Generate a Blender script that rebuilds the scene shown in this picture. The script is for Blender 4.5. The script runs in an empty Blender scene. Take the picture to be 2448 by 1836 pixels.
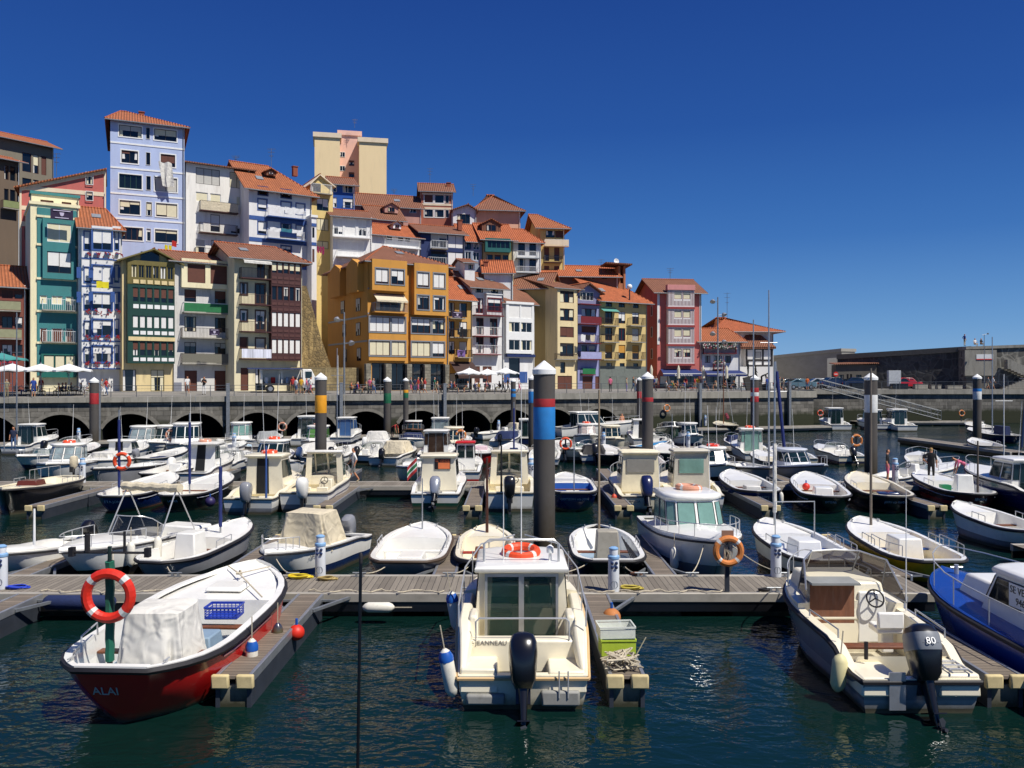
import bpy, bmesh, math, random
from mathutils import Vector, Matrix
R = math.radians
rnd = random.Random(7)
F, CX, HY, CH = 2050.0, 1224.0, 915.0, 5.5      # focal length in photo pixels, centre column, horizon row, eye height (m)
sc = bpy.context.scene
col = sc.collection
def ray(px): return (px - CX) / F
def at(px, D, z=0.0): return Vector((ray(px) * D, D, z))
def on(px, py, z=0.0): return at(px, F * (CH - z) / (py - HY), z)

# ---------------------------------------------------------------- materials
def lin(h):
    if not isinstance(h, str): return tuple(h)
    h = h.lstrip('#'); o = []
    for i in (0, 2, 4):
        c = int(h[i:i + 2], 16) / 255.0
        o.append(c / 12.92 if c <= .04045 else ((c + .055) / 1.055) ** 2.4)
    return tuple(o)
_mats = {}
def nodes(name):
    m = bpy.data.materials.new(name); m.use_nodes = True
    nt = m.node_tree; b = nt.nodes['Principled BSDF']
    return m, nt, b
def N(nt, t, **kw):
    n = nt.nodes.new(t)
    for k, v in kw.items():
        if k in n.inputs: n.inputs[k].default_value = v
        else: setattr(n, k, v)
    return n
def mix(nt, fac, a, b):
    n = nt.nodes.new('ShaderNodeMix'); n.data_type = 'RGBA'
    for i, v in ((0, fac), (6, a), (7, b)):
        if hasattr(v, 'is_output'): nt.links.new(v, n.inputs[i])
        elif i == 0: n.inputs[0].default_value = v
        else: n.inputs[i].default_value = (*v[:3], 1)
    return n.outputs[2]
def ramp(nt, src, a, b):
    n = nt.nodes.new('ShaderNodeMapRange'); n.inputs[1].default_value = a; n.inputs[2].default_value = b
    nt.links.new(src, n.inputs[0]); return n.outputs[0]
def sc_(c, k): return tuple(max(0.0, min(1.0, x * k)) for x in c)
def mat(name, c='#808080', rough=.6, metal=0.0, var=.10, scale=3.0, bump=0.0, bscale=25.0, dirt=0.0, stretch=1.0, alpha=1.0, spec=.5, coat=0.0, dcol=(.10, .085, .06), scum=None, bdist=.02):
    if name in _mats: return _mats[name]
    m, nt, b = nodes(name); c = lin(c)
    tc = N(nt, 'ShaderNodeTexCoord'); mp = N(nt, 'ShaderNodeMapping'); mp.inputs['Scale'].default_value = (1, 1, 1.0 / stretch)
    nt.links.new(tc.outputs['Object'], mp.inputs[0])
    nz = N(nt, 'ShaderNodeTexNoise', Scale=scale, Detail=5.0, Roughness=.62); nt.links.new(mp.outputs[0], nz.inputs['Vector'])
    f = ramp(nt, nz.outputs['Fac'], .3, .7)
    out = mix(nt, f, sc_(c, 1 - var), sc_(c, 1 + var))
    if dirt > 0:
        n2 = N(nt, 'ShaderNodeTexNoise', Scale=scale * 1.7, Detail=7.0, Roughness=.7); nt.links.new(mp.outputs[0], n2.inputs['Vector'])
        f2 = ramp(nt, n2.outputs['Fac'], .52, .78)
        mu = N(nt, 'ShaderNodeMath', operation='MULTIPLY'); nt.links.new(f2, mu.inputs[0]); mu.inputs[1].default_value = dirt
        out = mix(nt, mu.outputs[0], out, dcol)
    if scum:
        sz = N(nt, 'ShaderNodeSeparateXYZ'); nt.links.new(tc.outputs['Object'], sz.inputs[0]); n7 = N(nt, 'ShaderNodeTexNoise', Scale=5.0, Detail=6.0, Roughness=.7); nt.links.new(tc.outputs['Object'], n7.inputs['Vector'])
        ma_ = N(nt, 'ShaderNodeMath', operation='MULTIPLY_ADD'); nt.links.new(n7.outputs['Fac'], ma_.inputs[0]); ma_.inputs[1].default_value = -scum[0]; nt.links.new(sz.outputs[2], ma_.inputs[2])
        out = mix(nt, ramp(nt, ma_.outputs[0], scum[0] * .75, -scum[0] * .35), out, scum[1])
    if hasattr(out, 'is_output'): nt.links.new(out, b.inputs['Base Color'])
    b.inputs['Roughness'].default_value = rough; b.inputs['Metallic'].default_value = metal
    b.inputs['Specular IOR Level'].default_value = spec; b.inputs['Coat Weight'].default_value = coat
    if coat: b.inputs['Coat Roughness'].default_value = .08
    if alpha < 1: b.inputs['Alpha'].default_value = alpha
    if bump > 0:
        n3 = N(nt, 'ShaderNodeTexNoise', Scale=bscale, Detail=4.0 if bdist < .05 else 1.0, Distortion=0.0 if bdist < .05 else 1.2); nt.links.new(tc.outputs['Object'], n3.inputs['Vector'])
        bp = N(nt, 'ShaderNodeBump', Strength=bump, Distance=bdist); nt.links.new(n3.outputs['Fac'], bp.inputs['Height']); nt.links.new(bp.outputs[0], b.inputs['Normal'])
    _mats[name] = m
    return m
def tilemat(name, c, c2, axis=0):
    if name in _mats: return _mats[name]
    m, nt, b = nodes(name); c = lin(c); c2 = lin(c2)
    tc = N(nt, 'ShaderNodeTexCoord')
    sx = N(nt, 'ShaderNodeSeparateXYZ'); nt.links.new(tc.outputs['Object'], sx.inputs[0])
    mu = N(nt, 'ShaderNodeMath', operation='MULTIPLY'); nt.links.new(sx.outputs[axis], mu.inputs[0]); mu.inputs[1].default_value = 2 * math.pi / .30
    sn = N(nt, 'ShaderNodeMath', operation='SINE'); nt.links.new(mu.outputs[0], sn.inputs[0])
    mp = N(nt, 'ShaderNodeMapping'); mp.inputs['Scale'].default_value = (3.3, 2.6, 2.6); nt.links.new(tc.outputs['Object'], mp.inputs[0])
    vo = N(nt, 'ShaderNodeTexVoronoi', Scale=1.0); nt.links.new(mp.outputs[0], vo.inputs['Vector'])
    sp = N(nt, 'ShaderNodeSeparateColor'); nt.links.new(vo.outputs['Color'], sp.inputs[0])
    nz = N(nt, 'ShaderNodeTexNoise', Scale=.7, Detail=6.0, Roughness=.7); nt.links.new(tc.outputs['Object'], nz.inputs['Vector'])
    base = mix(nt, ramp(nt, nz.outputs['Fac'], .35, .68), c, c2)
    base = mix(nt, sp.outputs[0], base, sc_(c, .62))
    n2 = nt.nodes.new('ShaderNodeMix'); n2.data_type = 'RGBA'; n2.blend_type = 'MIX'
    nt.links.new(ramp(nt, sn.outputs[0], -1.0, .2), n2.inputs[0]); n2.inputs[6].default_value = (*sc_(c, .5), 1); nt.links.new(base, n2.inputs[7])
    nt.links.new(n2.outputs[2], b.inputs['Base Color'])
    bp = N(nt, 'ShaderNodeBump', Strength=.9, Distance=.07); nt.links.new(sn.outputs[0], bp.inputs['Height']); nt.links.new(bp.outputs[0], b.inputs['Normal'])
    b.inputs['Roughness'].default_value = .85
    _mats[name] = m; return m
def stonemat(name, c, mortar, bw=.9, bh=.4, algae=0.0, rubble=False, var=.3):
    if name in _mats: return _mats[name]
    m, nt, b = nodes(name); c = lin(c); mortar = lin(mortar)
    tc = N(nt, 'ShaderNodeTexCoord'); sx = N(nt, 'ShaderNodeSeparateXYZ'); nt.links.new(tc.outputs['Object'], sx.inputs[0])
    ad = N(nt, 'ShaderNodeMath', operation='ADD'); nt.links.new(sx.outputs[0], ad.inputs[0]); nt.links.new(sx.outputs[1], ad.inputs[1])
    cb = N(nt, 'ShaderNodeCombineXYZ'); nt.links.new(ad.outputs[0], cb.inputs[0]); nt.links.new(sx.outputs[2], cb.inputs[1])
    nz = N(nt, 'ShaderNodeTexNoise', Scale=.9, Detail=8.0, Roughness=.72); nt.links.new(tc.outputs['Object'], nz.inputs['Vector'])
    if rubble:
        vo = N(nt, 'ShaderNodeTexVoronoi', Scale=1 / bw, feature='DISTANCE_TO_EDGE'); nt.links.new(cb.outputs[0], vo.inputs['Vector'])
        vc = N(nt, 'ShaderNodeTexVoronoi', Scale=1 / bw); nt.links.new(cb.outputs[0], vc.inputs['Vector'])
        sp = N(nt, 'ShaderNodeSeparateColor'); nt.links.new(vc.outputs['Color'], sp.inputs[0])
        st = mix(nt, sp.outputs[0], sc_(c, 1 - var), sc_(c, 1 + var))
        base = mix(nt, ramp(nt, vo.outputs['Distance'], .02, .09), mortar, st); hgt = ramp(nt, vo.outputs['Distance'], 0, .15)
    else:
        br = N(nt, 'ShaderNodeTexBrick', Scale=1.0); br.inputs['Brick Width'].default_value = bw; br.inputs['Row Height'].default_value = bh; br.inputs['Mortar Size'].default_value = .016
        nt.links.new(cb.outputs[0], br.inputs['Vector'])
        br.inputs['Color1'].default_value = (*sc_(c, 1 - var), 1); br.inputs['Color2'].default_value = (*sc_(c, 1 + var), 1); br.inputs['Mortar'].default_value = (*mortar, 1)
        base = br.outputs['Color']; hgt = br.outputs['Fac']
    base = mix(nt, ramp(nt, nz.outputs['Fac'], .35, .75), base, sc_(c, .38))
    mp = N(nt, 'ShaderNodeMapping'); mp.inputs['Scale'].default_value = (1.6, 1.6, .18); nt.links.new(tc.outputs['Object'], mp.inputs[0])
    n4 = N(nt, 'ShaderNodeTexNoise', Scale=1.0, Detail=6.0, Roughness=.7); nt.links.new(mp.outputs[0], n4.inputs['Vector'])
    base = mix(nt, ramp(nt, n4.outputs['Fac'], .55, .72), base, sc_(c, 1.5))
    if algae:
        ns = N(nt, 'ShaderNodeMath', operation='MULTIPLY_ADD'); nt.links.new(nz.outputs['Fac'], ns.inputs[0]); ns.inputs[1].default_value = -1.0; nt.links.new(sx.outputs[2], ns.inputs[2])
        base = mix(nt, ramp(nt, ns.outputs[0], algae, algae - .5), base, (.022, .026, .008))
    nt.links.new(base, b.inputs['Base Color']); b.inputs['Roughness'].default_value = .85
    bp = N(nt, 'ShaderNodeBump', Strength=.6, Distance=.04); nt.links.new(hgt, bp.inputs['Height']); bp.invert = not rubble
    nt.links.new(bp.outputs[0], b.inputs['Normal'])
    _mats[name] = m; return m
def plankmat(name, c, c2, pw=.14, axis=0):
    if name in _mats: return _mats[name]
    m, nt, b = nodes(name); c = lin(c); c2 = lin(c2)
    tc = N(nt, 'ShaderNodeTexCoord'); sx = N(nt, 'ShaderNodeSeparateXYZ'); nt.links.new(tc.outputs['Object'], sx.inputs[0])
    d = N(nt, 'ShaderNodeMath', operation='DIVIDE'); nt.links.new(sx.outputs[axis], d.inputs[0]); d.inputs[1].default_value = pw
    fl = N(nt, 'ShaderNodeMath', operation='FLOOR'); nt.links.new(d.outputs[0], fl.inputs[0])
    fr = N(nt, 'ShaderNodeMath', operation='FRACT'); nt.links.new(d.outputs[0], fr.inputs[0])
    wn = N(nt, 'ShaderNodeTexWhiteNoise', noise_dimensions='1D'); nt.links.new(fl.outputs[0], wn.inputs['W'])
    base = mix(nt, wn.outputs['Value'], c, c2)
    mp = N(nt, 'ShaderNodeMapping'); s = [30, 30, 30]; s[1 - axis] = 2.0; mp.inputs['Scale'].default_value = s; nt.links.new(tc.outputs['Object'], mp.inputs[0])
    nz = N(nt, 'ShaderNodeTexNoise', Scale=1.0, Detail=5.0, Roughness=.7); nt.links.new(mp.outputs[0], nz.inputs['Vector'])
    base = mix(nt, ramp(nt, nz.outputs['Fac'], .4, .8), base, sc_(c, .55))
    n5 = N(nt, 'ShaderNodeTexNoise', Scale=1.3, Detail=6.0, Roughness=.7); nt.links.new(tc.outputs['Object'], n5.inputs['Vector'])
    base = mix(nt, ramp(nt, n5.outputs['Fac'], .52, .75), base, sc_(c, .5))
    gp = N(nt, 'ShaderNodeMath', operation='LESS_THAN'); nt.links.new(fr.outputs[0], gp.inputs[0]); gp.inputs[1].default_value = .09
    base = mix(nt, gp.outputs[0], base, (.012, .01, .008))
    nt.links.new(base, b.inputs['Base Color']); b.inputs['Roughness'].default_value = .8
    _mats[name] = m; return m

# ---------------------------------------------------------------- mesh building
class MB:
    def __init__(s): s.v, s.f, s.m, s.mi = [], [], [], 0
    def add(s, vs, fs):
        o = len(s.v); s.v += [tuple(v) for v in vs]
        for f in fs: s.f.append([i + o for i in f]); s.m.append(s.mi)
        return s
    def use(s, i): s.mi = i; return s
    def box(s, x0, x1, y0, y1, z0, z1, M=None):
        vs = [Vector((x, y, z)) for z in (z0, z1) for y in (y0, y1) for x in (x0, x1)]
        if M: vs = [M @ v for v in vs]
        return s.add(vs, [(0, 2, 3, 1), (4, 5, 7, 6), (0, 1, 5, 4), (2, 6, 7, 3), (0, 4, 6, 2), (1, 3, 7, 5)])
    def poly(s, *pts): return s.add(pts, [list(range(len(pts)))])
    def grid(s, rows, close=False):
        n = len(rows[0]); fs = []
        for i in range(len(rows) - 1):
            for j in range(n if close else n - 1):
                k = (j + 1) % n
                fs.append((i * n + j, i * n + k, (i + 1) * n + k, (i + 1) * n + j))
        return s.add([p for r in rows for p in r], fs)
    def loft(s, rings, cap0=True, cap1=True):
        n = len(rings[0]); o = len(s.v); s.grid(rings, True)
        if cap0: s.f.append([o + i for i in range(n)][::-1]); s.m.append(s.mi)
        if cap1: s.f.append([o + (len(rings) - 1) * n + i for i in range(n)]); s.m.append(s.mi)
        return s
    def tube(s, pts, r, n=6, closed=False, cap=True, r1=None):
        pts = [Vector(p) for p in pts]; rings = []; m = len(pts); up = None
        for i, p in enumerate(pts):
            a = pts[i - 1] if (i > 0 or closed) else p; b = pts[(i + 1) % m] if (i < m - 1 or closed) else p
            t = (b - a).normalized()
            if up is None: up = t.orthogonal().normalized()
            up = (up - t * up.dot(t))
            if up.length < 1e-5: up = t.orthogonal()
            up.normalize(); w = t.cross(up)
            rr = r if r1 is None else r + (r1 - r) * i / max(1, m - 1)
            rings.append([p + (up * math.cos(k * 2 * math.pi / n) + w * math.sin(k * 2 * math.pi / n)) * rr for k in range(n)])
        if closed: rings.append(rings[0]); return s.loft(rings, False, False)
        return s.loft(rings, cap, cap)
    def lathe(s, prof, n=16, c=(0, 0, 0), M=None):
        rings = [[Vector((c[0] + r * math.cos(2 * math.pi * k / n), c[1] + r * math.sin(2 * math.pi * k / n), c[2] + z)) for k in range(n)] for r, z in prof]
        if M: rings = [[M @ p for p in q] for q in rings]
        return s.loft(rings, True, True)
    def prism(s, pts, y0, y1, ax=1):
        def P(a, b, t): return {0: (t, a, b), 1: (a, t, b), 2: (a, b, t)}[ax]
        return s.loft([[P(a, b, y0) for a, b in pts], [P(a, b, y1) for a, b in pts]])
    def torus(s, R_, r, n=24, k=8, M=None, arcs=None):
        o = s.mi
        for i in range(n):
            a0, a1 = 2 * math.pi * i / n, 2 * math.pi * (i + 1) / n
            if arcs: s.mi = arcs(i)
            rr = [[Vector(((R_ + r * math.cos(b)) * math.cos(a), (R_ + r * math.cos(b)) * math.sin(a), r * math.sin(b))) for b in [2 * math.pi * j / k for j in range(k)]] for a in (a0, a1)]
            if M: rr = [[M @ p for p in q] for q in rr]
            s.loft(rr, False, False)
        s.mi = o; return s
    def build(s, name, mats, parent=None, loc=None, bevel=0, ang=38, merge=False):
        me = bpy.data.meshes.new(name); me.from_pydata(s.v, [], s.f)
        if not isinstance(mats, (list, tuple)): mats = [mats]
        for m in mats: me.materials.append(m)
        for p, i in zip(me.polygons, s.m): p.material_index = min(i, len(mats) - 1)
        if merge:
            bm = bmesh.new(); bm.from_mesh(me); bmesh.ops.remove_doubles(bm, verts=bm.verts, dist=.0005); bmesh.ops.recalc_face_normals(bm, faces=bm.faces); bm.to_mesh(me); bm.free()
        for p in me.polygons: p.use_smooth = True
        me.set_sharp_from_angle(angle=R(ang)); me.update()
        o = bpy.data.objects.new(name, me); col.objects.link(o)
        if parent: o.parent = parent
        if loc is not None: o.location = loc
        if bevel:
            b = o.modifiers.new('bevel', 'BEVEL'); b.width = bevel; b.segments = 2; b.limit_method = 'ANGLE'; b.angle_limit = R(50)
        return o
def tag(o, label=None, cat=None, group=None, kind=None):
    if label: o['label'] = label
    if cat: o['category'] = cat
    if group: o['group'] = group
    if kind: o['kind'] = kind
    return o
def thing(name, label, cat, loc=(0, 0, 0), rz=0.0, group=None):
    o = bpy.data.objects.new(name, None); col.objects.link(o); o.empty_display_size = .2
    o.location = loc; o.rotation_euler = (0, 0, rz)
    return tag(o, label, cat, group)
def copy_tree(o, parent=None):
    c = o.copy(); col.objects.link(c); c.parent = parent
    for ch in list(o.children): copy_tree(ch, c)
    return c
def text_obj(body, size, m, parent, M, name='lettering', ext=.004, align='CENTER'):
    cu = bpy.data.curves.new(name, 'FONT'); cu.body = body; cu.size = size; cu.align_x = align; cu.align_y = 'CENTER'; cu.extrude = ext; cu.resolution_u = 2
    o = bpy.data.objects.new(name, cu); col.objects.link(o)
    dg = bpy.context.evaluated_depsgraph_get(); me = bpy.data.meshes.new_from_object(o.evaluated_get(dg))
    bpy.data.objects.remove(o); bpy.data.curves.remove(cu)
    me.materials.clear(); me.materials.append(m)
    o = bpy.data.objects.new(name, me); col.objects.link(o); o.parent = parent; o.matrix_local = M
    return o
def frame_of(p, xdir, zdir):
    x = Vector(xdir).normalized(); z = Vector(zdir).normalized(); y = z.cross(x).normalized(); x = y.cross(z)
    return Matrix(((x.x, y.x, z.x, p[0]), (x.y, y.y, z.y, p[1]), (x.z, y.z, z.z, p[2]), (0, 0, 0, 1)))

# ---------------------------------------------------------------- palette
WHITE = mat('white_gelcoat', '#e9e7df', .28, var=.06, scale=1.2, dirt=.2, coat=.3, scum=(.2, (.12, .10, .05)))
CREAM = mat('cream_gelcoat', '#ebe2c8', .3, var=.06, scale=1.2, dirt=.2, coat=.3, scum=(.2, (.12, .10, .05)))
BLACK = mat('black_paint', '#141417', .3, var=.2, coat=.3)
RUBBER = mat('dark_rubber', '#1d1b1e', .65, var=.25, bump=.2)
STEEL = mat('stainless_steel', '#c4c4c2', .3, .45, var=.06)
GALV = mat('galvanised_steel', '#8d9194', .5, .6, var=.18, scale=6, dirt=.3)
ALU = mat('aluminium', '#aeb0b2', .42, .7, var=.1, dirt=.2)
WOOD = mat('varnished_wood', '#6b3d22', .5, var=.3, scale=8, stretch=.2)
GLASS = mat('tinted_glass', '#16282a', .05, var=.3, scale=.8, spec=.8)
CLEAR = mat('clear_tinted_glass', '#3d5a56', .05, var=.1, alpha=.5, spec=.8)
SMOKE = mat('smoked_glass', '#15181c', .06, var=.1, alpha=.72, spec=.8)
ORANGE = mat('lifebuoy_orange', '#d9481d', .55, var=.1, dirt=.2)
RED = mat('lifebuoy_red', '#cf2b18', .5, var=.1, dirt=.15)
FADED = mat('faded_lifebuoy', '#c98d72', .7, var=.1, dirt=.3)
REFLECT = mat('reflective_tape', '#c9c9c4', .5, var=.06)
ROPE = mat('mooring_rope', '#b8ad96', .9, var=.25, scale=20)
CANVAS = mat('beige_canvas', '#c9bda2', .9, var=.1, scale=5, bump=.45, bscale=2.4, bdist=.14, dirt=.2)
WCANVAS = mat('white_canvas', '#cfccc3', .85, var=.08, scale=4, bump=.5, bscale=2.2, bdist=.16, dirt=.2)
NCANVAS = mat('navy_canvas', '#17264d', .85, var=.2, scale=5, bump=.3)
FEND = mat('white_fender', '#d8d4c6', .5, var=.08, dirt=.4)
BLUE = mat('blue_paint', '#1c55a8', .4, var=.15, dirt=.1)

# ---------------------------------------------------------------- camera, sky, sun, water
cam = bpy.data.cameras.new('camera'); co = bpy.data.objects.new('camera', cam); col.objects.link(co)
co.location = (0, 0, CH); co.rotation_euler = (R(90), 0, 0)
cam.sensor_width = 36; cam.lens = 36 * F / 2448; cam.shift_y = -3 / 2448; cam.clip_end = 3000; cam.clip_start = .2
sc.camera = co
SUN_EL, SUN_AZ = R(56), math.atan2(.80, -.60)      # azimuth measured clockwise from +Y
w = bpy.data.worlds.new('World'); sc.world = w; w.use_nodes = True
bg = w.node_tree.nodes['Background']; sky = w.node_tree.nodes.new('ShaderNodeTexSky'); sky.sky_type = 'NISHITA'
sky.sun_disc = False; sky.sun_elevation = SUN_EL; sky.sun_rotation = SUN_AZ; sky.altitude = 300; sky.air_density = 1.0; sky.dust_density = 0.0; sky.ozone_density = 5.5
hsv = w.node_tree.nodes.new('ShaderNodeHueSaturation'); hsv.inputs['Saturation'].default_value = 1.5; hsv.inputs['Hue'].default_value = .515
wn = w.node_tree; wn.links.new(sky.outputs[0], hsv.inputs['Color'])
wt = wn.nodes.new('ShaderNodeTexCoord'); wz_ = wn.nodes.new('ShaderNodeSeparateXYZ'); wn.links.new(wt.outputs['Generated'], wz_.inputs[0])
cr = wn.nodes.new('ShaderNodeValToRGB'); wn.links.new(wz_.outputs[2], cr.inputs[0]); el = cr.color_ramp.elements; K_ = 1.0 / 1.23
el[0].position = 0.0; el[0].color = (.20 * K_, .40 * K_, .70 * K_, 1); el[1].position = .9; el[1].color = (.016 * K_, .05 * K_, .25 * K_, 1)
for p_, c_ in ((.06, (.13, .31, .62)), (.16, (.055, .17, .47)), (.28, (.026, .092, .35)), (.42, (.016, .058, .27))): e_ = el.new(p_); e_.color = (*[v * K_ for v in c_], 1)
wt2 = wn.nodes.new('ShaderNodeTexNoise'); wt2.inputs['Scale'].default_value = 3.0; wt2.inputs['Detail'].default_value = 7.0; wt2.inputs['Roughness'].default_value = .6; wm = wn.nodes.new('ShaderNodeMapping'); wm.inputs['Scale'].default_value = (1, 1, 7); wm.inputs['Rotation'].default_value = (.1, .25, 0); wn.links.new(wt.outputs['Generated'], wm.inputs[0]); wn.links.new(wm.outputs[0], wt2.inputs['Vector'])
cl = ramp(wn, wt2.outputs['Fac'], .74, 1.2); cmix = mix(wn, cl, cr.outputs[0], (.30, .48, .72))
st = wn.nodes.new('ShaderNodeVectorMath'); st.operation = 'SCALE'; wn.links.new(cmix, st.inputs[0]); st.inputs[3].default_value = 1 / .075
wn.links.new(mix(wn, .86, hsv.outputs[0], st.outputs[0]), bg.inputs[0]); bg.inputs[1].default_value = .075
sl = bpy.data.lights.new('sun', 'SUN'); so = bpy.data.objects.new('sun', sl); col.objects.link(so); sl.energy = 4.6; sl.angle = R(.5); sl.color = (1, .955, .88)
dvec = Vector((math.sin(SUN_AZ) * math.cos(SUN_EL), math.cos(SUN_AZ) * math.cos(SUN_EL), math.sin(SUN_EL)))
so.rotation_euler = dvec.to_track_quat('Z', 'Y').to_euler()
sc.view_settings.view_transform = 'Standard'; sc.view_settings.look = 'None'; sc.view_settings.exposure = 0.3
sc.cycles.caustics_reflective = False; sc.cycles.caustics_refractive = False; sc.cycles.max_bounces = 6; sc.cycles.transparent_max_bounces = 8

m, nt, b = nodes('harbour_water')
tc = N(nt, 'ShaderNodeTexCoord'); mp = N(nt, 'ShaderNodeMapping'); mp.inputs['Scale'].default_value = (1, 1.5, 1); mp.inputs['Rotation'].default_value = (0, 0, R(18)); nt.links.new(tc.outputs['Object'], mp.inputs[0])
n1 = N(nt, 'ShaderNodeTexNoise', Scale=1.1, Detail=3.0, Roughness=.55, Distortion=.6); n2 = N(nt, 'ShaderNodeTexNoise', Scale=4.5, Detail=2.0, Roughness=.5, Distortion=.4)
n3 = N(nt, 'ShaderNodeTexNoise', Scale=.12, Detail=3.0)
for n in (n1, n2, n3): nt.links.new(mp.outputs[0], n.inputs['Vector'])
ma = N(nt, 'ShaderNodeMath', operation='MULTIPLY_ADD'); nt.links.new(n2.outputs['Fac'], ma.inputs[0]); ma.inputs[1].default_value = .28; nt.links.new(n1.outputs['Fac'], ma.inputs[2])
bp = N(nt, 'ShaderNodeBump', Distance=.105); nt.links.new(ma.outputs[0], bp.inputs['Height']); nt.links.new(ramp(nt, n3.outputs['Fac'], .25, .7), bp.inputs['Strength']); nt.links.new(bp.outputs[0], b.inputs['Normal'])
nt.links.new(mix(nt, n3.outputs['Fac'], (.002, .012, .0105), (.003, .017, .0135)), b.inputs['Base Color'])
b.inputs['Roughness'].default_value = .05; b.inputs['IOR'].default_value = 1.33; b.inputs['Specular IOR Level'].default_value = .5
WATER = m
o = MB().poly((-220, -30, 0), (220, -30, 0), (220, 130, 0), (-220, 130, 0)).build('water', WATER); tag(o, 'dark green rippled harbour water', kind='structure')
# ---------------------------------------------------------------- quay, promenade, hill
QO = Vector((-42.0, 77.0)); QE = Vector((.942, .336)).normalized(); QN = Vector((-QE.y, QE.x)); QA = math.atan2(QE.y, QE.x)
def qs(px, d=0.0):
    r = ray(px); o = QO + QN * d
    return (r * o.y - o.x) / (QE.x - r * QE.y)
def qz(s): return 4.14 + max(0, s) * .0042
def qp(s, d=0.0, z=0.0): p = QO + QE * s + QN * d; return Vector((p.x, p.y, z))
STONE = stonemat('quay_stone', '#77736a', '#302d28', 1.1, .48, algae=1.6, var=.42)
CONC = mat('weathered_concrete', '#918d82', .85, var=.2, scale=1.4, dirt=.6, bump=.3, stretch=4, dcol=(.05, .045, .035))
DARK = mat('vault_shade', '#0b0b0a', .9, var=.3)  # near-black colour paints in the shade of the arch interiors
ASPH = mat('promenade_paving', '#7f7b74', .85, var=.12, scale=.5, dirt=.3)
SC_ = qs(1945)
arch_c = [-30, 145, 312, 470, 617, 744, 874, 1007, 1121, 1226, 1325, 1433]
root = thing('quay_wall', 'long stone quay wall with a row of dark arches below the promenade', 'quay wall', (*QO, 0), QA)
mb = MB(); zt = 3.75; hw, spr, cr = 2.38, 1.2, 2.62
edges = [-40.0]; ring = MB(); vault = MB()
cents = []
for px in arch_c:
    s = qs(px); cents.append(s)
def archz(d): 
    h = cr - spr; rad = (hw * hw + h * h) / (2 * h); return cr - rad + math.sqrt(max(0, rad * rad - d * d))
prev = -40.0
for s in cents:
    a, b_ = s - hw, s + hw
    mb.poly((prev, 0, -2), (a, 0, -2), (a, 0, zt), (prev, 0, zt))
    K = 14; xs = [a + (b_ - a) * i / K for i in range(K + 1)]
    for i in range(K):
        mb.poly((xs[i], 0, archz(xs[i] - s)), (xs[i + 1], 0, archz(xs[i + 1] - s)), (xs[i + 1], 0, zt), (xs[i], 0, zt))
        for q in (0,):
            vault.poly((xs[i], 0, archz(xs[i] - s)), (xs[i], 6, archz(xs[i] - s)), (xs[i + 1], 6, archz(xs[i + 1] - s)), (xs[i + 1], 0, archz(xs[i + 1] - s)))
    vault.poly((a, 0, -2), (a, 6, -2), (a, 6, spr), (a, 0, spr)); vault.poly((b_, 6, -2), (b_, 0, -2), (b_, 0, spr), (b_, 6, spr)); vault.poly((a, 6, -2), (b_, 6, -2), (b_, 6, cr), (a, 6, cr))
    outer = [(x, archz(x - s)) for x in xs]
    for i in range(K):
        (x0, z0), (x1, z1) = outer[i], outer[i + 1]
        ring.add([(x0, -.06, z0), (x1, -.06, z1), (s + (x1 - s) * 1.1, -.06, z1 + .28), (s + (x0 - s) * 1.1, -.06, z0 + .28), (x0, 0, z0), (x1, 0, z1), (s + (x1 - s) * 1.1, 0, z1 + .28), (s + (x0 - s) * 1.1, 0, z0 + .28)], [(0, 1, 2, 3), (2, 6, 7, 3), (0, 4, 5, 1)])
    prev = b_
mb.poly((prev, 0, -2), (SC_, 0, -2), (SC_, 0, zt), (prev, 0, zt)); mb.poly((SC_, 0, -2), (SC_, 14, -2), (SC_, 14, zt), (SC_, 0, zt))
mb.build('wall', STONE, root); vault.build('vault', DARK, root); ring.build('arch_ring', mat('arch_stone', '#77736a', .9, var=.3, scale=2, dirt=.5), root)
cp = MB(); n = 40
for i in range(n):
    a = -40 + (SC_ + .25 + 40) * i / n; b_ = -40 + (SC_ + .25 + 40) * (i + 1) / n - .02
    za, zb_ = qz(a), qz(b_)
    cp.add([(a, -.28, 3.7), (b_, -.28, 3.7), (b_, .9, 3.7), (a, .9, 3.7), (a, -.28, za), (b_, -.28, zb_), (b_, .9, zb_), (a, .9, za)], [(0, 1, 5, 4), (4, 5, 6, 7), (0, 3, 2, 1), (0, 4, 7, 3), (1, 2, 6, 5)])
cp.box(SC_ + .25, SC_ + .28, -.28, 14, 3.7, qz(SC_))
cp.build('coping', CONC, root)
# promenade deck, then the plaza, the far quay and the hillside
PZ = 4.6
dk = MB()
pts = []
for i in range(21):
    s = -40 + (SC_ + 40) * i / 20
    pts.append((qp(s, .55, qz(s) + .004), qp(s, 9, PZ), qp(s, 46, PZ + .02)))
dk.grid([list(p) for p in pts])
tag(dk.build('promenade', ASPH), 'grey paved promenade along the quay', kind='structure')
FQ = 117.0
fq = thing('far_quay_wall', 'plain stone quay wall behind the metal gangway', 'quay wall', (0, FQ, 0))
x0, x1 = qp(SC_, 0).x, 120
MB().box(x0, x1, 0, 1.0, -2, 3.95).build('wall', STONE, fq); MB().box(x0, x1, -.28, 1.2, 3.952, 4.58).build('coping', CONC, fq)
tag(MB().poly((x0 - .2, FQ + 1.2, 4.584), (x1, FQ + 1.2, 4.584), (130, 175, 4.7), (x0 - 5, 175, 4.7)).build('car_park_pavement', ASPH), 'grey asphalt of the car park', kind='structure')
hl = MB()
hp = [(-150, 100), (-90, 82), (-40, 98), (0, 122), (30, 140), (55, 172)]
rows = []
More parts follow.
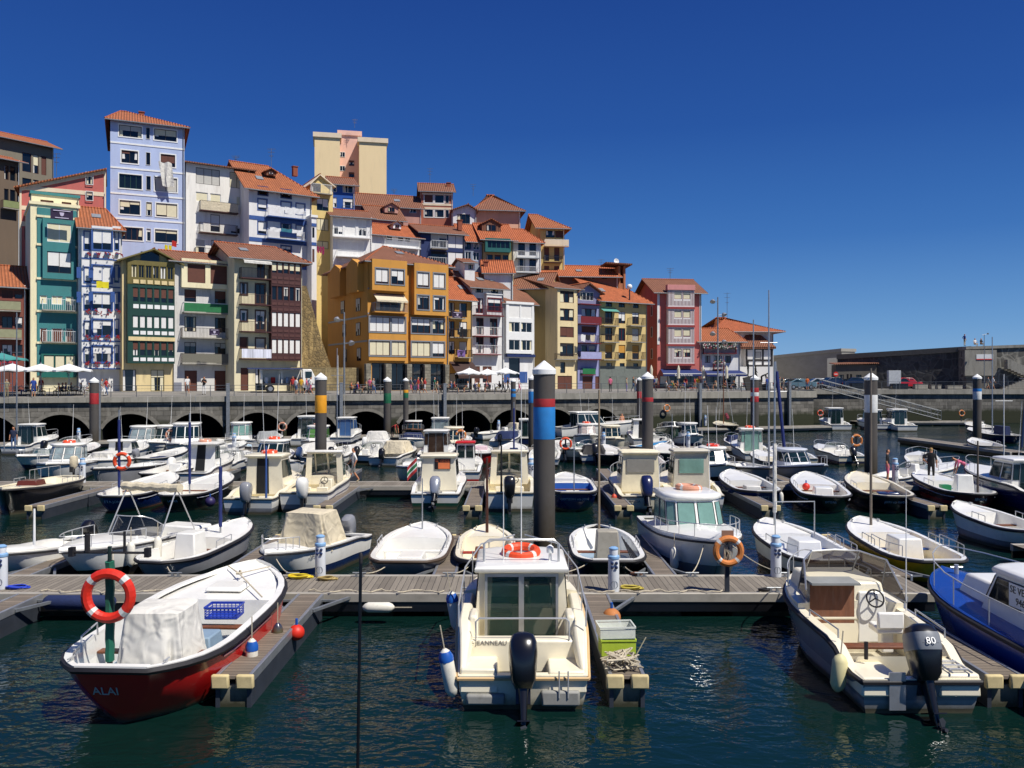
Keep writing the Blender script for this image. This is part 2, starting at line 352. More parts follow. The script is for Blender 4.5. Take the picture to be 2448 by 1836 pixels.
for k, (dy, z) in enumerate(((0, 4.3), (12, 8), (30, 17), (60, 22), (140, 20))):
    rows.append([(x, y + dy, z if x < 25 else 4.4 + (z - 4.4) * .02) for x, y in hp])
hl.grid(rows); tag(hl.build('hill', mat('hill_earth', '#4d4a38', .95, var=.3, scale=.5)), 'earth hillside under the old town', kind='structure')

# railings
RAILM = mat('railing_paint', '#5b5f63', .5, .3, var=.1)
def railing(label, p0, p1, n, h=1.05, rails=(.12, .45, .75, 1.05)):
    d = Vector(p1) - Vector(p0); L = math.hypot(d.x, d.y); rz = math.atan2(d.y, d.x)
    t = thing('railing', label, 'railing', p0, rz)
    rm = MB()
    for z in rails: rm.tube([(0, 0, z), (L, 0, z + d.z)], .03 if z == h else .014, 4)
    rm.build('rails', RAILM, t)
    src = MB().box(-.03, .03, -.03, .03, 0, h).build('post', RAILM, t)
    for i in range(1, n + 1):
        c = src.copy(); col.objects.link(c); c.parent = t; c.location = (L * i / n, 0, d.z * i / n)
sa = qs(-60); bks = [sa, qs(560), qs(1140), qs(1520), SC_]
for a, b_, l in zip(bks, bks[1:], ('grey quay railing below the white terrace parasols', 'grey quay railing in front of the orange building', 'grey quay railing below the cream and yellow houses', 'grey quay railing below the pink house and tavern')):
    railing(l, qp(a, .3, qz(a)), qp(b_, .3, qz(b_)), max(6, int((b_ - a) / 2.0)))
railing('grey railing along the far quay by the car park', (45.6, FQ + .2, 4.58), (90, FQ + .2, 4.58), 18)

# ---------------------------------------------------------------- pontoons
PL = plankmat('weathered_deck_planks', '#8d8476', '#6f675b', .145, 0)
PLY = plankmat('weathered_finger_planks', '#86796a', '#6b6154', .145, 0)
FLOAT = mat('concrete_float', '#8a8676', .85, var=.2, dirt=.6, scale=2, scum=(.3, (.03, .03, .012)))
YWOOD = mat('pale_bumper_block', '#c9b787', .8, var=.15, scale=5, dirt=.3)
DKST = mat('dark_steel_side', '#3b4049', .5, .3, var=.2, scale=3, dirt=.25)
PH = .55
def walkway(label, p0, p1, wd, gap=3.4, cat='pontoon'):
    d = Vector(p1) - Vector(p0); L = d.length; rz = math.atan2(d.y, d.x)
    t = thing('pontoon', label, cat, (p0[0], p0[1], 0), rz); h = wd / 2
    mb = MB(); mb.box(0, L, -h + .16, h - .16, PH - .05, PH); mb.build('deck', PL, t)
    for s in (-1, 1):
        fr = MB(); fr.box(0, L, min(s * h, s * (h - .155)), max(s * h, s * (h - .155)), PH - .2, PH + .012); fr.build('edge_beam', mat('edge_beam', '#a59f93', .6, .2, var=.14, scale=2, dirt=.3), t, bevel=.015)
        MB().box(.02, L - .02, min(s * (h - .03), s * (h - .12)), max(s * (h - .03), s * (h - .12)), PH - .42, PH - .2).build('side_rail', BLACK, t)
    x = .6
    while x < L - 1.5:
        MB().box(x, min(x + 2.2, L - .2), -h + .12, h - .12, -.4, PH - .2).build('float', FLOAT, t, bevel=.04); x += gap
    return t
def finger(label, x, y0, y1, wd=.62, group=None, end=True):
    d = -1 if y1 < y0 else 1; L = abs(y1 - y0)
    t = thing('finger_pontoon', label, 'finger pontoon', (x, y0, 0), R(90) * d); h = wd / 2
    MB().box(-.05, L, -h + .07, h - .07, PH - .06, PH - .01).build('deck', PLY, t)
    for s in (-1, 1):
        MB().box(-.05, L, min(s * h, s * (h - .066)), max(s * h, s * (h - .066)), PH - .16, PH + .008).build('edge_beam', ALU, t, bevel=.01)
        MB().box(.1, L - .02, min(s * (h - .01), s * (h - .08)), max(s * (h - .01), s * (h - .08)), -.02, PH - .162).build('side_panel', DKST, t)
        q = MB(); q.tube([(-.05, s * (h + .62), PH - .09), (1.15, s * h, PH - .09)], .045, 4); q.tube([(.25, s * h, PH - .09), (.3, s * (h + .42), PH - .09)], .03, 4); q.build('brace', GALV, t)
        if end:
            MB().box(L - .04, L + .06, min(s * (h + .05), s * (h - .25)), max(s * (h + .05), s * (h - .25)), PH - .22, PH + .02).build('bumper', YWOOD, t, bevel=.03)
    MB().box(L - 1.1, L - .05, -h + .05, h - .05, -.35, PH - .17).build('float', FLOAT, t, bevel=.03)
    return t
A0, A1, B0, B1 = 20.1, 22.1, 41.0, 43.0
walkway('main floating walkway across the front row of boats, with two power pedestals', (-26, 21.1), (9.95, 21.1), 2.0)
walkway('middle floating walkway behind the small cabin boats', (-28, 42.0), (37.5, 42.0), 2.0)
walkway('third floating walkway in front of the arches', (-24, 62.5), (19, 66), 1.9)
walkway('floating walkway moored right below the arched quay wall', qp(-20, -6.5), qp(SC_ - 1, -5.5), 2.0)
walkway('floating walkway at the foot of the gangway', (44, 110.5), (60, 110.5), 2.4)
walkway('empty floating pontoon jutting into open water', (36.2, 61), (35.6, 77.5), 1.6)
walkway('floating walkway by the blue covered sailboats', (36.2, 60), (54, 62), 1.8)
MB_ = None
for x, l in ((-4.72, 'short finger pontoon beside the red boat'), (1.95, 'short finger pontoon beside the cream cabin boat'), (8.35, 'short finger pontoon beside the open grey motorboat'), (-11.3, 'short finger pontoon with the triangular brace beside the blue rope')):
    finger(l, x, A0, A0 - 5.6)
for x, l in ((-12.7, 'finger pontoon between the tiny dinghy and the white speedboat'), (-7.35, 'finger pontoon beside the boat with the beige cover'), (-1.75, 'finger pontoon beside the round nosed white boat'), (3.95, 'finger pontoon between the console boat and white cruiser'), (10.0, 'finger pontoon beside the yellow boat')):
    finger(l, x, A1, A1 + 5.8)
for x, l in ((-19.2, 'finger pontoon beside the dark sailboat'), (-7.6, 'finger pontoon beside the white cruiser with twin seats'), (-1.6, 'finger pontoon beside the boat for sale'), (4.5, 'finger pontoon beside the blue and white boat'), (10.4, 'finger pontoon beside the blue open boat'), (17.1, 'finger pontoon between the black boats'), (22.8, 'finger pontoon beside the dark red boat')):
    finger(l, x, B0, B0 - 6.5, .7)
for x, l in ((-16.0, 'finger pontoon behind the walkway by the grey launch'), (-9.0, 'finger pontoon near the man in white'), (-4.2, 'finger pontoon running back past the small bow boat'), (5.2, 'finger pontoon behind the blue striped pile'), (14.0, 'finger pontoon by the grey sailing dinghy')):
    finger(l, x, B1, B1 + 6.5, .7, end=False)

# ---------------------------------------------------------------- mooring piles
PILE = mat('dark_pile_coating', '#4c4844', .75, var=.14, scale=1.5, dirt=.4, bump=.15, stretch=4, dcol=(.07, .04, .028), scum=(1.5, (.035, .026, .012)))
CAP = mat('white_pile_cap', '#e6e6e2', .5, var=.05, dirt=.2)
BC = {'r': mat('pile_band_red', '#a5282b', .6, var=.12, dirt=.15), 'b': mat('pile_band_blue', '#2179bd', .6, var=.1, dirt=.12), 'y': mat('pile_band_yellow', '#e09a1c', .6, var=.1), 'g': mat('pile_band_green', '#12603f', .6, var=.12), 'w': mat('pile_band_white', '#d5d5d1', .6, var=.08, dirt=.2), 'B': mat('pile_band_blue', '#2179bd')}
def pile(label, px, D, dia, ytip, bands):
    p = at(px, D); r = dia / 2; z = lambda y: CH - (y - HY) * D / F
    t = thing('mooring_pile', label, 'mooring pile', p, 0, 'mooring piles with white caps')
    zt = z(ytip); zc = zt - r * 1.25
    MB().lathe([(r, -3), (r, zc)], 28).build('shaft', PILE, t)
    MB().lathe([(r + .01, zc - .02), (r + .035, zc), (r + .035, zc + r * .42), (.02, zt)], 28).build('cap', CAP, t)
    for y0, y1, c in bands: MB().lathe([(r + .004, z(y1)), (r + .006, z(y1) + .01), (r + .006, z(y0) - .01), (r + .004, z(y0))], 28).build('band', BC[c], t)
pile('largest dark mooring pile with a narrow red and a tall blue band', 1301, 28.6, .72, 862, [(953, 972, 'r'), (973, 1049, 'b')])
pile('dark mooring pile with one tall yellow band', 767, 54.6, .72, 891, [(945, 987, 'y')])
pile('dark mooring pile with one red band near the terrace parasols', 225, 72, .72, 902, [(940, 966, 'r')])
pile('dark mooring pile with one green band', 926, 83, .72, 901, [(940, 964, 'g')])
pile('thin dark pile with yellow over green bands', 970, 82, .5, 903, [(932, 939, 'y'), (939, 951, 'g')])
pile('thin dark pile with two blue bands', 1227, 86, .5, 905, [(930, 935, 'b'), (941, 949, 'b')])
pile('dark pile with blue and white bands hidden behind the largest pile', 1272, 70, .6, 897, [(930, 936, 'w'), (936, 963, 'b')])
pile('dark mooring pile with one low red band in front of a thin one', 1548, 55, .72, 889, [(950, 960, 'r')])
pile('thin dark pile with one red band', 1528, 90, .5, 902, [(936, 952, 'r')])
pile('dark mooring pile with red white red bands', 1804, 78.6, .72, 896, [(927, 938, 'r'), (938, 947, 'w'), (947, 961, 'r')])
pile('dark mooring pile with a wide white band', 2082, 50.2, .72, 890, [(944, 986, 'w')])
pile('dark mooring pile with blue over white bands', 2336, 78.5, .72, 894, [(929, 936, 'b'), (936, 955, 'w')])
# steel guide posts on the quay face
def guide(px, y0, D=None, s=None, lab=''):
    s = qs(px, -.5); p = qp(s, -.5); D = p.y; z1 = CH - (y0 - HY) * D / F
    t = thing('guide_post', lab, 'guide post', p, QA, 'steel guide posts on the quay face')
    q = MB(); q.box(-.16, .16, -.03, .03, -2, z1); q.box(-.16, -.13, .031, .3, -2, z1); q.box(.13, .16, .031, .3, -2, z1)
    q.build('channel', GALV, t); MB().box(-.18, .18, -.05, .32, z1 + .002, z1 + .06).build('cap_plate', ALU, t)
for px, y, l in ((545, 918, 'steel channel post against the quay below the brown gallery house'), (236, 918, 'steel channel post hidden behind the red banded pile'), (816, 916, 'steel channel post against the quay by the street lamp'), (1064, 918, 'steel channel post against the quay below the orange arcade'), (1675, 918, 'steel channel post against the quay below the tavern awnings'), (1889, 914, 'steel channel post near the quay corner')): guide(px, y, lab=l)
# ---------------------------------------------------------------- houses
TILE = tilemat('roof_tiles', '#c07247', '#a5623f'); TILEO = tilemat('old_roof_tiles', '#a06a4e', '#805443'); TILEN = tilemat('new_roof_tiles', '#cc7042', '#bb6a42')
def wallm(name, c, **k): return mat(name, c, .9, var=k.get('var', .085), scale=.9, dirt=min(.6, k.get('dirt', .22) * 1.5 + .05), bump=.25, bscale=12, stretch=4.5, dcol=k.get('dcol', (.12, .10, .08)))
FR = {'w': mat('white_joinery', '#e4e4e0', .5, var=.04), 'b': mat('brown_joinery', '#4a2a1e', .5, var=.15), 'n': mat('navy_joinery', '#1d2d5c', .5, var=.12), 'k': mat('dark_joinery', '#2a2523', .5, var=.15), 'g': mat('green_joinery', '#123c33', .5, var=.12),
      'r': mat('red_joinery', '#6d1f22', .5, var=.12), 'u': mat('blue_joinery', '#33538f', .5, var=.12), 'o': mat('olive_joinery', '#6a5f2c', .6, var=.15), 't': mat('teal_joinery', '#1f5f5a', .5, var=.12), 's': mat('grey_joinery', '#7d8287', .5, var=.08), 'm': mat('maroon_timber', '#42201e', .6, var=.2), 'y': mat('grey_stone_trim', '#8f8d88', .8, var=.1)}
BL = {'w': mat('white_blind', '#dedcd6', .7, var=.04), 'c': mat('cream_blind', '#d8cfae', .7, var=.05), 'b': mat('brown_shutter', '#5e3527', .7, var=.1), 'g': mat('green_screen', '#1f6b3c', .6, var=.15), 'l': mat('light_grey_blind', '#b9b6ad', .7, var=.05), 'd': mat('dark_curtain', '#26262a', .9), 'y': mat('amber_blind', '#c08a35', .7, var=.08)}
PANE = mat('window_glass', '#10161c', .06, var=.5, scale=.35, spec=.7)
IRON = mat('balcony_iron', '#3b2c28', .6, .2, var=.1)
RT = Vector((math.cos(R(32)), math.sin(R(32)))); RO = Vector((-36.0, 87.6))
def row(px): r = ray(px); t = (r * RO.y - RO.x) / (RT.x - r * RT.y); return RO.y + RT.y * t
def wall_holes(mb, W, H, holes, y0, y1, z0=0.0, x0=0.0):
    us = sorted({x0, x0 + W} | {h[i] for h in holes for i in (0, 1)}); vs = sorted({z0, z0 + H} | {h[i] for h in holes for i in (2, 3)})
    us = [u for u in us if x0 - .001 <= u <= x0 + W + .001]; vs = [v for v in vs if z0 - .001 <= v <= z0 + H + .001]
    for a, b in zip(us, us[1:]):
        for c, d in zip(vs, vs[1:]):
            if b - a < 1e-4 or d - c < 1e-4: continue
            m_, n_ = (a + b) / 2, (c + d) / 2
            if any(h[0] < m_ < h[1] and h[2] < n_ < h[3] for h in holes): continue
            mb.poly((a, y0, c), (b, y0, c), (b, y0, d), (a, y0, d))
    for a, b, c, d in holes:
        mb.poly((a, y0, c), (a, y1, c), (b, y1, c), (b, y0, c)); mb.poly((a, y0, d), (b, y0, d), (b, y1, d), (a, y1, d))
        mb.poly((a, y0, c), (a, y0, d), (a, y1, d), (a, y1, c)); mb.poly((b, y0, c), (b, y1, c), (b, y1, d), (b, y0, d)); mb.poly((a, y1, c), (a, y1, d), (b, y1, d), (b, y1, c))
def frame_into(mb, a, b, c, d, y, n, t=.07, th=.05):
    mb.box(a, b, y - th, y, c, c + t); mb.box(a, b, y - th, y, d - t, d); mb.box(a, a + t, y - th, y, c + t, d - t); mb.box(b - t, b, y - th, y, c + t, d - t)
    for i in range(1, n):
        x = a + (b - a) * i / n; mb.box(x - t * .45, x + t * .45, y - th, y, c + t, d - t)
def window(parent, a, b, c, d, style, y=0.0, joined=False, sur=None, name='window'):
    fr, frac, bl, n = style[0], int(style[1]) / 9, style[2], int(style[3:])
    if b < a: a, b = b, a
    if d < c: c, d = d, c
    mb = MB(); yf = y + .13
    frame_into(mb, a, b, c, d, yf, n)
    mats = [FR[fr], PANE, BL[bl], FR[sur] if sur else FR[fr], BL[rnd.choice('wlc')]]
    if sur:
        mb.mi = 3; t = min(.13, (b - a) * .09)
        mb.box(a - t, b + t, y - .035, y - .002, d, d + t); mb.box(a - t, b + t, y - .05, y - .002, c - t, c); mb.box(a - t, a, y - .03, y - .002, c, d); mb.box(b, b + t, y - .03, y - .002, c, d); mb.mi = 0
    p, s = MB(), MB()
    tp, ts = (mb, mb) if joined else (p, s)
    tp.mi = 1 if joined else 0; tp.poly((a, yf + .01, c), (b, yf + .01, c), (b, yf + .01, d), (a, yf + .01, d))
    if frac < .6 and rnd.random() < .62 and b - a > .5:
        mb.mi = 4; kk = rnd.uniform(.12, .3) * (b - a); zb_c = c + .06 + (d - c) * rnd.choice((0, 0, .3)); mb.poly((a + .06, yf + .004, zb_c), (a + .06 + kk, yf + .004, zb_c), (a + .06 + kk * .8, yf + .004, d - .06), (a + .06, yf + .004, d - .06))
        if rnd.random() < .6: mb.poly((b - .06 - kk, yf + .004, zb_c), (b - .06, yf + .004, zb_c), (b - .06, yf + .004, d - .06), (b - .06 - kk * .8, yf + .004, d - .06))
        mb.mi = 0
    if frac > 0:
        ts.mi = 2 if joined else 0; e = d - .05 - (d - c - .1) * frac
        if frac < .95 and n > 1 and rnd.random() < .6:
            k = rnd.randint(1, n - 1); x = a + (b - a) * k / n; e2 = d - .05 - (d - c - .1) * min(1, max(.05, frac + rnd.uniform(-.3, .3)))
            ts.box(a + .06, x, yf - .046, yf - .002, e, d - .05); ts.box(x, b - .06, yf - .046, yf - .002, e2, d - .05)
        else: ts.box(a + .06, b - .06, yf - .046, yf - .002, e, d - .05)
    w_ = mb.build(name, mats, parent)
    if not joined:
        p.build('pane', PANE, w_)
        if frac > 0: s.build('shutter', BL[bl], w_)
    return w_
class House:
    def __init__(s, crop, label, x0, x1, yt, th, tier=0, D=None, dep=9.0, wall=None, zb=None, name='house', ref=None, cat='house', shear=0):
        s.c = crop; s.px0 = s.fx(x0); s.D0 = D or row(s.px0) + tier; s.th = R(th); s.P = Vector((ray(s.px0) * s.D0, s.D0)); s.e = Vector((math.cos(s.th), math.sin(s.th)))
        s.zb = PZ if zb is None else zb; s.W = s.U(x1); s.H = s.Z(ref if ref is not None else x0, yt); s.dep = dep; s.holes = []; s.pend = []; s.wall = wall
        s.root = thing(name, label, cat, (s.P.x, s.P.y, s.zb), s.th); s.top = None; s.ye = 0.0
    def fx(s, x): return s.c[0] + x / s.c[2]
    def fy(s, y): return s.c[1] + y / s.c[2]
    def U(s, x, yo=0.0): r = ray(s.fx(x)); P = s.P + Vector((-s.e.y, s.e.x)) * yo; return (r * P.y - P.x) / (s.e.x - r * s.e.y)
    def Z(s, x, y, yo=0.0): D = s.P.y + s.e.x * yo + s.e.y * s.U(x, yo); return CH - (s.fy(y) - HY) * D / F - s.zb
    def win(s, cols, rows, ref=None, sur=None, y=0.0):
        for yt, yb, *st in rows:
            for i, (a, b) in enumerate(cols):
                sty = st[i % len(st)] if st else 'w0w2'
                if not sty: continue
                r_ = ref if ref is not None else a
                u0, u1 = s.U(a, y), s.U(b, y); z1, z0 = s.Z(r_, yt, y), s.Z(r_, yb, y)
                s.pend.append((u0, u1, z0, z1, sty, sur))
        return s
    def balcony(s, x0, x1, yr, yb, m='iron', proj=.9, ref=None, slab=None, solid=None, gap=.14):
        r_ = ref if ref is not None else x0
        u0, u1 = s.U(x0, -proj / 2), s.U(x1, -proj / 2); zr, z0 = s.Z(r_, yr, -proj), s.Z(r_, yb, -proj)
        mm = {'iron': IRON, 'white': FR['w']}.get(m) or FR[m]
        b = MB().box(u0, u1, -proj, -.003, z0 - .12, z0).build('balcony', slab or CONC, s.root)
        q = MB(); h = max(.7, zr - z0)
        for (a, c, k) in ((u0 + .04, u1 - .04, 0), (-proj + .04, -.02, 1), (-proj + .04, -.02, 2)):
            n = max(2, int((c - a) / gap))
            for i in range(n + 1):
                t = a + (c - a) * i / n; x, y = (t, -proj + .04) if k == 0 else ((u0 + .04 if k == 1 else u1 - .04), t)
                q.box(x - .011, x + .011, y - .011, y + .011, z0 + .002, z0 + h)
            if k == 0: q.box(u0 + .02, u1 - .02, -proj + .02, -proj + .06, z0 + h, z0 + h + .04)
            else: x = u0 + .04 if k == 1 else u1 - .04; q.box(x - .02, x + .02, -proj + .062, -.02, z0 + h, z0 + h + .04)
        q.build('railing', mm, b)
        if solid: MB().box(u0 + .03, u1 - .03, -proj + .003, -proj + .025, z0 + .05, z0 + h - .02).build('screen', solid, b)
        return s
    def band(s, x0, x1, y, h, m, ref=None, proj=.05, name='string_course'):
        r_ = ref if ref is not None else x0; z = s.Z(r_, y); MB().box(s.U(x0), s.U(x1), -proj, -.002, z - h, z).build(name, m, s.root); return s
    def bay(s, x0, x1, yt, yb, proj, m, cols, rows, ref=None, name='bay_window', sides=True, roofm=None, sur=None):
        r_ = ref if ref is not None else x0; u0, u1 = s.U(x0, -proj), s.U(x1, -proj); z1, z0 = s.Z(r_, yt, -proj), s.Z(r_, yb, -proj)
        hs = []; mb = MB()
        for yt_, yb_, *st in rows:
            for i, (a, b) in enumerate(cols):
                sty = st[i % len(st)]
                if sty: hs.append((max(u0 + .03, s.U(a, -proj)), min(u1 - .03, s.U(b, -proj)), s.Z(r_, yb_, -proj), s.Z(r_, yt_, -proj), sty))
        wall_holes(mb, u1 - u0, z1 - z0, [h[:4] for h in hs], -proj, -proj + .2, z0, u0)
        mb.poly((u0, 0, z0), (u0, -proj, z0), (u0, -proj, z1), (u0, 0, z1)); mb.poly((u1, 0, z0), (u1, 0, z1), (u1, -proj, z1), (u1, -proj, z0))
        mb.poly((u0, 0, z1), (u0, -proj, z1), (u1, -proj, z1), (u1, 0, z1)); mb.poly((u0, 0, z0), (u1, 0, z0), (u1, -proj, z0), (u0, -proj, z0))
        b = mb.build(name, m, s.root)
        for h in hs: window(b, *h, y=-proj, joined=True, sur=sur)
        if roofm: MB().box(u0 - .1, u1 + .1, -proj - .12, -.01, z1 + .002, z1 + .1).build('cornice', roofm, b)
        return b
    def roof(s, kind, yr=None, ref=None, m=None, ov=.45, hl=0.0, hr=0.0, rise=None, oe=None):
        m = m or TILE; W, d, H = s.W, s.dep, s.H; oe = ov if oe is None else oe; th = .16
        if kind == 'flat':
            MB().box(-.12, W + .12, -.15, d + .1, H + .002, H + .3).build('parapet', m, s.root); s.top = ('flat',); return s
        rd = d / 2 if kind in ('side', 'hip') else d
        if yr is not None: r_ = ref if ref is not None else 0; zr = s.Z(r_, yr, rd if kind != 'gable' else 0)
        else: zr = H + rise
        if kind in ('side', 'hip'):
            k = (zr - H) / rd; ze = H - k * ov
            A, B, Cc, Dd = (-oe, -ov, ze), (W + oe, -ov, ze), (W + oe, d + ov, ze), (-oe, d + ov, ze)
            r0, r1 = (-oe + hl * (1 if hl else 0), rd, zr), (W + oe - hr, rd, zr)
            top = [(A, B, r1, r0), (Cc, Dd, r0, r1)] + ([(Dd, A, r0)] if hl else []) + ([(B, Cc, r1)] if hr else [])
            vs = [A, B, Cc, Dd, r0, r1]
            s.top = ('side', zr, hl, hr)
        elif kind == 'gable':
            xm = s.U(ref) if ref is not None else W / 2; zr = s.Z(ref, yr) if ref is not None else zr
            k = (zr - H) / max(xm, .1); ze = H - k * ov * .6
            A, B, Cc, Dd = (-ov * .6, -ov, ze), (W + ov * .6, -ov, ze), (W + ov * .6, d, ze), (-ov * .6, d, ze); r0, r1 = (xm, -ov, zr), (xm, d, zr)
            top = [(A, r0, r1, Dd), (B, Cc, r1, r0)]; vs = [A, B, Cc, Dd, r0, r1]; s.top = ('gable', zr, xm)
        elif kind == 'shed':
            k = (zr - H) / d; ze = H - k * ov
            vs = [(-oe, -ov, ze), (W + oe, -ov, ze), (W + oe, d, zr), (-oe, d, zr)]; top = [tuple(vs)]; s.top = ('shed', zr)
        elif kind == 'slant':     # eaves slope along the facade: height H at x=0, zr at x=W
            zr = s.Z(ref, yr); vs = [(-ov, -ov, H - (zr - H) / W * ov), (W + .1, -ov, zr), (W + .1, d, zr), (-ov, d, H)]; top = [tuple(vs)]; s.top = ('slant', zr)
        mb = MB()
        for f in top:
            mb.poly(*f); mb.poly(*[(x, y, z - th) for x, y, z in f][::-1])
        es = {}
        for f in top:
            for a, b in zip(f, f[1:] + f[:1]):
                if (b, a) in es: es.pop((b, a))
                else: es[(a, b)] = 1
        for a, b in es: mb.poly(b, a, (a[0], a[1], a[2] - th), (b[0], b[1], b[2] - th))
        rf = mb.build('roof', m, s.root, ang=20); s.rf = rf
        if kind in ('side', 'hip', 'gable'):
            rg = MB(); rg.tube([r0, r1], .11, 6)
            if hl: rg.tube([A, r0], .09, 5)
            if hr: rg.tube([B, r1], .09, 5)
            if kind == 'gable': pass
            rg.build('ridge', TILEN, rf)
            if kind != 'gable':
                MB().tube([(A[0], A[1] - .05, A[2] - .12), (B[0], B[1] - .05, B[2] - .12)], .07, 6).build('gutter', GALV, rf)
        return s
    def chimney(s, x, y, h=1.0, back=3.0, m=None):
        u = s.U(x, back); z = s.Z(x, y, back); q = MB().box(u - .3, u + .3, back - .3, back + .3, z - h, z); q.box(u - .38, u + .38, back - .38, back + .38, z + .002, z + .1)
        q.build('chimney', m or mat('chimney_render', '#8a4a35', .9, dirt=.3), getattr(s, 'rf', None) or s.root); return s
    def skylight(s, x, y, w_=.9, back=2.2):
        u = s.U(x, back); k = (s.top[1] - s.H) / (s.dep / 2); z = s.H + k * back
        M = frame_of((u, back, z + .03), (1, 0, 0), (0, -k, 1)); q = MB().box(-w_ / 2, w_ / 2, -.5, .5, 0, .07, M); q.build('skylight', FR['s'], s.rf); return s
    def dormer(s, x0, x1, yt, yb, m, back=1.6, tile=None, style='b0w2'):
        u0, u1 = s.U(x0, back), s.U(x1, back); z1, z0 = s.Z(x0, yt, back), s.Z(x0, yb, back); xm = (u0 + u1) / 2; hh = (z1 - z0)
        q = MB(); zz = z0 + hh * .62
        q.prism([(u0, z0), (u1, z0), (u1, zz), (xm, z1), (u0, zz)], back, back + 2.2); d = q.build('dormer', m, s.rf)
        a = MB(); o = .25
        for sg in (-1, 1):
            ux = u0 - o if sg < 0 else u1 + o; ze = zz - o * (z1 - zz) / (xm - u0)
            P = [(ux, back - o, ze + .02), (xm, back - o, z1 + .02), (xm, back + 2.4, z1 + .02), (ux, back + 2.4, ze + .02)]
            a.loft([P, [(x, y, z + .1) for x, y, z in P]])
        a.build('dormer_roof', tile or TILE, d)
        window(d, u0 + (u1 - u0) * .25, u1 - (u1 - u0) * .25, z0 + hh * .1, z0 + hh * .58, style, y=back - .145, joined=True)
        return s
    def side_win(s, y, z, w_, h, style='b0w2', side='L'):
        x = -.0 if side == 'L' else s.W; M = Matrix.Translation((x, 0, 0)) @ Matrix.Rotation(R(-90 if side == 'L' else 90), 4, 'Z')
        e = bpy.data.objects.new('window', None)
        wd = window(s.root, 0, w_, 0, h, style, y=-.16, joined=True)
        wd.matrix_local = Matrix.Translation((x, y + (w_ if side == 'L' else 0), z)) @ Matrix.Rotation(R(-90 if side == 'L' else 90), 4, 'Z')
        bpy.data.objects.remove(e); return s
    def done(s):
        W, H, d = s.W, s.H, s.dep; mb = MB(); t = s.top or ('flat',)
        zl = zr = H
        if t[0] == 'slant': zr = t[1] - .1
        up = [p for p in s.pend if t[0] == 'slant' and max(p[2:4]) > H - .05]; s.pend = [p for p in s.pend if p not in up]
        hs = [(max(.02, min(p[0], p[1])), min(W - .02, max(p[0], p[1])), max(.01, min(p[2:4])), min(H - .03, max(p[2:4]))) for p in s.pend]
        ok = [i for i, h in enumerate(hs) if h[1] - h[0] > .15 and h[3] - h[2] > .15]
        wall_holes(mb, W, H, [hs[i] for i in ok], 0, .22)
        mb.poly((0, d, 0), (0, 0, 0), (0, 0, zl), (0, d, zl if t[0] != 'shed' else t[1] - .1)); mb.poly((W, 0, 0), (W, d, 0), (W, d, zr if t[0] != 'shed' else t[1] - .1), (W, 0, H))
        mb.poly((W, d, 0), (0, d, 0), (0, d, H), (W, d, H))
        if t[0] == 'side':
            if not t[2]: mb.poly((0, d, H), (0, 0, H), (0, d / 2, t[1] - .08))
            if not t[3]: mb.poly((W, 0, H), (W, d, H), (W, d / 2, t[1] - .08))
        elif t[0] == 'gable': mb.poly((0, 0, H), (W, 0, H), (t[2], 0, t[1] - .08))
        elif t[0] == 'slant': mb.poly((0, 0, H), (W, 0, H), (W, 0, zr)); mb.poly((W, 0, H), (W, d, H), (W, d, zr), (W, 0, zr))
        elif t[0] == 'flat': mb.poly((0, 0, H), (W, 0, H), (W, d, H), (0, d, H))
        mb.build('wall', s.wall, s.root); x = s.W - .14
        if s.W > 3: MB().tube([(x, -.09, .05), (x, -.09, H - .35), (x, -.3, H - .08)], .055, 5).build('drainpipe', rnd.choice((GALV, FR['w'], FR['s'])), s.root)
        for i in ok: window(s.root, *hs[i], s.pend[i][4], sur=s.pend[i][5])
        for p in up: window(s.root, p[0], p[1], p[2], p[3], p[4], y=-.145, sur=p[5])
        return s
cA, cB, cC, cD, cE, cG, cH, cI = (0, 260, 4.608), (0, 580, 4.608), (440, 300, 4.608), (380, 580, 4.608), (840, 400, 3.95), (740, 580, 4.608), (1080, 600, 4.608), (1480, 640, 4.608)
ANT = mat('aerial_metal', '#6f7276', .5, .5)
def aerial(label, crop, x, yb, yt, D):
    px, z0, z1 = crop[0] + x / crop[2], CH - (crop[1] + yb / crop[2] - HY) * D / F, CH - (crop[1] + yt / crop[2] - HY) * D / F
    t = thing('tv_aerial', label, 'tv aerial', at(px, D, z0)); h = z1 - z0
    MB().tube([(0, 0, 0), (0, 0, h)], .035, 5).build('mast', ANT, t); q = MB()
    for k, (zz, l) in enumerate(((h * .97, 1.0), (h * .8, .8), (h * .6, .5))):
        q.tube([(-l / 2, -.05, zz), (l / 2, .1, zz + .05)], .02, 4)
        for j in range(5): x_ = -l / 2 + l * j / 4; q.tube([(x_, -.28, zz), (x_, .28, zz)], .014, 4)
    q.build('antenna', ANT, t)

# ---- front row, from the terrace corner along the quay
h = House(cB, 'shaded red brown house with ribbed balcony panels beside the stone stairs', -160, 290, 445, 33, D=86, dep=8, wall=wallm('redbrown_wall', '#7c4438'))
h.win([(20, 140), (160, 250)], [(520, 610, 'b9b2', 'b4b1'), (810, 940, 'k0w2', 'b5w1'), (1120, 1250, 'k3w2', 'b0w1')], ref=0).win([(10, 110)], [(1370, 1560, 'b9b1')], ref=0)
PANEL = mat('ribbed_panel', '#8d8c6c', .7, var=.1)
h.balcony(-100, 230, 640, 740, 'iron', ref=0, solid=PANEL).balcony(-100, 240, 950, 1050, 'iron', ref=0, solid=PANEL)
h.roof('side', 250, 0, TILE).done()

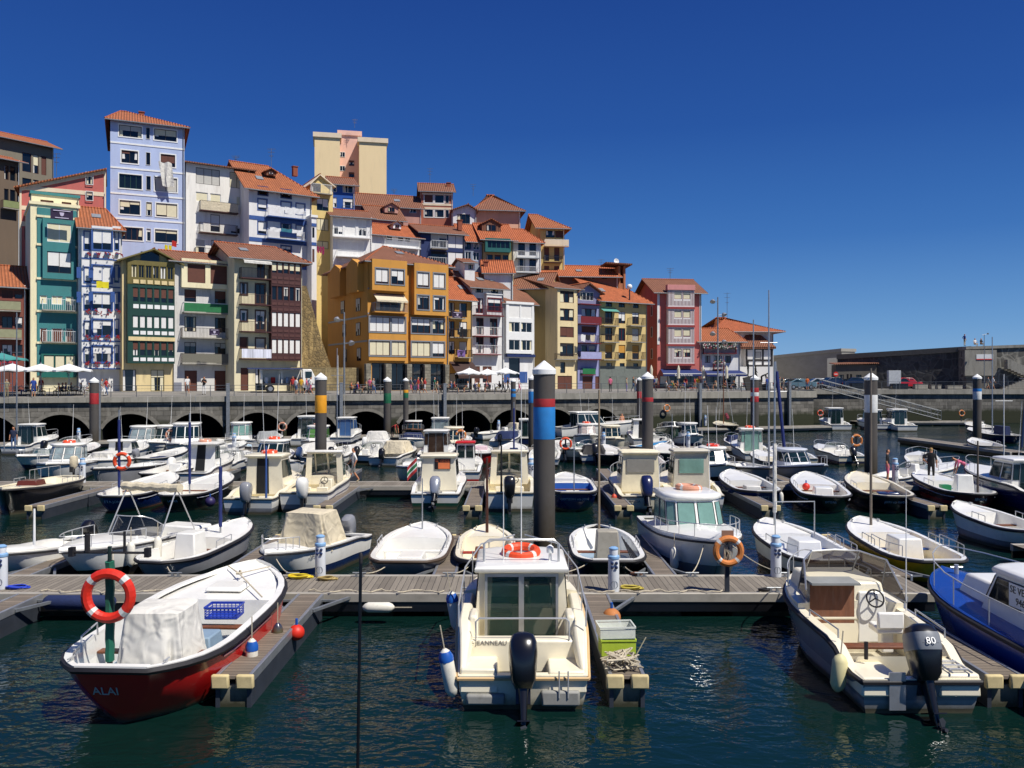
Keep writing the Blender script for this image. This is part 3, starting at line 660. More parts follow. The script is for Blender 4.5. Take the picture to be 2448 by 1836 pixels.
TEAL = wallm('teal_wall', '#3d7d7d', dirt=.12); CRM = wallm('cream_wall', '#e6dbb4'); 
h = House(cA, 'narrow teal and cream house with white crisscross balconies', 335, 868, 1075, 33, D=87, dep=10, wall=CRM, ref=620)
h.bay(410, 845, 1090, 2940, .12, TEAL, [(440, 520), (570, 690), (725, 810)], [(2070-260+480-235, 2410-260+300-300, 'w0w1', 'w0w2', 'w0w1'), (2415, 2590, 'w9b1', 'w9b1', 'w9b1')], ref=480, name='teal_facing')
h.bay(470, 830, 1215, 1875, .55, TEAL, [(520, 785)], [(1265, 1470, 'w9c2'), (1575, 1810, 'k6w2')], ref=640)
h.bay(455, 840, 2700, 2960, .5, mat('green_panel', '#1c6156', .5, var=.1), [(480, 600), (605, 715), (722, 835)], [(2715, 2885, 'g9c1')], ref=640, name='glazed_gallery')
for yb in (2215, 2565): h.balcony(465, 835, yb - 115, yb, 'white', ref=640, gap=.18)
for y in (1190, 1500, 1870, 2225, 2570): h.band(400, 850, y, .22, CRM, ref=640, proj=.2)
h.roof('flat', m=CRM).done()
hb = House(cA, 'cream attic block with a teal flat roof behind the teal house', 345, 870, 960, 33, D=89.5, dep=2, wall=CRM, ref=600, name='attic_block', cat='building')
hb.win([(445, 590), (680, 785)], [(1015, 1075, 'b9b1')], ref=600).roof('flat', m=TEAL).done()

WBL = wallm('white_facade', '#dddcd9')
h = House(cB, 'white house with a faceted bay tower trimmed in blue and flower boxes', 868, 1345, -195, 30, D=88, dep=9, wall=WBL, ref=1100)
FLW = mat('geranium_flowers', '#8f1d1d', .9, var=.4, scale=20)
rows = [(-140, 30, 80, 'u6w2'), (255, 410, 440, 'u8w2'), (555, 670, 740, 'u6w2'), (850, 990, 1030, 'u5w2'), (1140, 1230, 1320, 'u4w2')]
h.bay(1010, 1240, -180, 1390, .95, WBL, [(1020, 1230)], [(r[0], r[2], r[3]) for r in rows], ref=1120, sur='u', name='bay_tower')
h.bay(900, 1010, -180, 1390, .55, WBL, [(925, 995)], [(r[0] + 12, r[2], r[3][:3] + '1') for r in rows], ref=950, sur='u', name='bay_flank')
h.bay(1240, 1330, -180, 1390, .55, WBL, [(1262, 1310)], [(r[0] - 8, r[2], r[3][:3] + '1') for r in rows], ref=1290, sur='u', name='bay_flank')
for y in (185, 490, 1090, 1395):
    z = h.Z(1120, y, -.95); q = MB(); q.box(h.U(900, -.55), h.U(1010, -.55) - .001, -.6, -.4, z, z + .13); q.box(h.U(1010, -.95), h.U(1240, -.95), -1.0, -.8, z, z + .13); q.box(h.U(1240, -.55) + .001, h.U(1330, -.55), -.6, -.4, z, z + .13); q.build('string_course', FR['u'], h.root)
for y in (330, 600):
    for x in (868, 1000, 1240, 1320):
        yo = -1.0 if 950 < x < 1300 else -.6; u = h.U(x, yo); z = h.Z(x, y, yo); MB().box(u - .2, u + .2, yo - .03, yo + .03, z - .55, z + .55).build('shutter', FR['u'], h.root)
for y in (115, 735, 1020, 1310):
    for x in ((940, 980), (1035, 1105), (1150, 1215), (1270, 1310)):
        yo = -1.12 if 1010 < x[0] < 1240 else -.72; z = h.Z(x[0], y, yo); q = MB()
        u0, u1 = h.U(x[0], yo), h.U(x[1], yo); q.box(u0, u1, yo - .1, yo + .1, z - .15, z); q.mi = 1
        for k in range(14): a, b_, c_ = rnd.uniform(u0, u1), yo + rnd.uniform(-.1, .1), z + rnd.uniform(-.1, .06); q.box(a - .05, a + .05, b_ - .05, b_ + .05, c_ - .05, c_ + .05, Matrix.Rotation(rnd.uniform(0, .3), 4, 'X'))
        q.build('flower_box', [FR['u'], FLW], h.root)
h.roof('hip', -380, 1060, TILE, ov=.9, oe=.3, hr=1.5).skylight(860 + 200, -330).done()

OLV = FR['o']; YEL = wallm('buff_wall', '#d9c491', dirt=.35)
h = House(cB, 'house with an olive gabled timber gallery over dark green glazed galleries', 1345, 1945, 200, 33, D=88.5, dep=9, wall=YEL, ref=1650)
h.bay(1405, 1925, 470, 1330, .75, FR['g'], [(1460 + i * 78, 1460 + i * 78 + 66) for i in range(6)], [(500, 660, 'g6b1'), (810, 945, 'g9w1'), (1095, 1250, 'g5b1')], ref=1660, name='glazed_gallery')
h.bay(1405, 1925, 205, 465, .7, OLV, [(1445 + i * 80, 1445 + i * 80 + 66) for i in range(6)], [(255, 395, 'o0w2')], ref=1660, name='timber_gallery')
for y, hh in ((685, .42), (975, .38), (1268, .36), (415, .4)):
    for i in range(6):
        yo = -.76; a, b_ = h.U(1468 + i * 78, yo), h.U(1468 + i * 78 + 60, yo); z = h.Z(1660, y, yo); MB().box(a, b_, -.79, -.757, z - hh, z).build('panel', FR['w'] if y != 415 else YEL, h.root)
zz = h.Z(1660, 1040, -.8); MB().box(h.U(1415, -.8), h.U(1930, -.8), -.84, -.752, zz - .4, zz).build('fascia', YEL, h.root)
h.win([(1345, 1500)], [(1400, 1640, 'k0d1')], ref=1650).win([(1660, 1810)], [(1400, 1640, 'o3c2')], ref=1650)
h.roof('gable', 75, 1680, OLV, ov=1.0); zz = h.Z(1680, 130)
q = MB(); q.box(h.W / 2 - .9, h.W / 2 + .9, -.12, -.02, h.H - .2, h.H + .9); q.build('gable_window', PANE, h.root); h.done()

h = House(cD, 'white and cream house with a deep loggia and a green balcony screen', 165, 830, 205, 34, D=91, dep=9, wall=wallm('dirty_white_wall', '#cfccc6', dirt=.4), ref=500)
h.bay(250, 805, 190, 505, .55, CRM, [(315, 512), (568, 762)], [(245, 450, 'b9b1')], ref=530, name='upper_gallery')
h.win([(280, 410), (615, 740)], [(525, 660, 'k6b1'), (820, 985, 'k0w2'), (1100, 1290, 'k2l2')], ref=500).win([(282, 420), (612, 750)], [(1410, 1640, 'b9b1')], ref=500)
h.balcony(265, 775, 670, 770, 'white', ref=520, proj=.85, solid=BL['g']).balcony(245, 795, 945, 1045, 'iron', ref=520, proj=.95).balcony(245, 780, 1225, 1330, 'iron', ref=520, proj=.95, solid=mat('reed_screen', '#6f6c60', .9, var=.3, scale=14, stretch=.1))
for x in (180, 205): h.band(165, 250, 1540, 1.6, mat('grey_dado', '#7d7f88', .9, var=.1, dirt=.3), ref=165, proj=.03); break
h.roof('side', 120, 500, TILEO, ov=.7).done()

BRW = FR['m']
h = House(cD, 'tall house with dark brown timber galleries and a striped awning on top', 830, 1575, 165, 35, D=91.5, dep=9, wall=wallm('pale_cream_wall', '#ddd2ae'), ref=1230)
h.bay(1238, 1565, 215, 1300, .8, BRW, [(1243 + i * 65, 1243 + i * 65 + 58) for i in range(5)], [(225, 345, 'm7c1', 'm6c1', 'm5c1', 'm6c1', 'm6c1'), (485, 640, 'm0w1', 'm0w1', 'm1w1', 'm0w1', 'm1w1'), (770, 930, 'm9w1'), (1065, 1225, 'm9w1')], ref=1400, name='timber_gallery')
for y in (380, 430, 665, 725, 960, 1010, 1255):
    z = h.Z(1400, y, -.85); q = MB()
    for i in range(5): a, b_ = h.U(1246 + i * 64, -.85), h.U(1246 + i * 64 + 54, -.85); q.box(a, b_, -.835, -.803, z - .28, z)
    q.build('timber_panelling', mat('maroon_panel', '#52302b', .6, var=.15), h.root)
for i, (yt, yb) in enumerate(((430, 670), (725, 960), (1030, 1170))):
    h.win([(895, 975), (1065, 1170)], [(yt + 20, yb - 90 if i < 2 else yb - 10, ['b0w2', 'b2w1', 'b9b1'][i], ''), (yt + 20, yb, '', ['b0w2', 'b2w2', 'b9l1'][i])], ref=1030, sur='b')
h.win([(1080, 1170)], [(215, 380, 'b0w2')], ref=1030)
for yb, sol in ((385, None), (675, None), (975, None), (1275, mat('striped_screen', '#c9cad6', .8, var=.5, scale=2.5, stretch=20))): h.balcony(895, 1225, yb - 105, yb, 'iron', ref=1030, proj=.95, solid=sol, slab=BRW)
h.win([(900, 985), (1060, 1175)], [(1380, 1630, 'b9b1', 'k0b2')], ref=1030).win([(1255, 1370)], [(1385, 1470, 'k9d1')], ref=1030)
q = MB(); u0, u1 = h.U(930, -1.0), h.U(1235, -1.0); z = h.Z(1030, 185); q.poly((u0, 0, z + .1), (u1, 0, z + .1), (u1, -1.3, z - .35), (u0, -1.3, z - .35)); q.poly((u0, -1.3, z - .35), (u1, -1.3, z - .35), (u1, -1.3, z - .6), (u0, -1.3, z - .6)); q.build('awning', WCANVAS, h.root)
h.balcony(895, 1560, 1300, 1310, 'm', proj=.82, ref=1230, slab=BRW) if False else None
zz = h.Z(1230, 1330); MB().box(.02, h.W - .02, -.04, -.002, .02, zz).build('stone_base', mat('grey_base', '#8a8883', .9, var=.14, dirt=.4), h.root) if False else None
h.roof('side', 5, 780, TILEO, ov=.85, hr=2.2).skylight(930, 25).done()

# stone bank and stair gap before the orange building
SAND = stonemat('sandstone_rubble', '#8f7a50', '#5d4f38', .42, .3, rubble=True)
sw = thing('retaining_wall', 'yellow rubble retaining wall between brown gallery house and orange building', 'retaining wall', (*at(700, 97).xy, PZ), R(20))
q = MB(); q.loft([[(0, 0, 0), (5.2, 0, 0), (5.2, 5, 0), (0, 5, 0)], [(0, .4, 6), (3.2, .4, 6), (3.2, 5, 6), (0, 5, 6)], [(0, .8, 12), (1.6, .8, 12), (1.6, 5, 12), (0, 5, 12)]]); q.build('wall', SAND, sw)
q = MB(); q.box(-.5, 7, -2.6, -.01, 0, 2.6); q.build('lower_terrace', stonemat('sandstone_blocks', '#99875f', '#5d4f38', .6, .35), sw)

OCH = wallm('ochre_wall', '#c68d3e', dirt=.16, var=.07)
h = House(cG, 'large orange apartment building on stone arcade pillars', 640, 1530, 215, 31, D=96, dep=13.5, wall=OCH, ref=1080)
st = 'y'
h.bay(690, 1075, 190, 530, .85, OCH, [(730, 868), (902, 1040)], [(292, 455, 'b8w2', 'b4w2')], ref=880, sur='s')
h.bay(1155, 1530, 235, 800, .85, OCH, [(1190, 1315), (1368, 1490)], [(335, 495, 'b8w2', 'b9w2'), (588, 740, 'b1w2', 'b2w2')], ref=1340, sur='s')
h.bay(655, 1065, 805, 1300, .35, OCH, [(662, 885), (905, 1055)], [(822, 985, 'b9w3', 'b9w2'), (1085, 1245, 'b9c3', 'b9c2')], ref=860, sur='s')
h.bay(1115, 1495, 825, 1310, .35, OCH, [(1125, 1330), (1355, 1485)], [(840, 1000, 'b4w3', 'b1w2'), (1095, 1255, 'b9c3', 'b7w2')], ref=1305, sur='s')
h.win([(730, 1050)], [(560, 750, 'b2d4')], ref=880)
h.balcony(700, 1070, 665, 760, 's', proj=1.0, ref=880, slab=OCH)
q = MB(); u0, u1, z = h.U(730, -.9), h.U(1070, -.9), h.Z(880, 565, -.9); q.poly((u0, -.1, z), (u1, -.1, z), (u1, -1.3, z - .75), (u0, -1.3, z - .75)); q.box(u0, u1, -1.32, -1.28, z - .95, z - .75); q.build('awning', CANVAS, h.root)
for y in (495, 770, 1030): h.band(640, 655, y, .18, FR['s'], ref=640)
# arcade at street level: dark glazing behind the pillars stands in for the recess's shade
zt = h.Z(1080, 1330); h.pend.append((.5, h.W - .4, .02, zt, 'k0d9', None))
PILL = stonemat('pillar_stone', '#8d8776', '#57534a', .5, .33)
for a, b_ in ((620, 675), (835, 900), (1070, 1125), (1265, 1330), (1490, 1535)):
    MB().box(h.U(a, -.4), h.U(b_, -.4), -.55, .15, .0, zt - .1).build('pillar', PILL, h.root, bevel=.05)
for (y, z, w_) in ((2.0, 3.4, 1.2), (2.2, 6.3, 1.3), (2.2, 9.1, 1.3), (6.6, 3.4, .8), (7.0, 6.4, 1.0), (7.4, 9.2, 1.2), (2.2, 12.0, 1.6), (7.6, 12.0, 1.6)): h.side_win(y, z, w_, 1.5, 'b6l2')
for y0, y1 in ((1.2, 4.8), (7.0, 10.6)):
    q = MB(); q.prism([(y0, 11.2), (y1, 11.2), (y1, 14.4), ((y0 + y1) / 2, 15.1), (y0, 14.4)], -.75, -.002, 0); q.build('side_bay', OCH, h.root)
for z in (5.5, 8.3): MB().box(-.04, -.002, .1, 13.2, z, z + .2).build('string_course', FR['s'], h.root)
h.roof('hip', 50, 900, TILEO, ov=.6, hl=5.2, hr=5.5).skylight(990, 125, back=4).chimney(975, 160, .5, 3, FR['w']); h.done()

h = House(cG, 'narrow ochre house with dark awning squeezed beside the orange building', 1530, 1792, 600, 33, D=110, dep=9, wall=wallm('ochre_pale_wall', '#c69a52'), ref=1660)
h.win([(1535, 1600), (1650, 1735)], [(665, 820, 'b0w2', 'b0w1'), (870, 1040, 'b0w2', 'b3w2'), (1090, 1230, 'b3w2', 'b6l1')], ref=1660)
h.balcony(1532, 1700, 755, 830, 'iron', ref=1660).balcony(1532, 1765, 955, 1040, 'iron', ref=1660).balcony(1620, 1780, 1185, 1260, 'iron', ref=1660)
q = MB(); u0, u1, z = h.U(1540), h.U(1790), h.Z(1660, 1310); q.poly((u0, 0, z), (u1, 0, z), (u1 + .3, -2.4, z - 1.9), (u0, -2.4, z - 1.9)); q.box(u0, u1 + .3, -2.44, -2.38, z - 2.2, z - 1.9); q.build('awning', mat('brown_awning', '#3c2a26', .9), h.root)
h.win([(1545, 1780)], [(1440, 1625, 'k0d3')], ref=1660)
h.roof('side', 385, 1600, TILEN, ov=.6).skylight(1675, 500).done()

h = House(cH, 'slim white house with dark red balconies and a white bay', 220, 568, 385, 33, D=113, dep=9, wall=WBL, ref=400)
h.win([(262, 345), (432, 512)], [(395, 465, 'k0w2'), ], ref=400).win([(265, 345)], [(525, 690, 'r0d2')], ref=400).win([(268, 352), (420, 503)], [(740, 925, 'r2d2'), (950, 1130, 'r3d2')], ref=400)
h.bay(385, 550, 480, 705, .6, WBL, [(400, 540)], [(525, 660, 'r3w2')], ref=470, sur='r', roofm=FR['w'])
for yb, x1 in ((705, 560), (935, 535), (1135, 530)): h.balcony(240, x1, yb - 95, yb, 'white' if yb > 800 else 'r', ref=400, slab=FR['r'], gap=.22)
h.win([(250, 310), (340, 440)], [(1270, 1450, 'r9b1', 'r7b2')], ref=400)
h.roof('side', 240, 240, TILEO, ov=.7).skylight(310, 315).skylight(440, 320).chimney(205, 275, .6, 2, FR['w']).done()

h = House(cH, 'white house with a blue base and a fully glazed white gallery', 570, 910, 560, 33, D=116, dep=9, wall=WBL, ref=740)
h.bay(600, 905, 560, 1130, .55, FR['w'], [(630, 752), (765, 885)], [(585, 740, 'w9w1'), (785, 895, 'w0w2'), (980, 1095, 'w0w2')], ref=750, name='glazed_gallery')
h.win([(630, 750)], [(1180, 1400, 'n0d1')], ref=740)
for a, b_ in ((575, 635), (745, 830)): h.band(a, b_, 1330, 1.5, FR['u'], ref=740, proj=.04, name='blue_base')
h.band(590, 900, 1140, .35, FR['n'], ref=740, proj=.5)
h.roof('side', 380, 640, TILEO, ov=.5).skylight(630, 440).done()

KH = wallm('khaki_wall', '#b59a62')
h = House(cH, 'tall cream house with a bay of brown windows and a long shaded side wall', 1140, 1388, 400, 33, D=119, dep=15, wall=wallm('cream_house_wall', '#dcc99b'), ref=1260)
h.bay(1165, 1385, 410, 1190, .5, wallm('cream_house_wall', '#dcc99b'), [(1193, 1345)], [(440, 570, 'b2d3'), (635, 770, 'b1d3'), (835, 950, 'b8b2'), (1015, 1160, 'b2d2')], ref=1270)
h.balcony(1140, 1370, 1180, 1190, 'iron', ref=1260, proj=.6).win([(1195, 1250), (1305, 1350)], [(1225, 1345, 'k0d1', '')], ref=1260).win([(1165, 1325)], [(1375, 1520, 'b9b2')], ref=1260)
h.roof('side', 335, 1300, TILEO, ov=.7).side_win(4, 13, .9, 1.2, 'k0d1').done()
h = House(cH, 'slim lilac house with maroon balconies and a white gabled attic', 1388, 1632, 440, 33, D=121, dep=9, wall=wallm('lilac_wall', '#8d8fb5'), ref=1500)
h.win([(1405, 1565)], [(450, 545, 'w1w4')], ref=1500).win([(1430, 1590)], [(635, 725, 'r0d3'), (830, 900, 'r9b1')], ref=1500).win([(1425, 1490), (1510, 1585)], [(1040, 1180, 'n0d1', 'u3l1')], ref=1500)
for yb, sol in ((580, None), (800, FR['r']), (1010, None), (1190, mat('lilac_screen', '#9a9bc0', .8))): h.balcony(1400, 1630, yb - 80, yb, 'iron', ref=1500, slab=FR['r'], solid=sol)
h.win([(1440, 1550), (1580, 1640)], [(1380, 1520, 'b9b1', 'r9b1')], ref=1500).balcony(1430, 1575, 1295, 1360, 'g', ref=1500, proj=.5, solid=BL['g'], slab=FR['r'])
h.roof('gable', 350, 1490, TILEO, ov=.7).done()
h = House(cH, 'yellow house with a grey base and iron balconies under a wide tiled roof', 1632, 2150, 530, 30, D=123.5, dep=11, wall=wallm('yellow_wall', '#d2b87c'), ref=1890)
h.win([(1695, 1768), (1838, 1908), (1995, 2060)], [(545, 622, 'k0w2')], ref=1890).win([(1690, 1768), (1838, 1912), (1988, 2062)], [(670, 800, 'b0w2', 'b5w2', 'b3w2'), (850, 990, 'b0w2', 'r0w2', 'b9l1'), (1035, 1190, 'b5y1', 'b5y1', 'b5y1')], ref=1890)
h.win([(1700, 1765), (1850, 1905), (2000, 2055)], [(1235, 1345, 'k0d1')], ref=1890).win([(1692, 1815), (1850, 1910), (2005, 2060)], [(1385, 1515, 'g9g2', 'k0d1', 'k0d1')], ref=1890)
for yb in (820, 1000, 1195): h.balcony(1660, 1830, yb - 80, yb, 'iron', ref=1745, proj=.8).balcony(1955, 2120, yb - 80, yb, 'iron', ref=2040, proj=.8)
zb_ = h.Z(1890, 1270); q = MB(); wall_holes(q, h.W - .04, zb_, [p[:4] for p in h.pend if p[2] < zb_ - .4 and p[3] < zb_] + [(p[0], p[1], p[2], zb_) for p in h.pend if p[2] < zb_ - .05 and p[3] >= zb_], -.03, -.003, 0, .02); q.build('stone_base', mat('grey_base_render', '#6b716b', .9, var=.12, dirt=.2), h.root)
q = MB(); u0, u1, z = h.U(1665, -.8), h.U(1840, -.8), h.Z(1745, 640, -.8); q.poly((u0, 0, z + .2), (u1, 0, z + .2), (u1, -1.1, z - .35), (u0, -1.1, z - .35)); q.build('awning', mat('green_awning', '#4f8f83', .8), h.root)
h.roof('side', 318, 1700, TILEN, ov=.8, hr=3.5).skylight(1650, 430).done()
PNK = wallm('pink_wall', '#c06a62'); 
h = House(cI, 'tall pink house with a red and white striped bay above a blue awning', 420, 905, 255, 8, D=131, dep=11, wall=PNK, ref=660)
h.bay(540, 830, 250, 1060, .9, mat('white_boarding', '#ddd8d4', .6, var=.05), [(608, 690), (707, 785)], [(262, 345, 'r9c1'), (472, 550, 'r9c1'), (670, 760, 'r9c1', 'r8c1'), (890, 985, 'r4c2')], ref=660, name='striped_bay')
q = MB(); yo = -.93
for i in range(19):
    x = 547 + i * 15.3
    if any(a - 4 < x < b_ + 4 for a, b_ in ((608, 690), (707, 785))):
        segs = ((365, 415), (565, 615), (780, 825), (1000, 1045))
    else: segs = ((255, 415), (465, 615), (665, 825), (885, 1045))
    for a, b_ in segs: q.box(h.U(x, yo), h.U(x, yo) + .065, yo, -.902, h.Z(660, b_, yo), h.Z(660, a, yo))
q.build('red_boarding_stripe', FR['r'], h.root)
for y in (440, 640, 850, 1065): z = h.Z(660, y, -1); MB().box(h.U(520, -1), h.U(835, -1), -1.05, -.905, z - .2, z + .12).build('spandrel', mat('red_spandrel', '#8f3230', .7, var=.12), h.root)
q = MB(); z = h.Z(660, 235); q.box(h.U(530, -.9), h.U(835, -.9), -1.1, -.1, z - .25, z + .55); q.build('bay_parapet', wallm('pink_parapet', '#cf8b86'), h.root)
for a, b_ in ((420, 445), (885, 905)): h.band(a, b_, 262, h.H - h.Z(660, 840), FR['w'], ref=660, proj=.06, name='quoin')
for z in (4.6, 8, 11.3): h.side_win(2.2, z, .9, 1.6, 'w9b1'); h.side_win(5.6, z, .9, 1.6, 'w9b1')
def awn(h, x0, x1, yt, yb, m, ref, proj=2.6, txt=None):
    u0, u1, z, z2 = h.U(x0, -proj / 2), h.U(x1, -proj / 2), h.Z(ref, yt), h.Z(ref, yb, -proj); q = MB(); q.poly((u0 + .4, -.05, z), (u1 - .4, -.05, z), (u1, -proj, z2), (u0, -proj, z2)); q.box(u0, u1, -proj - .03, -proj + .03, z2 - .4, z2 - .08); q.mi = 1; q.box(u0, u1, -proj - .05, -proj + .05, z2 - .08, z2 + .02)
    a = q.build('awning', [m, FR['w']], h.root)
    if txt: text_obj(txt, .42, FR['w'], a, frame_of(((u0 + u1) / 2, -proj - .06, z2 - .25), (1, 0, 0), (0, -1, 0)))
AWB = mat('navy_awning', '#1b2c63', .85, var=.1)
awn(h, 455, 905, 1115, 1165, AWB, 660, 2.6, 'BAR AMETXAK')
h.win([(450, 880)], [(1190, 1320, 'k0d5')], ref=660)
h.roof('side', 128, 560, TILEO, ov=.8).done()
TAV = wallm('tavern_white', '#e2e0db', dirt=.12)
h = House(cI, 'small white tavern with red flower balcony and the navy bar awning', 908, 1335, 785, 3, D=132.5, dep=8, wall=TAV, ref=1100)
h.win([(945, 1005), (1045, 1132), (1170, 1232)], [(790, 850, 'r6b1'), (968, 1048, 'r0d2')], ref=1100)
h.balcony(925, 1290, 870, 940, 'r', ref=1100, slab=FR['r'], gap=.1).balcony(1040, 1160, 1055, 1115, 'r', ref=1100, slab=FR['r'], gap=.1)
for x0, x1, y in ((925, 1295, 868), (1040, 1165, 1048)):
    q = MB(); u0, u1, z = h.U(x0, -.95), h.U(x1, -.95), h.Z(1100, y, -.95)
    for k in range(int((u1 - u0) * 40)): a, b_, c_ = rnd.uniform(u0, u1), -.95 + rnd.uniform(-.25, .12), z + rnd.uniform(-.35, .45); q.mi = rnd.choice((0, 0, 1, 2, 2)); q.box(a - .07, a + .07, b_ - .07, b_ + .07, c_ - .06, c_ + .06, Matrix.Rotation(rnd.uniform(-.02, .02), 4, 'Y'))
    q.build('flowers', [mat('white_flowers', '#d9d6c8', .9), mat('pink_flowers', '#b5405a', .9), mat('leaf_green', '#3d4f24', .9, var=.4)], h.root)
awn(h, 940, 1380, 1130, 1168, AWB, 1100, 2.6, 'BAR AMETXAK')
h.win([(960, 1280)], [(1190, 1330, 'k0d4')], ref=1100)
h.roof('side', 668, 1100, TILE, ov=.9, hr=1.6).done()
h = House(cI, 'white house with a dark half timbered bay and a broad hip roof', 1100, 1700, 675, 2, D=142, dep=16, wall=TAV, ref=1500, zb=PZ)
h.win([(1425, 1505)], [(735, 795, 'k8w1')], ref=1500)
h.bay(1395, 1690, 895, 1085, 1.6, TAV, [(1490, 1565)], [(925, 1010, 'k9l1')], ref=1540, name='timbered_bay')
q = MB(); yo = -1.66
for x in (1395, 1482, 1575, 1672): q.box(h.U(x, yo), h.U(x, yo) + .3, yo, -1.605, h.Z(1540, 1085, yo), h.Z(1540, 895, yo))
for y in (895, 1020, 1080): q.box(h.U(1395, yo), h.U(1690, yo), yo - .02, -1.607, h.Z(1540, y, yo) - .14, h.Z(1540, y, yo) + .14)
q.build('timber_frame', FR['k'], h.root)
q = MB(); u0, u1 = h.U(1335, -1.6), h.U(1720, -1.6); z = h.Z(1540, 875, -1.6); xm = (u0 + u1) / 2
P = [(u0, -2.2, z), (u1, -2.2, z), (xm + 1.0, -.02, z + 2.1), (xm - 1.5, -.02, z + 2.1)]; q.poly(*P); q.poly(P[1], (u1, -.02, z), P[2]); q.poly((u0, -.02, z), P[0], P[3]); q.box(u0 + .05, u1 - .05, -2.15, -.03, z - .28, z - .02); q.build('bay_roof', [TILEO], h.root)
q = MB(); q.box(h.U(1330, -3), h.U(1690, -3), -3.2, -.01, 0, h.Z(1500, 1090, -3)); q.build('lower_storey', TAV, h.root)
h.roof('hip', 550, 1190, TILEN, ov=1.5, hl=5, hr=9).done()
# ---- upper town behind the front row
SAL = wallm('salmon_wall', '#bd655c', dirt=.12); CRT = wallm('cream_trim', '#e0cdb0', dirt=.1)
h = House(cA, 'salmon house with cream bands and a long sloping roof edge', 215, 1165, 850, 25, 12, dep=9, wall=SAL, zb=5)
h.win([(385, 462), (500, 565)], [(880, 940, 'k0w1')], ref=400).win([(950, 1022)], [(705, 835, 'k3w1'), (915, 1010, 'k0w1')], ref=985, sur='w').win([(945, 1085)], [(1150, 1230, 'b9b1')], ref=985)
h.win([(270, 370)], [(1310, 1440, 'k5c1')], ref=270)
h.roof('slant', 660, 1165, TILE, ov=.5)
for x0, x1, y, hh in ((235, 1150, 845, .45), (235, 1150, 1065, .45), (235, 345, 1240, .5)): h.band(x0, x1, y, hh, CRT, ref=235)
h.band(215, 238, 850, 9.0, CRT, proj=.06); h.band(1145, 1168, 660, 12.5, CRT, ref=1165, proj=.06)
u0, u1 = .05, h.W - .05; z0, z1 = h.H - .15, h.top[1] - .15; MB().loft([[(u0, -.07, z0 - .4), (u0, -.003, z0 - .4), (u0, -.003, z0), (u0, -.07, z0)], [(u1, -.07, z1 - .4), (u1, -.003, z1 - .4), (u1, -.003, z1), (u1, -.07, z1)]]).build('verge_band', CRT, h.root)
h.done()
hb = House(cA, 'teal annex with a cream shuttered window below the salmon house', 228, 345, 1260, 25, 16, dep=6, wall=TEAL, zb=PZ, name='annex', cat='building')
hb.win([(270, 335)], [(1310, 1440, 'k7c1')], ref=270, sur='w').roof('flat', m=CRM).done()
LBL = wallm('pale_blue_wall', '#adbad8', dirt=.2, dcol=(.25, .28, .36))
h = House(cA, 'tall pale blue apartment tower with white string courses and hanging sheet', 1215, 2032, 100, 24, 16, dep=14, wall=LBL, zb=5, ref=1235, cat='apartment tower')
rows = [(1, 175, 300), (1, 452, 590), (1, 715, 870), (1, 1005, 1155), (1, 1300, 1440)]
c1 = [[(1312, 1560), (1610, 1650), (1700, 1945)], [(1338, 1520), (1610, 1655), (1770, 1930)], [(1312, 1562), (1612, 1660), (1705, 1950)], [(1318, 1542), (1612, 1672), (1720, 1952)], [(1325, 1572), (1614, 1662), (1708, 1952)]]
s1 = [('k4l2', 'k0w1', 'k5c2'), ('k2b2', 'k0w1', 'b6b2'), ('g0w4', 'k0w1', 'k9l2'), ('k4c2', 'k5c1', 'b8c2'), ('b0w4', 'w2w1', 'k2c2')]
for (q_, yt, yb), cs, ss in zip(rows, c1, s1): h.win(cs, [(yt, yb, *ss)], ref=1330, sur='w')
for y in (357, 632, 915, 1192): h.band(1216, 2030, y, .2, FR['w'], ref=1230)
h.roof('hip', 62, 1640, TILE, ov=.6, hl=1.6, hr=7.0).chimney(1560, 45, 1.0, 7); 
q = MB(); x = h.U(1810, -.9); zz = h.Z(1810, 590, -.9)
rr = []
for j in range(9):
    z = zz - j * .36; rr.append([(x - 1.0 + 2.0 * i / 12 + .06 * j * (1 if i < 6 else .6), -.9 + .12 * math.sin(i * 1.3 + j * .5), z + .08 * math.sin(i * .9)) for i in range(13)])
rr = rr[:]; q.grid([r[2:-1] for r in rr]); q.grid([[(a, b - .03, c) for a, b, c in r[2:-1]] for r in rr])
sh = q.build('hung_sheet', WCANVAS, None); sh.matrix_world = Matrix.Translation((h.P.x, h.P.y, h.zb)) @ Matrix.Rotation(h.th, 4, 'Z'); tag(sh, 'white sheet hung out to dry on the pale blue tower', 'laundry')
h.done()
h = House(cC, 'worn white apartment house with two long balconies beside the blue tower', 22, 722, 395, 33, 17, dep=11, wall=wallm('worn_white_wall', '#e6e2d8', dirt=.3, dcol=(.3, .25, .2)), zb=5)
h.win([(130, 395), (503, 660)], [(458, 635, 'k9l3', 'k9c2')], ref=130).win([(130, 262), (288, 405), (575, 672)], [(728, 832, 'w9c1')], ref=130).win([(125, 212), (292, 395), (512, 655)], [(960, 1150, 'w9w1', 'k6w1', 'w8w2')], ref=130).win([(128, 235), (298, 408)], [(1245, 1400, 'w5l1', 'k4w1')], ref=130)
h.balcony(172, 590, 820, 920, 'iron', ref=172, slab=FR['b'], solid=CANVAS).balcony(168, 585, 1065, 1165, 'iron', ref=172, slab=FR['b']).balcony(120, 300, 1345, 1420, 'iron', ref=172)
h.roof('shed', None, rise=1.2, m=TILEO, ov=.7).done()
h = House(cC, 'white house with blue painted trim, laundry balconies and an orange roof', 715, 1405, 655, 34, 14, dep=12, wall=WBL, zb=5, ref=720)
UT = FR['u']
h.win([(818, 920), (1070, 1178)], [(655, 760, 'n0w1', 'n0w1')], ref=820, sur='n')
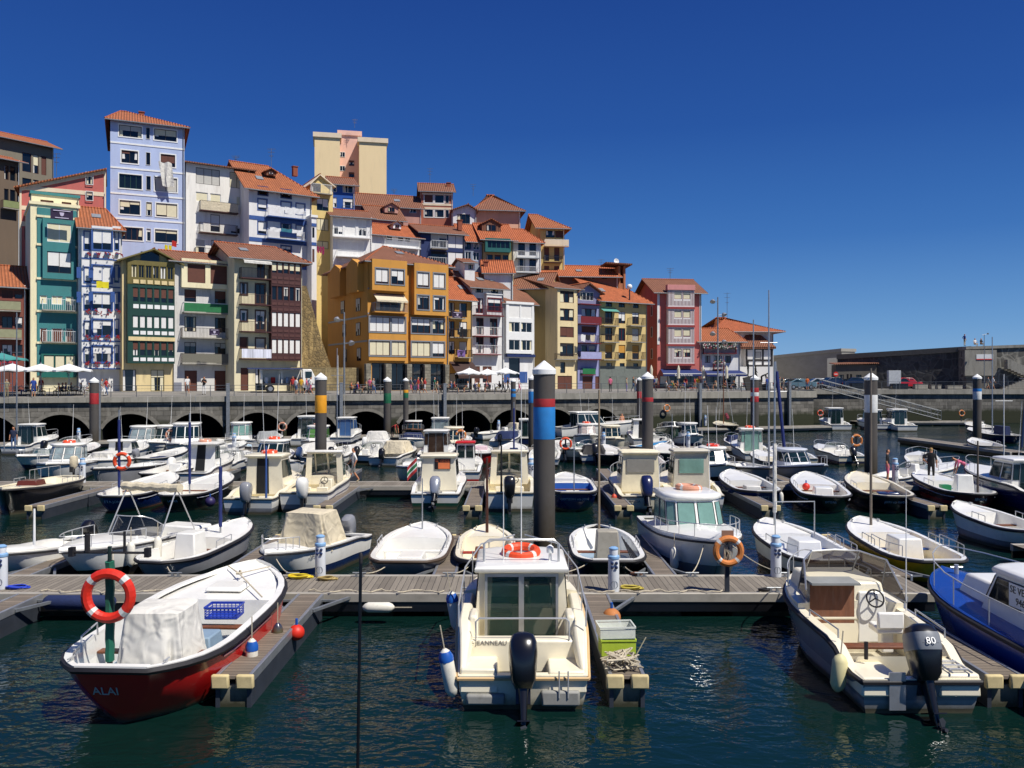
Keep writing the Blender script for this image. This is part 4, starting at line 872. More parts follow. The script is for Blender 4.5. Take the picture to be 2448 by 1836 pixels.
h.win([(815, 912), (1070, 1180), (1235, 1330)], [(805, 925, 'n7w1', 'n7w1', 'n8w1'), (1050, 1190, 'n7w1', 'n0w2', 'n8w1'), (1300, 1420, '', 'n2w2', '')], ref=820, sur='u')
h.balcony(915, 1330, 900, 985, 'white', ref=920, slab=UT, solid=None).balcony(915, 1320, 1140, 1230, 'white', ref=920, slab=UT)
for y in (985, 1225, 1500): h.band(717, 1400, y + 0, .5, UT, ref=717)
h.roof('side', 445, 900, TILE, ov=.8, hr=4.5).dormer(905, 1010, 470, 545, TILEO, 2.4).chimney(1220, 460, 1.2, 4).skylight(830, 475).done()
hb = House(cC, 'white wing with a narrow brown window beside the blue trimmed house', 1405, 1460, 1010, 34, 13, dep=10, wall=WBL, zb=5, name='house_wing', cat='building')
hb.win([(1412, 1437)], [(1120, 1235, 'k0w1'), (1360, 1505, 'b9b1')], ref=1410); 
for y in (1075, 1285): hb.band(1405, 1458, y, .4, UT, ref=1405)
hb.roof('flat', m=FR['w']).done()
lt = MAT_L = [mat('laundry_white', '#d8d8d6', .9), mat('laundry_teal', '#2f6d7c', .9), mat('laundry_pink', '#a5345f', .9), mat('laundry_yellow', '#d8c81f', .9), mat('laundry_red', '#b5231d', .9), mat('laundry_lilac', '#a493bd', .9), mat('laundry_black', '#1b1c22', .9)]
def laundry(label, crop, x0, x1, y, D, drop, m, th=33, n=3):
    px = crop[0] + x0 / crop[2]; z = CH - (crop[1] + y / crop[2] - HY) * D / F; wd = (x1 - x0) / crop[2] * D / F
    t = thing('washing_line', label, 'laundry', at(px, D, z), R(th)); MB().tube([(0, 0, 0), (wd, 0, 0)], .012, 4).build('line', ANT, t)
    for i in range(n):
        a, b = wd * i / n + .04, wd * (i + 1) / n - .04; q = MB(); dr = drop * rnd.uniform(.75, 1.1); rows = [[(a + (b - a) * k / 6, -.03 + .05 * math.sin(k * 1.7 + j), -dr * j / 4 + .05 * math.sin(k + i)) for k in range(7)] for j in range(5)]
        q.grid(rows); q.build('garment', m if not isinstance(m, list) else m[i % len(m)], t)
laundry('white sheets drying along the upper balcony of the blue trimmed house', cC, 1000, 1330, 885, row(650) + 12, .85, MAT_L[0])
laundry('teal and white washing on the lower balcony of the blue trimmed house', cC, 945, 1320, 1120, row(650) + 12, .6, [MAT_L[0], MAT_L[1], MAT_L[0]])
laundry('pink garments drying on the yellow house beside the blue trimmed one', cC, 1462, 1545, 1330, row(760) + 13, 1.0, MAT_L[2], 20)
laundry('yellow towels drying in front of the pale blue tower', cA, 1810, 1890, 1500, row(395) + 10, .6, MAT_L[3], 25, 2)
laundry('red garment drying above the olive gabled gallery house', cA, 1890, 1945, 1455, row(410) + 11, .6, MAT_L[4], 25, 1)
laundry('black clothes drying on the narrow ochre house', cG, 1625, 1755, 950, 109, .9, MAT_L[6], 33, 4)
laundry('striped sheets drying on the slim lilac house', cH, 1420, 1620, 920, 119.5, .9, [MAT_L[0], MAT_L[6], CANVAS], 33, 3)
h = House(cC, 'narrow yellow house with a gabled balcony attic and green glazing', 1400, 1640, 640, 30, 17, dep=10, wall=wallm('warm_yellow_wall', '#d8bf7d'), zb=5, ref=1520)
h.win([(1400, 1505)], [(600, 730, 'k3d2')], ref=1450).win([(1462, 1592)], [(800, 935, 'g4w2'), (1020, 1155, 'k9c3'), (1270, 1355, 'k9c2')], ref=1500)
h.balcony(1400, 1625, 645, 740, 'w', ref=1500, solid=None).roof('gable', 540, 1490, m=CRT, ov=.4).done()
h = House(cC, 'deep blue rendered house with white windows under a long roof', 1640, 1880, 635, 18, 24, dep=9, wall=wallm('deep_blue_wall', '#1f4f9c', dirt=.1), zb=8, ref=1700)
h.win([(1642, 1682), (1748, 1862)], [(655, 735, 'w3w1', 'w0w2'), (795, 905, 'w5w1', 'n3w1')], ref=1700).balcony(1745, 1870, 880, 935, 'u', ref=1745).roof('side', 560, 1560, TILEO, ov=.6).done()
YT = wallm('tower_cream_wall', '#ecd2a2', dirt=.06, var=.03); PT = wallm('tower_pink_wall', '#e3b5a2', dirt=.06, var=.03)
t_ = thing('apartment_tower', 'tallest cream and pink apartment tower on top of the hill', 'apartment tower', (*at(752, 165).xy, 12), R(12))
def tz(y, D=165): return CH - (y - HY) * D / F - 12
def tu(px, D=165): return (ray(px) * D - ray(752) * D) / math.cos(R(12)) * .97
for a, b_, yt, yo, d_, m_, nm in ((752, 812, 327, 0, 7, YT, 'wing'), (858, 924, 333, 0, 9, YT, 'wing'), (810, 862, 308, 3.2, 9, PT, 'stair_core')):
    q = MB(); q.box(tu(a), tu(b_), yo, yo + d_, 0, tz(yt)); wg = q.build(nm, m_, t_)
    MB().box(tu(a) - .3, tu(b_) + .3, yo - .3, yo + d_ + .3, tz(yt) + .003, tz(yt) + .9).build('parapet', PT if nm == 'stair_core' else CRT, wg)
for px, ys in ((812, (349, 383, 414)), (834, (369, 398, 430))):
    for y in ys: window(t_, tu(px), tu(px + 13), tz(y + 13), tz(y), 'w0w2' if px < 830 else 'b3b1', y=3.2 - .145, joined=True)
h = House(cC, 'white house with a glazed terrace and long white railing', 1640, 2070, 985, 22, 15, dep=9, wall=wallm('bright_white_wall', '#dedcd8'), zb=5, ref=1700)
h.win([(1650, 1748), (1775, 1890), (1920, 2010)], [(1020, 1200, 'w5w2', 'w9w1', 'w5w2')], ref=1700).win([(1695, 1980)], [(1265, 1380, 'w9w4'), (1490, 1560, 'w3w3')], ref=1700)
h.balcony(1640, 2050, 1130, 1215, 'w', ref=1700, slab=FR['w'], gap=.3).balcony(1680, 2005, 1385, 1430, 'w', ref=1700, slab=FR['w'], gap=.3)
h.roof('side', 920, 1640, TILEO, ov=.5).done()
PK2 = wallm('dusty_pink_wall', '#b98a7c', dirt=.25)
h = House(cE, 'long low dusty pink house with a weathered roof on the skyline', 30, 660, 345, 16, 30, dep=9, wall=PK2, zb=8, ref=100)
h.win([(90, 155), (548, 615)], [(365, 405, 'w0w2'), ], ref=100).roof('side', 245, 60, TILEO, ov=.5).skylight(430, 290).done()
h = House(cE, 'tall salmon brick house with banded windows on the skyline', 660, 958, 218, 8, 30, dep=9, wall=wallm('brick_salmon_wall', '#a4614c'), zb=8, ref=800)
h.win([(690, 770), (790, 872), (890, 920)], [(262, 335, 'b9b1', 'k0w1', 'k0w1'), (400, 470, 'k0b2', 'k0w1', 'b0w1')], ref=800, sur='w')
for y in (240, 340, 375): h.band(665, 955, y, .3, CRT, ref=700)
h.roof('side', 150, 620, TILEO, ov=.5).chimney(918, 152, .9, 3).done()
h = House(cE, 'broad pale pink house with a stepped hip roof on the skyline', 1180, 1595, 385, 8, 30, dep=14, wall=wallm('pale_pink_wall', '#d9a88c', dirt=.12), zb=8, ref=1300)
h.roof('hip', 258, 1210, TILEO, ov=.8, hl=4.5, hr=5.5).done()
hb = House(cE, 'white attic house with a glazed balcony between salmon and pink houses', 960, 1178, 400, 10, 27, dep=7, wall=WBL, zb=8, ref=1060)
hb.win([(1000, 1120)], [(440, 530, 'k0w3')], ref=1000).roof('gable', 350, 1100, m=TILEO, ov=.6).done()
h = House(cE, 'lavender attic house with a small tiled dormer', 195, 490, 480, 22, 22, dep=9, wall=wallm('lavender_wall', '#9a86a0'), zb=8, ref=300)
h.roof('side', 365, 230, TILEO, ov=.5).dormer(315, 440, 335, 425, PK2, 1.5, TILEO).done()
h = House(cE, 'white house with a wide balcony and satellite dish below the lavender attic', 195, 655, 635, 30, 15, dep=9, wall=WBL, zb=5, ref=400)
h.win([(325, 385), (440, 490), (510, 555)], [(635, 690, 'b0w1', 'b0w2', 'b0w2')], ref=400).win([(420, 500), (540, 605)], [(775, 840, 'w9l1')], ref=450)
h.balcony(318, 645, 675, 745, 'white', ref=400, gap=.2, slab=FR['w']).roof('side', 530, 240, TILEN, ov=.5).dormer(395, 470, 510, 575, FR['w'], 1.8, TILEO).done()
h = House(cE, 'navy and white house with corner balconies and tall white blinds', 655, 1070, 610, 22, 15, dep=9, wall=wallm('navy_wall', '#26345e', dirt=.1), zb=5, ref=800)
h.win([(752, 905)], [(630, 755, 'w4l2'), (790, 905, 'k2d2')], ref=800).win([(912, 1058)], [(640, 765, 'n9w2'), (800, 925, 'n9w2')], ref=980)
h.balcony(752, 905, 690, 760, 'white', ref=800, gap=.2).balcony(720, 900, 850, 920, 'white', ref=800, gap=.25)
h.roof('side', 545, 700, TILEO, ov=.5).chimney(1022, 505, 1.4, 2).done()
h = House(cE, 'small grey blue house with white casements below a bright roof', 1070, 1232, 685, 18, 15, dep=9, wall=wallm('grey_blue_wall', '#8e98a8'), zb=5, ref=1150)
h.win([(1075, 1130), (1150, 1210)], [(695, 775, 'n0w2', 'w0w2'), (795, 875, 'w0w2')], ref=1100).roof('side', 540, 1070, TILEN, ov=.5).done()
h = House(cE, 'dark teal glazed house with a peaked dormer in its tiled roof', 1245, 1530, 665, 14, 14, dep=10, wall=wallm('olive_cream_wall', '#b3a16c'), zb=5, ref=1350)
h.bay(1265, 1505, 670, 800, .6, FR['t'], [(1285, 1495)], [(685, 765, 't0w5')], ref=1400, name='glazed_gallery'); h.win([(1275, 1335), (1352, 1412), (1430, 1485)], [(825, 880, 'k0w1', 'b2b1', 'k0w2')], ref=1350)
h.roof('side', 525, 1115, TILEN, ov=.6).dormer(1230, 1410, 485, 610, TILEO, 2.2).done()
h = House(cE, 'white house with blue windows and two iron balconies near the skyline', 1530, 1790, 695, 12, 15, dep=10, wall=WBL, zb=5, ref=1650)
h.win([(1575, 1640), (1680, 1745)], [(710, 830, 'n0w2'), (860, 980, 'n0w2')], ref=1600); h.balcony(1555, 1770, 790, 850, 'w', ref=1600, slab=FR['s']).balcony(1550, 1770, 935, 990, 'w', ref=1600, slab=FR['s']).roof('side', 585, 1620, TILEN, ov=.5, hr=2).done()
h = House(cE, 'cream corner house with a brown side wall and rounded balcony', 1782, 2012, 555, 8, 18, dep=12, wall=wallm('corner_cream_wall', '#d3ba74'), zb=5, ref=1900)
h.win([(1835, 1922), (1925, 2035)], [(595, 662, 'k0w1', 'b9b1')], ref=1850).win([(1820, 1868), (1915, 1965)], [(755, 885, 'b5b1', 'b5b1'), (930, 1000, 'b9b1', 'b9b1')], ref=1850)
h.balcony(1822, 2050, 680, 735, 'w', ref=1850, slab=CRT, solid=CRT).balcony(1815, 1985, 840, 890, 'iron', ref=1850, slab=FR['b']).roof('hip', 445, 1690, TILE, ov=.9, hr=4).done()
h = House(cE, 'little white annex with one dark window behind the slim white house', 1070, 1165, 890, 20, 8, dep=6, wall=WBL, zb=5, name='annex', cat='building'); h.win([(1105, 1148)], [(918, 962, 'k0w1')], ref=1100).roof('side', 870, 1100, TILEO, ov=.4).done()
h = House(cE, 'plain white block with an orange roof above the glazed white gallery', 1255, 1525, 985, 5, 9, dep=8, wall=WBL, zb=5, ref=1400)
h.roof('side', 880, 1200, TILEN, ov=.4).chimney(1270, 895, .8, 2).done()
h = House(cH, 'khaki side house with two slit windows below the cream corner house', 672, 1060, 395, -14, 12, dep=9, wall=KH, zb=5, ref=850)
h.win([(735, 762), (772, 798), (868, 888)], [(355, 435, 'k0w1', 'k0w1', '')], ref=740).roof('side', 250, 690, TILEO, ov=.5).skylight(980, 340).done()
h = House(cH, 'broad roofed house with a brick lookout turret and satellite dish', 1040, 1830, 265, 6, 15, dep=10, wall=wallm('brown_plaster', '#7d5a48'), zb=5, ref=1400)
h.win([(1430, 1500), (1530, 1590), (1650, 1710)], [(270, 305, 'b5c1')], ref=1450).roof('side', 160, 1230, TILEN, ov=.6).skylight(1400, 210)
q = MB(); u0, u1 = h.U(1835), h.U(1915); zt = h.Z(1870, 165); q.box(u0, u0 + .3, 0, 3, 0, zt); q.box(u1 - .3, u1, 0, 3, 0, zt); q.box(u0 + .3, u1 - .3, .1, 2.9, 0, zt - 2.6); q.build('turret', wallm('brick_turret', '#b0714a'), h.root)
q = MB(); a = h.U(1690); q.loft([[(a, -.6, zt + .3), (u1 + .9, -.6, zt + .1), (u1 + .9, 3.6, zt + .1), (a, 3.6, zt + .3)], [(a, -.6, zt + .5), (u1 + .9, -.6, zt + .3), (u1 + .9, 3.6, zt + .3), (a, 3.6, zt + .5)]]); q.build('turret_roof', TILEO, h.root)
M = frame_of((h.U(1810), 0, h.Z(1810, 115)), (1, 0, 0), (.25, -1, .2)); q = MB(); q.lathe([(.01, .0), (.25, .05), (.4, .14), (.42, .14), (.25, .02), (.01, -.04)], 18, M=M); q.tube([(h.U(1810), .2, h.Z(1810, 115)), (h.U(1815), .4, zt + .4)], .05, 5); q.build('satellite_dish', FR['w'], h.root); h.done()
for lab, a, b_, yt, th, D, rk, wc in (('old grey concrete apartment house with timber loggias at the town edge', -300, 590, 345, 52, 118, 0, '#7b7363'), ('old brown house with laundry and green balconies below the grey apartment house', -420, 215, 540, 52, 108, 0, '#6a5a4a')):
    h = House(cA, lab, a, b_, yt, th, D=D, dep=8, wall=wallm(lab[:10] + 'wall', wc, dirt=.4), zb=5, ref=260 if b_ > 300 else 30)
    if b_ > 300: h.win([(245, 345), (365, 425), (455, 510)], [(480, 690, 'b0w1', 'b5c1', 'b9b1'), (760, 960, 'k0d1')], ref=260).roof('side', 255, 0, TILE, ov=.9).done()
    else:
        h.win([(45, 95), (110, 170), (185, 235)], [(620, 780, 'b0w1', 'k0w1', 'k0d1'), (880, 1040, 'k0d1')], ref=60).balcony(20, 200, 1000, 1080, 'iron', ref=30, solid=mat('green_balcony_panel', '#7d8657', .8)).roof('side', 520, 0, TILE, ov=.8).done()
for l, c, x, yb, yt, D in (('tv aerial on the orange roof of the blue trimmed house', cC, 960, 460, 255, 118), ('tv aerial behind the worn white apartment house', cC, 570, 425, 335, 120), ('tall tv aerial on the salmon brick house', cE, 742, 155, 10, 146), ('dark tv aerial beside the pale pink hip roof', cE, 1150, 270, 160, 146), ('tv aerial on the long low dusty pink house', cE, 403, 275, 205, 142), ('tv aerial on the roof of the tall pink house', cI, 562, 125, 5, 127), ('tv aerial with a dish on the tavern hip roof', cI, 1190, 550, 275, 140), ('tv aerial above the salmon house with cream bands', cA, 622, 740, 490, 116), ('tv aerial on the roof of the tallest tower', (0, 0, 1), 848, 306, 285, 168), ('tv aerial on the broad roofed house with turret', cH, 1645, 240, 95, 136)): aerial(l, c, x, yb, yt, D)
# ---------------------------------------------------------------- boats
def paint(n, c, **k): return mat('paint_' + n, c, k.get('rough', .25), var=.1, scale=1.5, dirt=k.get('dirt', .18), coat=.4, scum=(.16, (.09, .08, .045)))
NAVY, PBLK, PBLU, PRED, PYEL, PGRY, PGRN, PWINE = paint('navy', '#17244e'), paint('black', '#17181c'), paint('blue', '#11285f'), paint('red', '#c41f1e', dirt=.06), paint('yellow', '#c9a21f'), paint('grey', '#85868a'), paint('green', '#123a30'), paint('wine', '#5c1a20')
BOOT = paint('antifoul', '#2b1f1e', rough=.7); BOOTR = paint('red_antifoul', '#8a2c22', rough=.7); BOOTG = paint('green_antifoul', '#1f5a3c', rough=.7); BOOTB = paint('blue_antifoul', '#1d4a8c', rough=.7)
INBLUE = mat('blue_floor_paint', '#2b5fae', .5, var=.1, dirt=.2); INGREY = mat('grey_blue_floor', '#7d93a6', .6, var=.08, dirt=.2)
class Boat:
    def __init__(s, label, p, L, B, ang=0.0, near='stern', kind='trad', hs=.75, hb=1.05, cat='boat', name='boat', group=None, sw=None, dip=0.0):
        a = R(ang); v = Vector((math.sin(a), math.cos(a), 0)); P = on(*p) if len(p) == 2 else Vector((p[0], p[1], 0))
        c = P + v * L / 2; hd = v if near == 'stern' else -v
        s.root = thing(name, label, cat, (c.x, c.y, 0), math.atan2(hd.y, hd.x) + R(rnd.uniform(-1.2, 1.2)), group); s.L, s.B, s.kind, s.hs, s.hb = L, B, kind, hs, hb
        s.dip = dip; s.sw = sw if sw is not None else (.3 if kind == 'trad' else .9); s.gw = .13 if kind == 'trad' else .16
    def b(s, t):
        if t < .5:
            e = 1 - 2 * t; return s.B / 2 * (1 - (1 - s.sw) * e ** (5.5 if s.kind == 'trad' else 2))
        e = 2 * t - 1; return s.B / 2 * max(0, 1 - e ** (2.5 if s.kind == 'trad' else 2.3)) ** (.68 if s.kind == 'trad' else .8)
    def bw(s, t):
        if s.kind == 'trad': return s.B / 2 * .87 * max(0, 1 - abs(2 * t - 1) ** 2.9) + .02
        return s.B / 2 * .84 * (s.sw ** .3 if t < .4 else max(0, 1 - ((t - .4) / .6) ** 2.1)) + .01
    def zs(s, t):
        d = .06 if s.kind == 'trad' else 0
        return s.hs + (s.hb - s.hs) * t ** 1.8 + (d * 8 * max(0, .25 - t) ** 1.5 if d else 0) - s.dip * min(1, max(0, (.2 - t) / .1))
    def x(s, t, v=0.0):
        x = (t - .5) * s.L; rb = .6 if s.kind == 'trad' else 1.0; rs = .4 if s.kind == 'trad' else .12
        return x - rb * v * max(0, (t - .55) / .45) ** 2 + rs * v * max(0, (.3 - t) / .3) ** 2
    def S(s, t, v, side=1):
        b, w = s.b(t), s.bw(t); return Vector((s.x(t, v), side * (w + (b - w) * (1 - v ** 1.7)), s.zs(t) * (1 - v)))
    def ts(s, a, b, n=10): return [a + (b - a) * (.5 - .5 * math.cos(math.pi * i / n)) for i in range(n + 1)]
    def gi(s, t): return max(.0, s.b(t) - s.gw)
    def yin(s, t, z):
        v = max(0.0, min(1.0, 1 - z / s.zs(t))); return max(0.0, min(s.gi(t) - .02, s.S(t, v).y - .05))
    def hull(s, up, low=None, boot=BOOT, rub=RUBBER, gun=None, rr=.05):
        T = s.ts(0, 1, 18); vs = (0, .3, .6, .86, 1.0); mb = MB(); rows = []
        for t in T:
            r = [s.S(t, v, 1) for v in vs]; w = s.bw(t); x1 = s.x(t, 1.0); r += [Vector((x1, w * .8, -.22)), Vector((x1, 0, -.4))]
            rows.append(r + [Vector((p.x, -p.y, p.z)) for p in r[-2::-1]])
        mi = [0, 0, 1, 2, 2, 2]; mi = mi + mi[::-1]
        for i in range(len(rows) - 1):
            for j in range(12): mb.mi = mi[j]; mb.poly(rows[i][j], rows[i + 1][j], rows[i + 1][j + 1], rows[i][j + 1])
        for j in range(6): mb.mi = mi[j]; k = 12 - j; mb.poly(rows[0][j], rows[0][j + 1], rows[0][k - 1], rows[0][k])
        s.hm = mb.build('hull', [up, low or up, boot], s.root, merge=True)
        g = MB(); gm = gun or WHITE; G = []
        for t in T:
            i_ = s.gi(t); b = s.b(t); z = s.zs(t)
            G.append([(s.x(t), b - .005, z - .02), (s.x(t), b + .004, z + .02), (s.x(t), i_, z + .025), (s.x(t), i_, z - .03)])
        g.grid(G); g.grid([[(a, -b, c) for a, b, c in r] for r in G])
        x0, z0, b0 = s.x(0), s.zs(0), s.b(0); g.box(x0 - .004, x0 + s.gw, -b0 + .01, b0 - .01, z0 - .03, z0 + .027)
        s.gun = g.build('gunwale', gm, s.root, merge=True)
        if rub:
            pts = [s.S(t, .05) + Vector((0, .02, 0)) for t in T[::-1]] ; pts = pts[1:] + [Vector((p.x, -p.y, p.z)) for p in pts[::-1][:-1]]
            MB().tube([Vector((s.x(1, .05), 0, s.zs(1) * .95))] + pts + [Vector((s.x(1, .05), 0, s.zs(1) * .95))], rr, 6).build('rub_rail', rub, s.root)
        return s
    def interior(s, t0, t1, zf=.2, m=None, fl=None, bulk=True):
        T = s.ts(t0, t1, 12); mb = MB(); A = []
        for t in T:
            gi = max(.01, s.gi(t) - .004); y = max(.008, s.yin(t, zf)); ym = min(gi, max(y, s.yin(t, zf + (s.zs(t) - zf) * .5))); vf = 1 - zf / s.zs(t); k_ = .05 if t < .3 else -.05; x0, x1, x2 = s.x(t), s.x(t, vf * .5) + k_, s.x(t, vf) + k_; A.append([(x0, gi, s.zs(t) - .028), (x1, ym, zf + (s.zs(t) - zf) * .5), (x2, y, zf), (x2, 0, zf), (x2, -y, zf), (x1, -ym, zf + (s.zs(t) - zf) * .5), (x0, -gi, s.zs(t) - .028)])
        for i in range(len(A) - 1):
            for j in range(6): mb.mi = 1 if j in (2, 3) else 0; mb.poly(A[i][j], A[i][j + 1], A[i + 1][j + 1], A[i + 1][j])
        mb.mi = 0; mb.poly(*A[0]); mb.poly(*A[-1][::-1])
        mb.build('interior', [m or WHITE, fl or m or WHITE], s.root, ang=30); return s
    def deck(s, t0, t1, m=None, cam=.05, up=0.0, name='foredeck', inset=None):
        T = s.ts(t0, t1, 9); rows = []
        for t in T:
            b = max(.004, s.b(t) - (.02 if inset is None else inset)); z = s.zs(t) + .028 + up * min(1, max(0, (1 - t) * 6))
            k_ = [1, .8, .5, .2, 0, -.2, -.5, -.8, -1]; rows.append([(s.x(t), b * k, z + cam * (1 - k * k)) for k in k_])
        mb = MB().grid(rows)
        for e in (0, -1):
            r = rows[e]; mb.poly(*r, *[(a, b, s.zs(T[e]) - .05) for a, b, c in r[::-1]])
        for sd in (0, -1): mb.grid([[r[sd] for r in rows], [(r[sd][0], r[sd][1], r[sd][2] - up - .03) for r in rows]])
        mb.build(name, m or WHITE, s.root); return s
    def thwart(s, t, m=None, w=.24, z=None, name='thwart'):
        z = z or s.zs(t) * .72; y = min(s.yin(t - w / 2 / s.L, z), s.yin(t + w / 2 / s.L, z)) - .01; x = s.x(t); MB().box(x - w / 2, x + w / 2, -y, y, z - .045, z).build(name, m or WOOD, s.root, bevel=.008); return s
    def solid(s, name, t, y, lx, ly, z0, z1, m, taper=.06, bevel=.03, par=None, shx=0.0):
        x = s.x(t) if t <= 1.5 else t; q = MB(); a, b = lx / 2, ly / 2
        q.loft([[(x - a, y - b, z0), (x + a, y - b, z0), (x + a, y + b, z0), (x - a, y + b, z0)], [(x - a + taper + shx, y - b + taper, z1), (x + a - taper + shx, y - b + taper, z1), (x + a - taper + shx, y + b - taper, z1), (x - a + taper + shx, y + b - taper, z1)]])
        return q.build(name, m, par or s.root, bevel=bevel)
    def cover(s, t, lx, ly, z0, z1, m, seed=1, name='canvas_cover', shape=0.0):
        r_ = random.Random(seed); x = s.x(t); rings = []; n = 84; ph = [r_.uniform(0, 6.28) for _ in range(4)]
        for k, f in enumerate((0, .12, .3, .5, .7, .86, .95, 1.0)):
            ring = []; sq = 1 - .2 * f - (.16 if f == 1 else 0); zz = z0 + (z1 - z0) * (f if f < 1 else .985)
            for i in range(n):
                a = 2 * math.pi * i / n; ca, sa = math.cos(a), math.sin(a); e = 2 / 6.5
                px_, py_ = math.copysign(abs(ca) ** e, ca), math.copysign(abs(sa) ** e, sa)
                fo = 1 + (.10 * math.sin(4 * a + ph[0] + 1.5 * f) + .13 * abs(math.sin(3.5 * a + ph[1] - 1.2 * f)) + .05 * math.sin(13 * a + ph[2] + 2 * f)) * (1 - f) ** .8 - (.05 * (1 + math.sin(8 * a + ph[3])) * 4 * f * (1 - f)) * .5
                ring.append((x + px_ * lx / 2 * sq * fo + shape * f * lx, py_ * ly / 2 * sq * fo, zz + .05 * math.sin(3 * a + ph[3]) * (1 if f < .9 else .5) * (.6 if f else 1)))
            rings.append(ring)
        q = MB().loft(rings, False, True); return q.build(name, m, s.root, ang=42)
    def mast(s, t, h, m=None, r=.035, y=0.0, z=None, name='mast', lean=0.0, wrap=None):
        z = s.zs(t) if z is None else z; x = s.x(t); o = MB().tube([(x, y, z - .15), (x + lean * h, y, z + h)], r, 7, r1=r * .7).build(name, m or ALU, s.root)
        if wrap: MB().tube([(x + lean * h * f + .012 * math.sin(f * 40), y, z + h * f) for f in [.08 + (.8 if h < 4 else .42) * k / 14 for k in range(15)]], r + .024, 7).build('rolled_sail', wrap, o)
        return o
    def antenna(s, t, y, z, h, lean=-.1): x = s.x(t); MB().tube([(x, y, z), (x + lean * h, y, z + h)], .014, 5, r1=.006).build('antenna', FR['w'], s.root); return s
    def rail(s, t0, t1, h=.45, m=None, n=4, name='rail', close=False):
        q = MB(); T = s.ts(t0, t1, 9); P = lambda t, sd, z: Vector((s.x(t), sd * max(.0, s.b(t) - .06), s.zs(t) + z))
        for sd in (1, -1):
            q.tube([P(t0, sd, .02)] + [P(t, sd, h) for t in T] + ([] if close else [P(t1, sd, .02)]), .014, 5)
            for i in range(1, n): t = t0 + (t1 - t0) * i / n; q.tube([P(t, sd, .02), P(t, sd, h)], .011, 5)
        if close: q.tube([P(t1, 1, h), Vector((s.x(t1) + .06, 0, s.zs(t1) + h)), P(t1, -1, h)], .014, 5)
        q.build(name, m or STEEL, s.root); return s
    def cleat(s, t):
        for sd in (1, -1): x, y, z = s.x(t), sd * (s.b(t) - .09), s.zs(t) + .03; q = MB(); q.tube([(x - .1, y, z + .05), (x + .1, y, z + .05)], .013, 5); q.box(x - .03, x + .03, y - .012, y + .012, z - .01, z + .05); q.build('cleat', STEEL, s.root)
        return s
    def outboard(s, m, m2=None, tilt=0.0, k=1.0, y=0.0, x=None, z=None, band=None, txt=None, yaw=0.0):
        x = s.x(0) - .02 if x is None else x; z = s.zs(0) * .62 if z is None else z
        def ring(zz, w, d, cx, n=16): return [(cx + math.copysign(abs(math.cos(a)) ** .6, math.cos(a)) * d / 2 * k, math.copysign(abs(math.sin(a)) ** .6, math.sin(a)) * w / 2 * k, zz * k) for a in [2 * math.pi * i / n for i in range(n)]]
        q = MB(); q.loft([ring(.22, .2, .3, -.22), ring(.0, .15, .24, -.24), ring(-.45, .1, .22, -.27), ring(-.62, .07, .2, -.28)])
        q.box(-.5 * k, -.02 * k, -.1 * k, .1 * k, -.4 * k, -.38 * k); q.tube([(-.02 * k, 0, -.66 * k), (-.1 * k, 0, -.64 * k), (-.4 * k, 0, -.64 * k), (-.52 * k, 0, -.64 * k)], .055 * k, 8); q.prism([(-.36 * k, -.66 * k), (-.16 * k, -.66 * k), (-.3 * k, -.88 * k), (-.38 * k, -.88 * k)], -.012 * k, .012 * k); q.box(-.14 * k, .06 * k, -.12 * k, .12 * k, -.12 * k, .24 * k)
        o = q.build('outboard_motor', m2 or BLACK, s.root); o.location = (x, y, z); o.rotation_euler = (0, R(tilt), R(yaw))
        c = MB(); c.loft([ring(.1, .27, .36, -.22), ring(.22, .4, .52, -.24), ring(.5, .46, .62, -.26), ring(.66, .48, .64, -.27), ring(.82, .46, .6, -.27), ring(.93, .38, .48, -.26), ring(.985, .2, .25, -.26)]); c.build('cowling', m, o)
        if band: b = MB(); b.loft([ring(.56, .476, .64, -.265), ring(.6, .486, .65, -.267), ring(.78, .478, .63, -.27), ring(.84, .455, .6, -.27)], False, False); b.build('cowling_band', band, o)
        pr = MB(); M0 = Matrix.Translation((-.5 * k, 0, -.64 * k))
        for i in range(3):
            Mx = M0 @ Matrix.Rotation(i * 2 * math.pi / 3, 4, 'X') @ Matrix.Rotation(.5, 4, 'Z'); P = [Mx @ Vector(v) for v in ((0, -.03 * k, .03 * k), (0, -.09 * k, .13 * k), (0, -.03 * k, .19 * k), (0, .06 * k, .16 * k), (0, .03 * k, .03 * k))]; pr.loft([P, [p + Vector((.012 * k, 0, 0)) for p in P]])
        pr.tube([(-.44 * k, 0, -.64 * k), (-.6 * k, 0, -.64 * k)], .03 * k, 8); pr.build('propeller', mat('dark_propeller', '#3a3c40', .4, .5), o)
        if txt: text_obj(txt, .16 * k, FR['w'], o, frame_of((-.602 * k, 0, .69 * k), (0, -1, 0), (-1, 0, .25)), ext=.003)
        s.ob = o; return s
    def cabin(s, t0, t1, w, h, z0=None, m=None, rake=.5, raka=0.0, roof=None, win=GLASS, wf=.8, door='glass', tum=.86, over=.14, roofh=.12, wz=(.42, .9), bottomless=False, nside=2, aft=.0):
        m = m or WHITE; z0 = s.zs(t0) * .5 if z0 is None else z0; x0, x1 = s.x(t0), s.x(t1); a = w / 2; f = wf
        def ring(k):     # k 0 bottom .. 1 top
            tm = 1 - (1 - tum) * k; xf = x1 - rake * k; xa = x0 + raka * k; return [(xa, -a * tm, z0 + h * k), (xf - .28, -a * tm, z0 + h * k), (xf, -a * f * tm * .82, z0 + h * k), (xf + .1 * (1 - k * .3), 0, z0 + h * k), (xf, a * f * tm * .82, z0 + h * k), (xf - .28, a * tm, z0 + h * k), (xa, a * tm, z0 + h * k)]
        R0, R1 = ring(0), ring(1)
        ops = {(0, 1): [((k + .08) / nside, (k + .92) / nside, *wz) for k in range(nside)]}; ops[(5, 6)] = ops[(0, 1)]
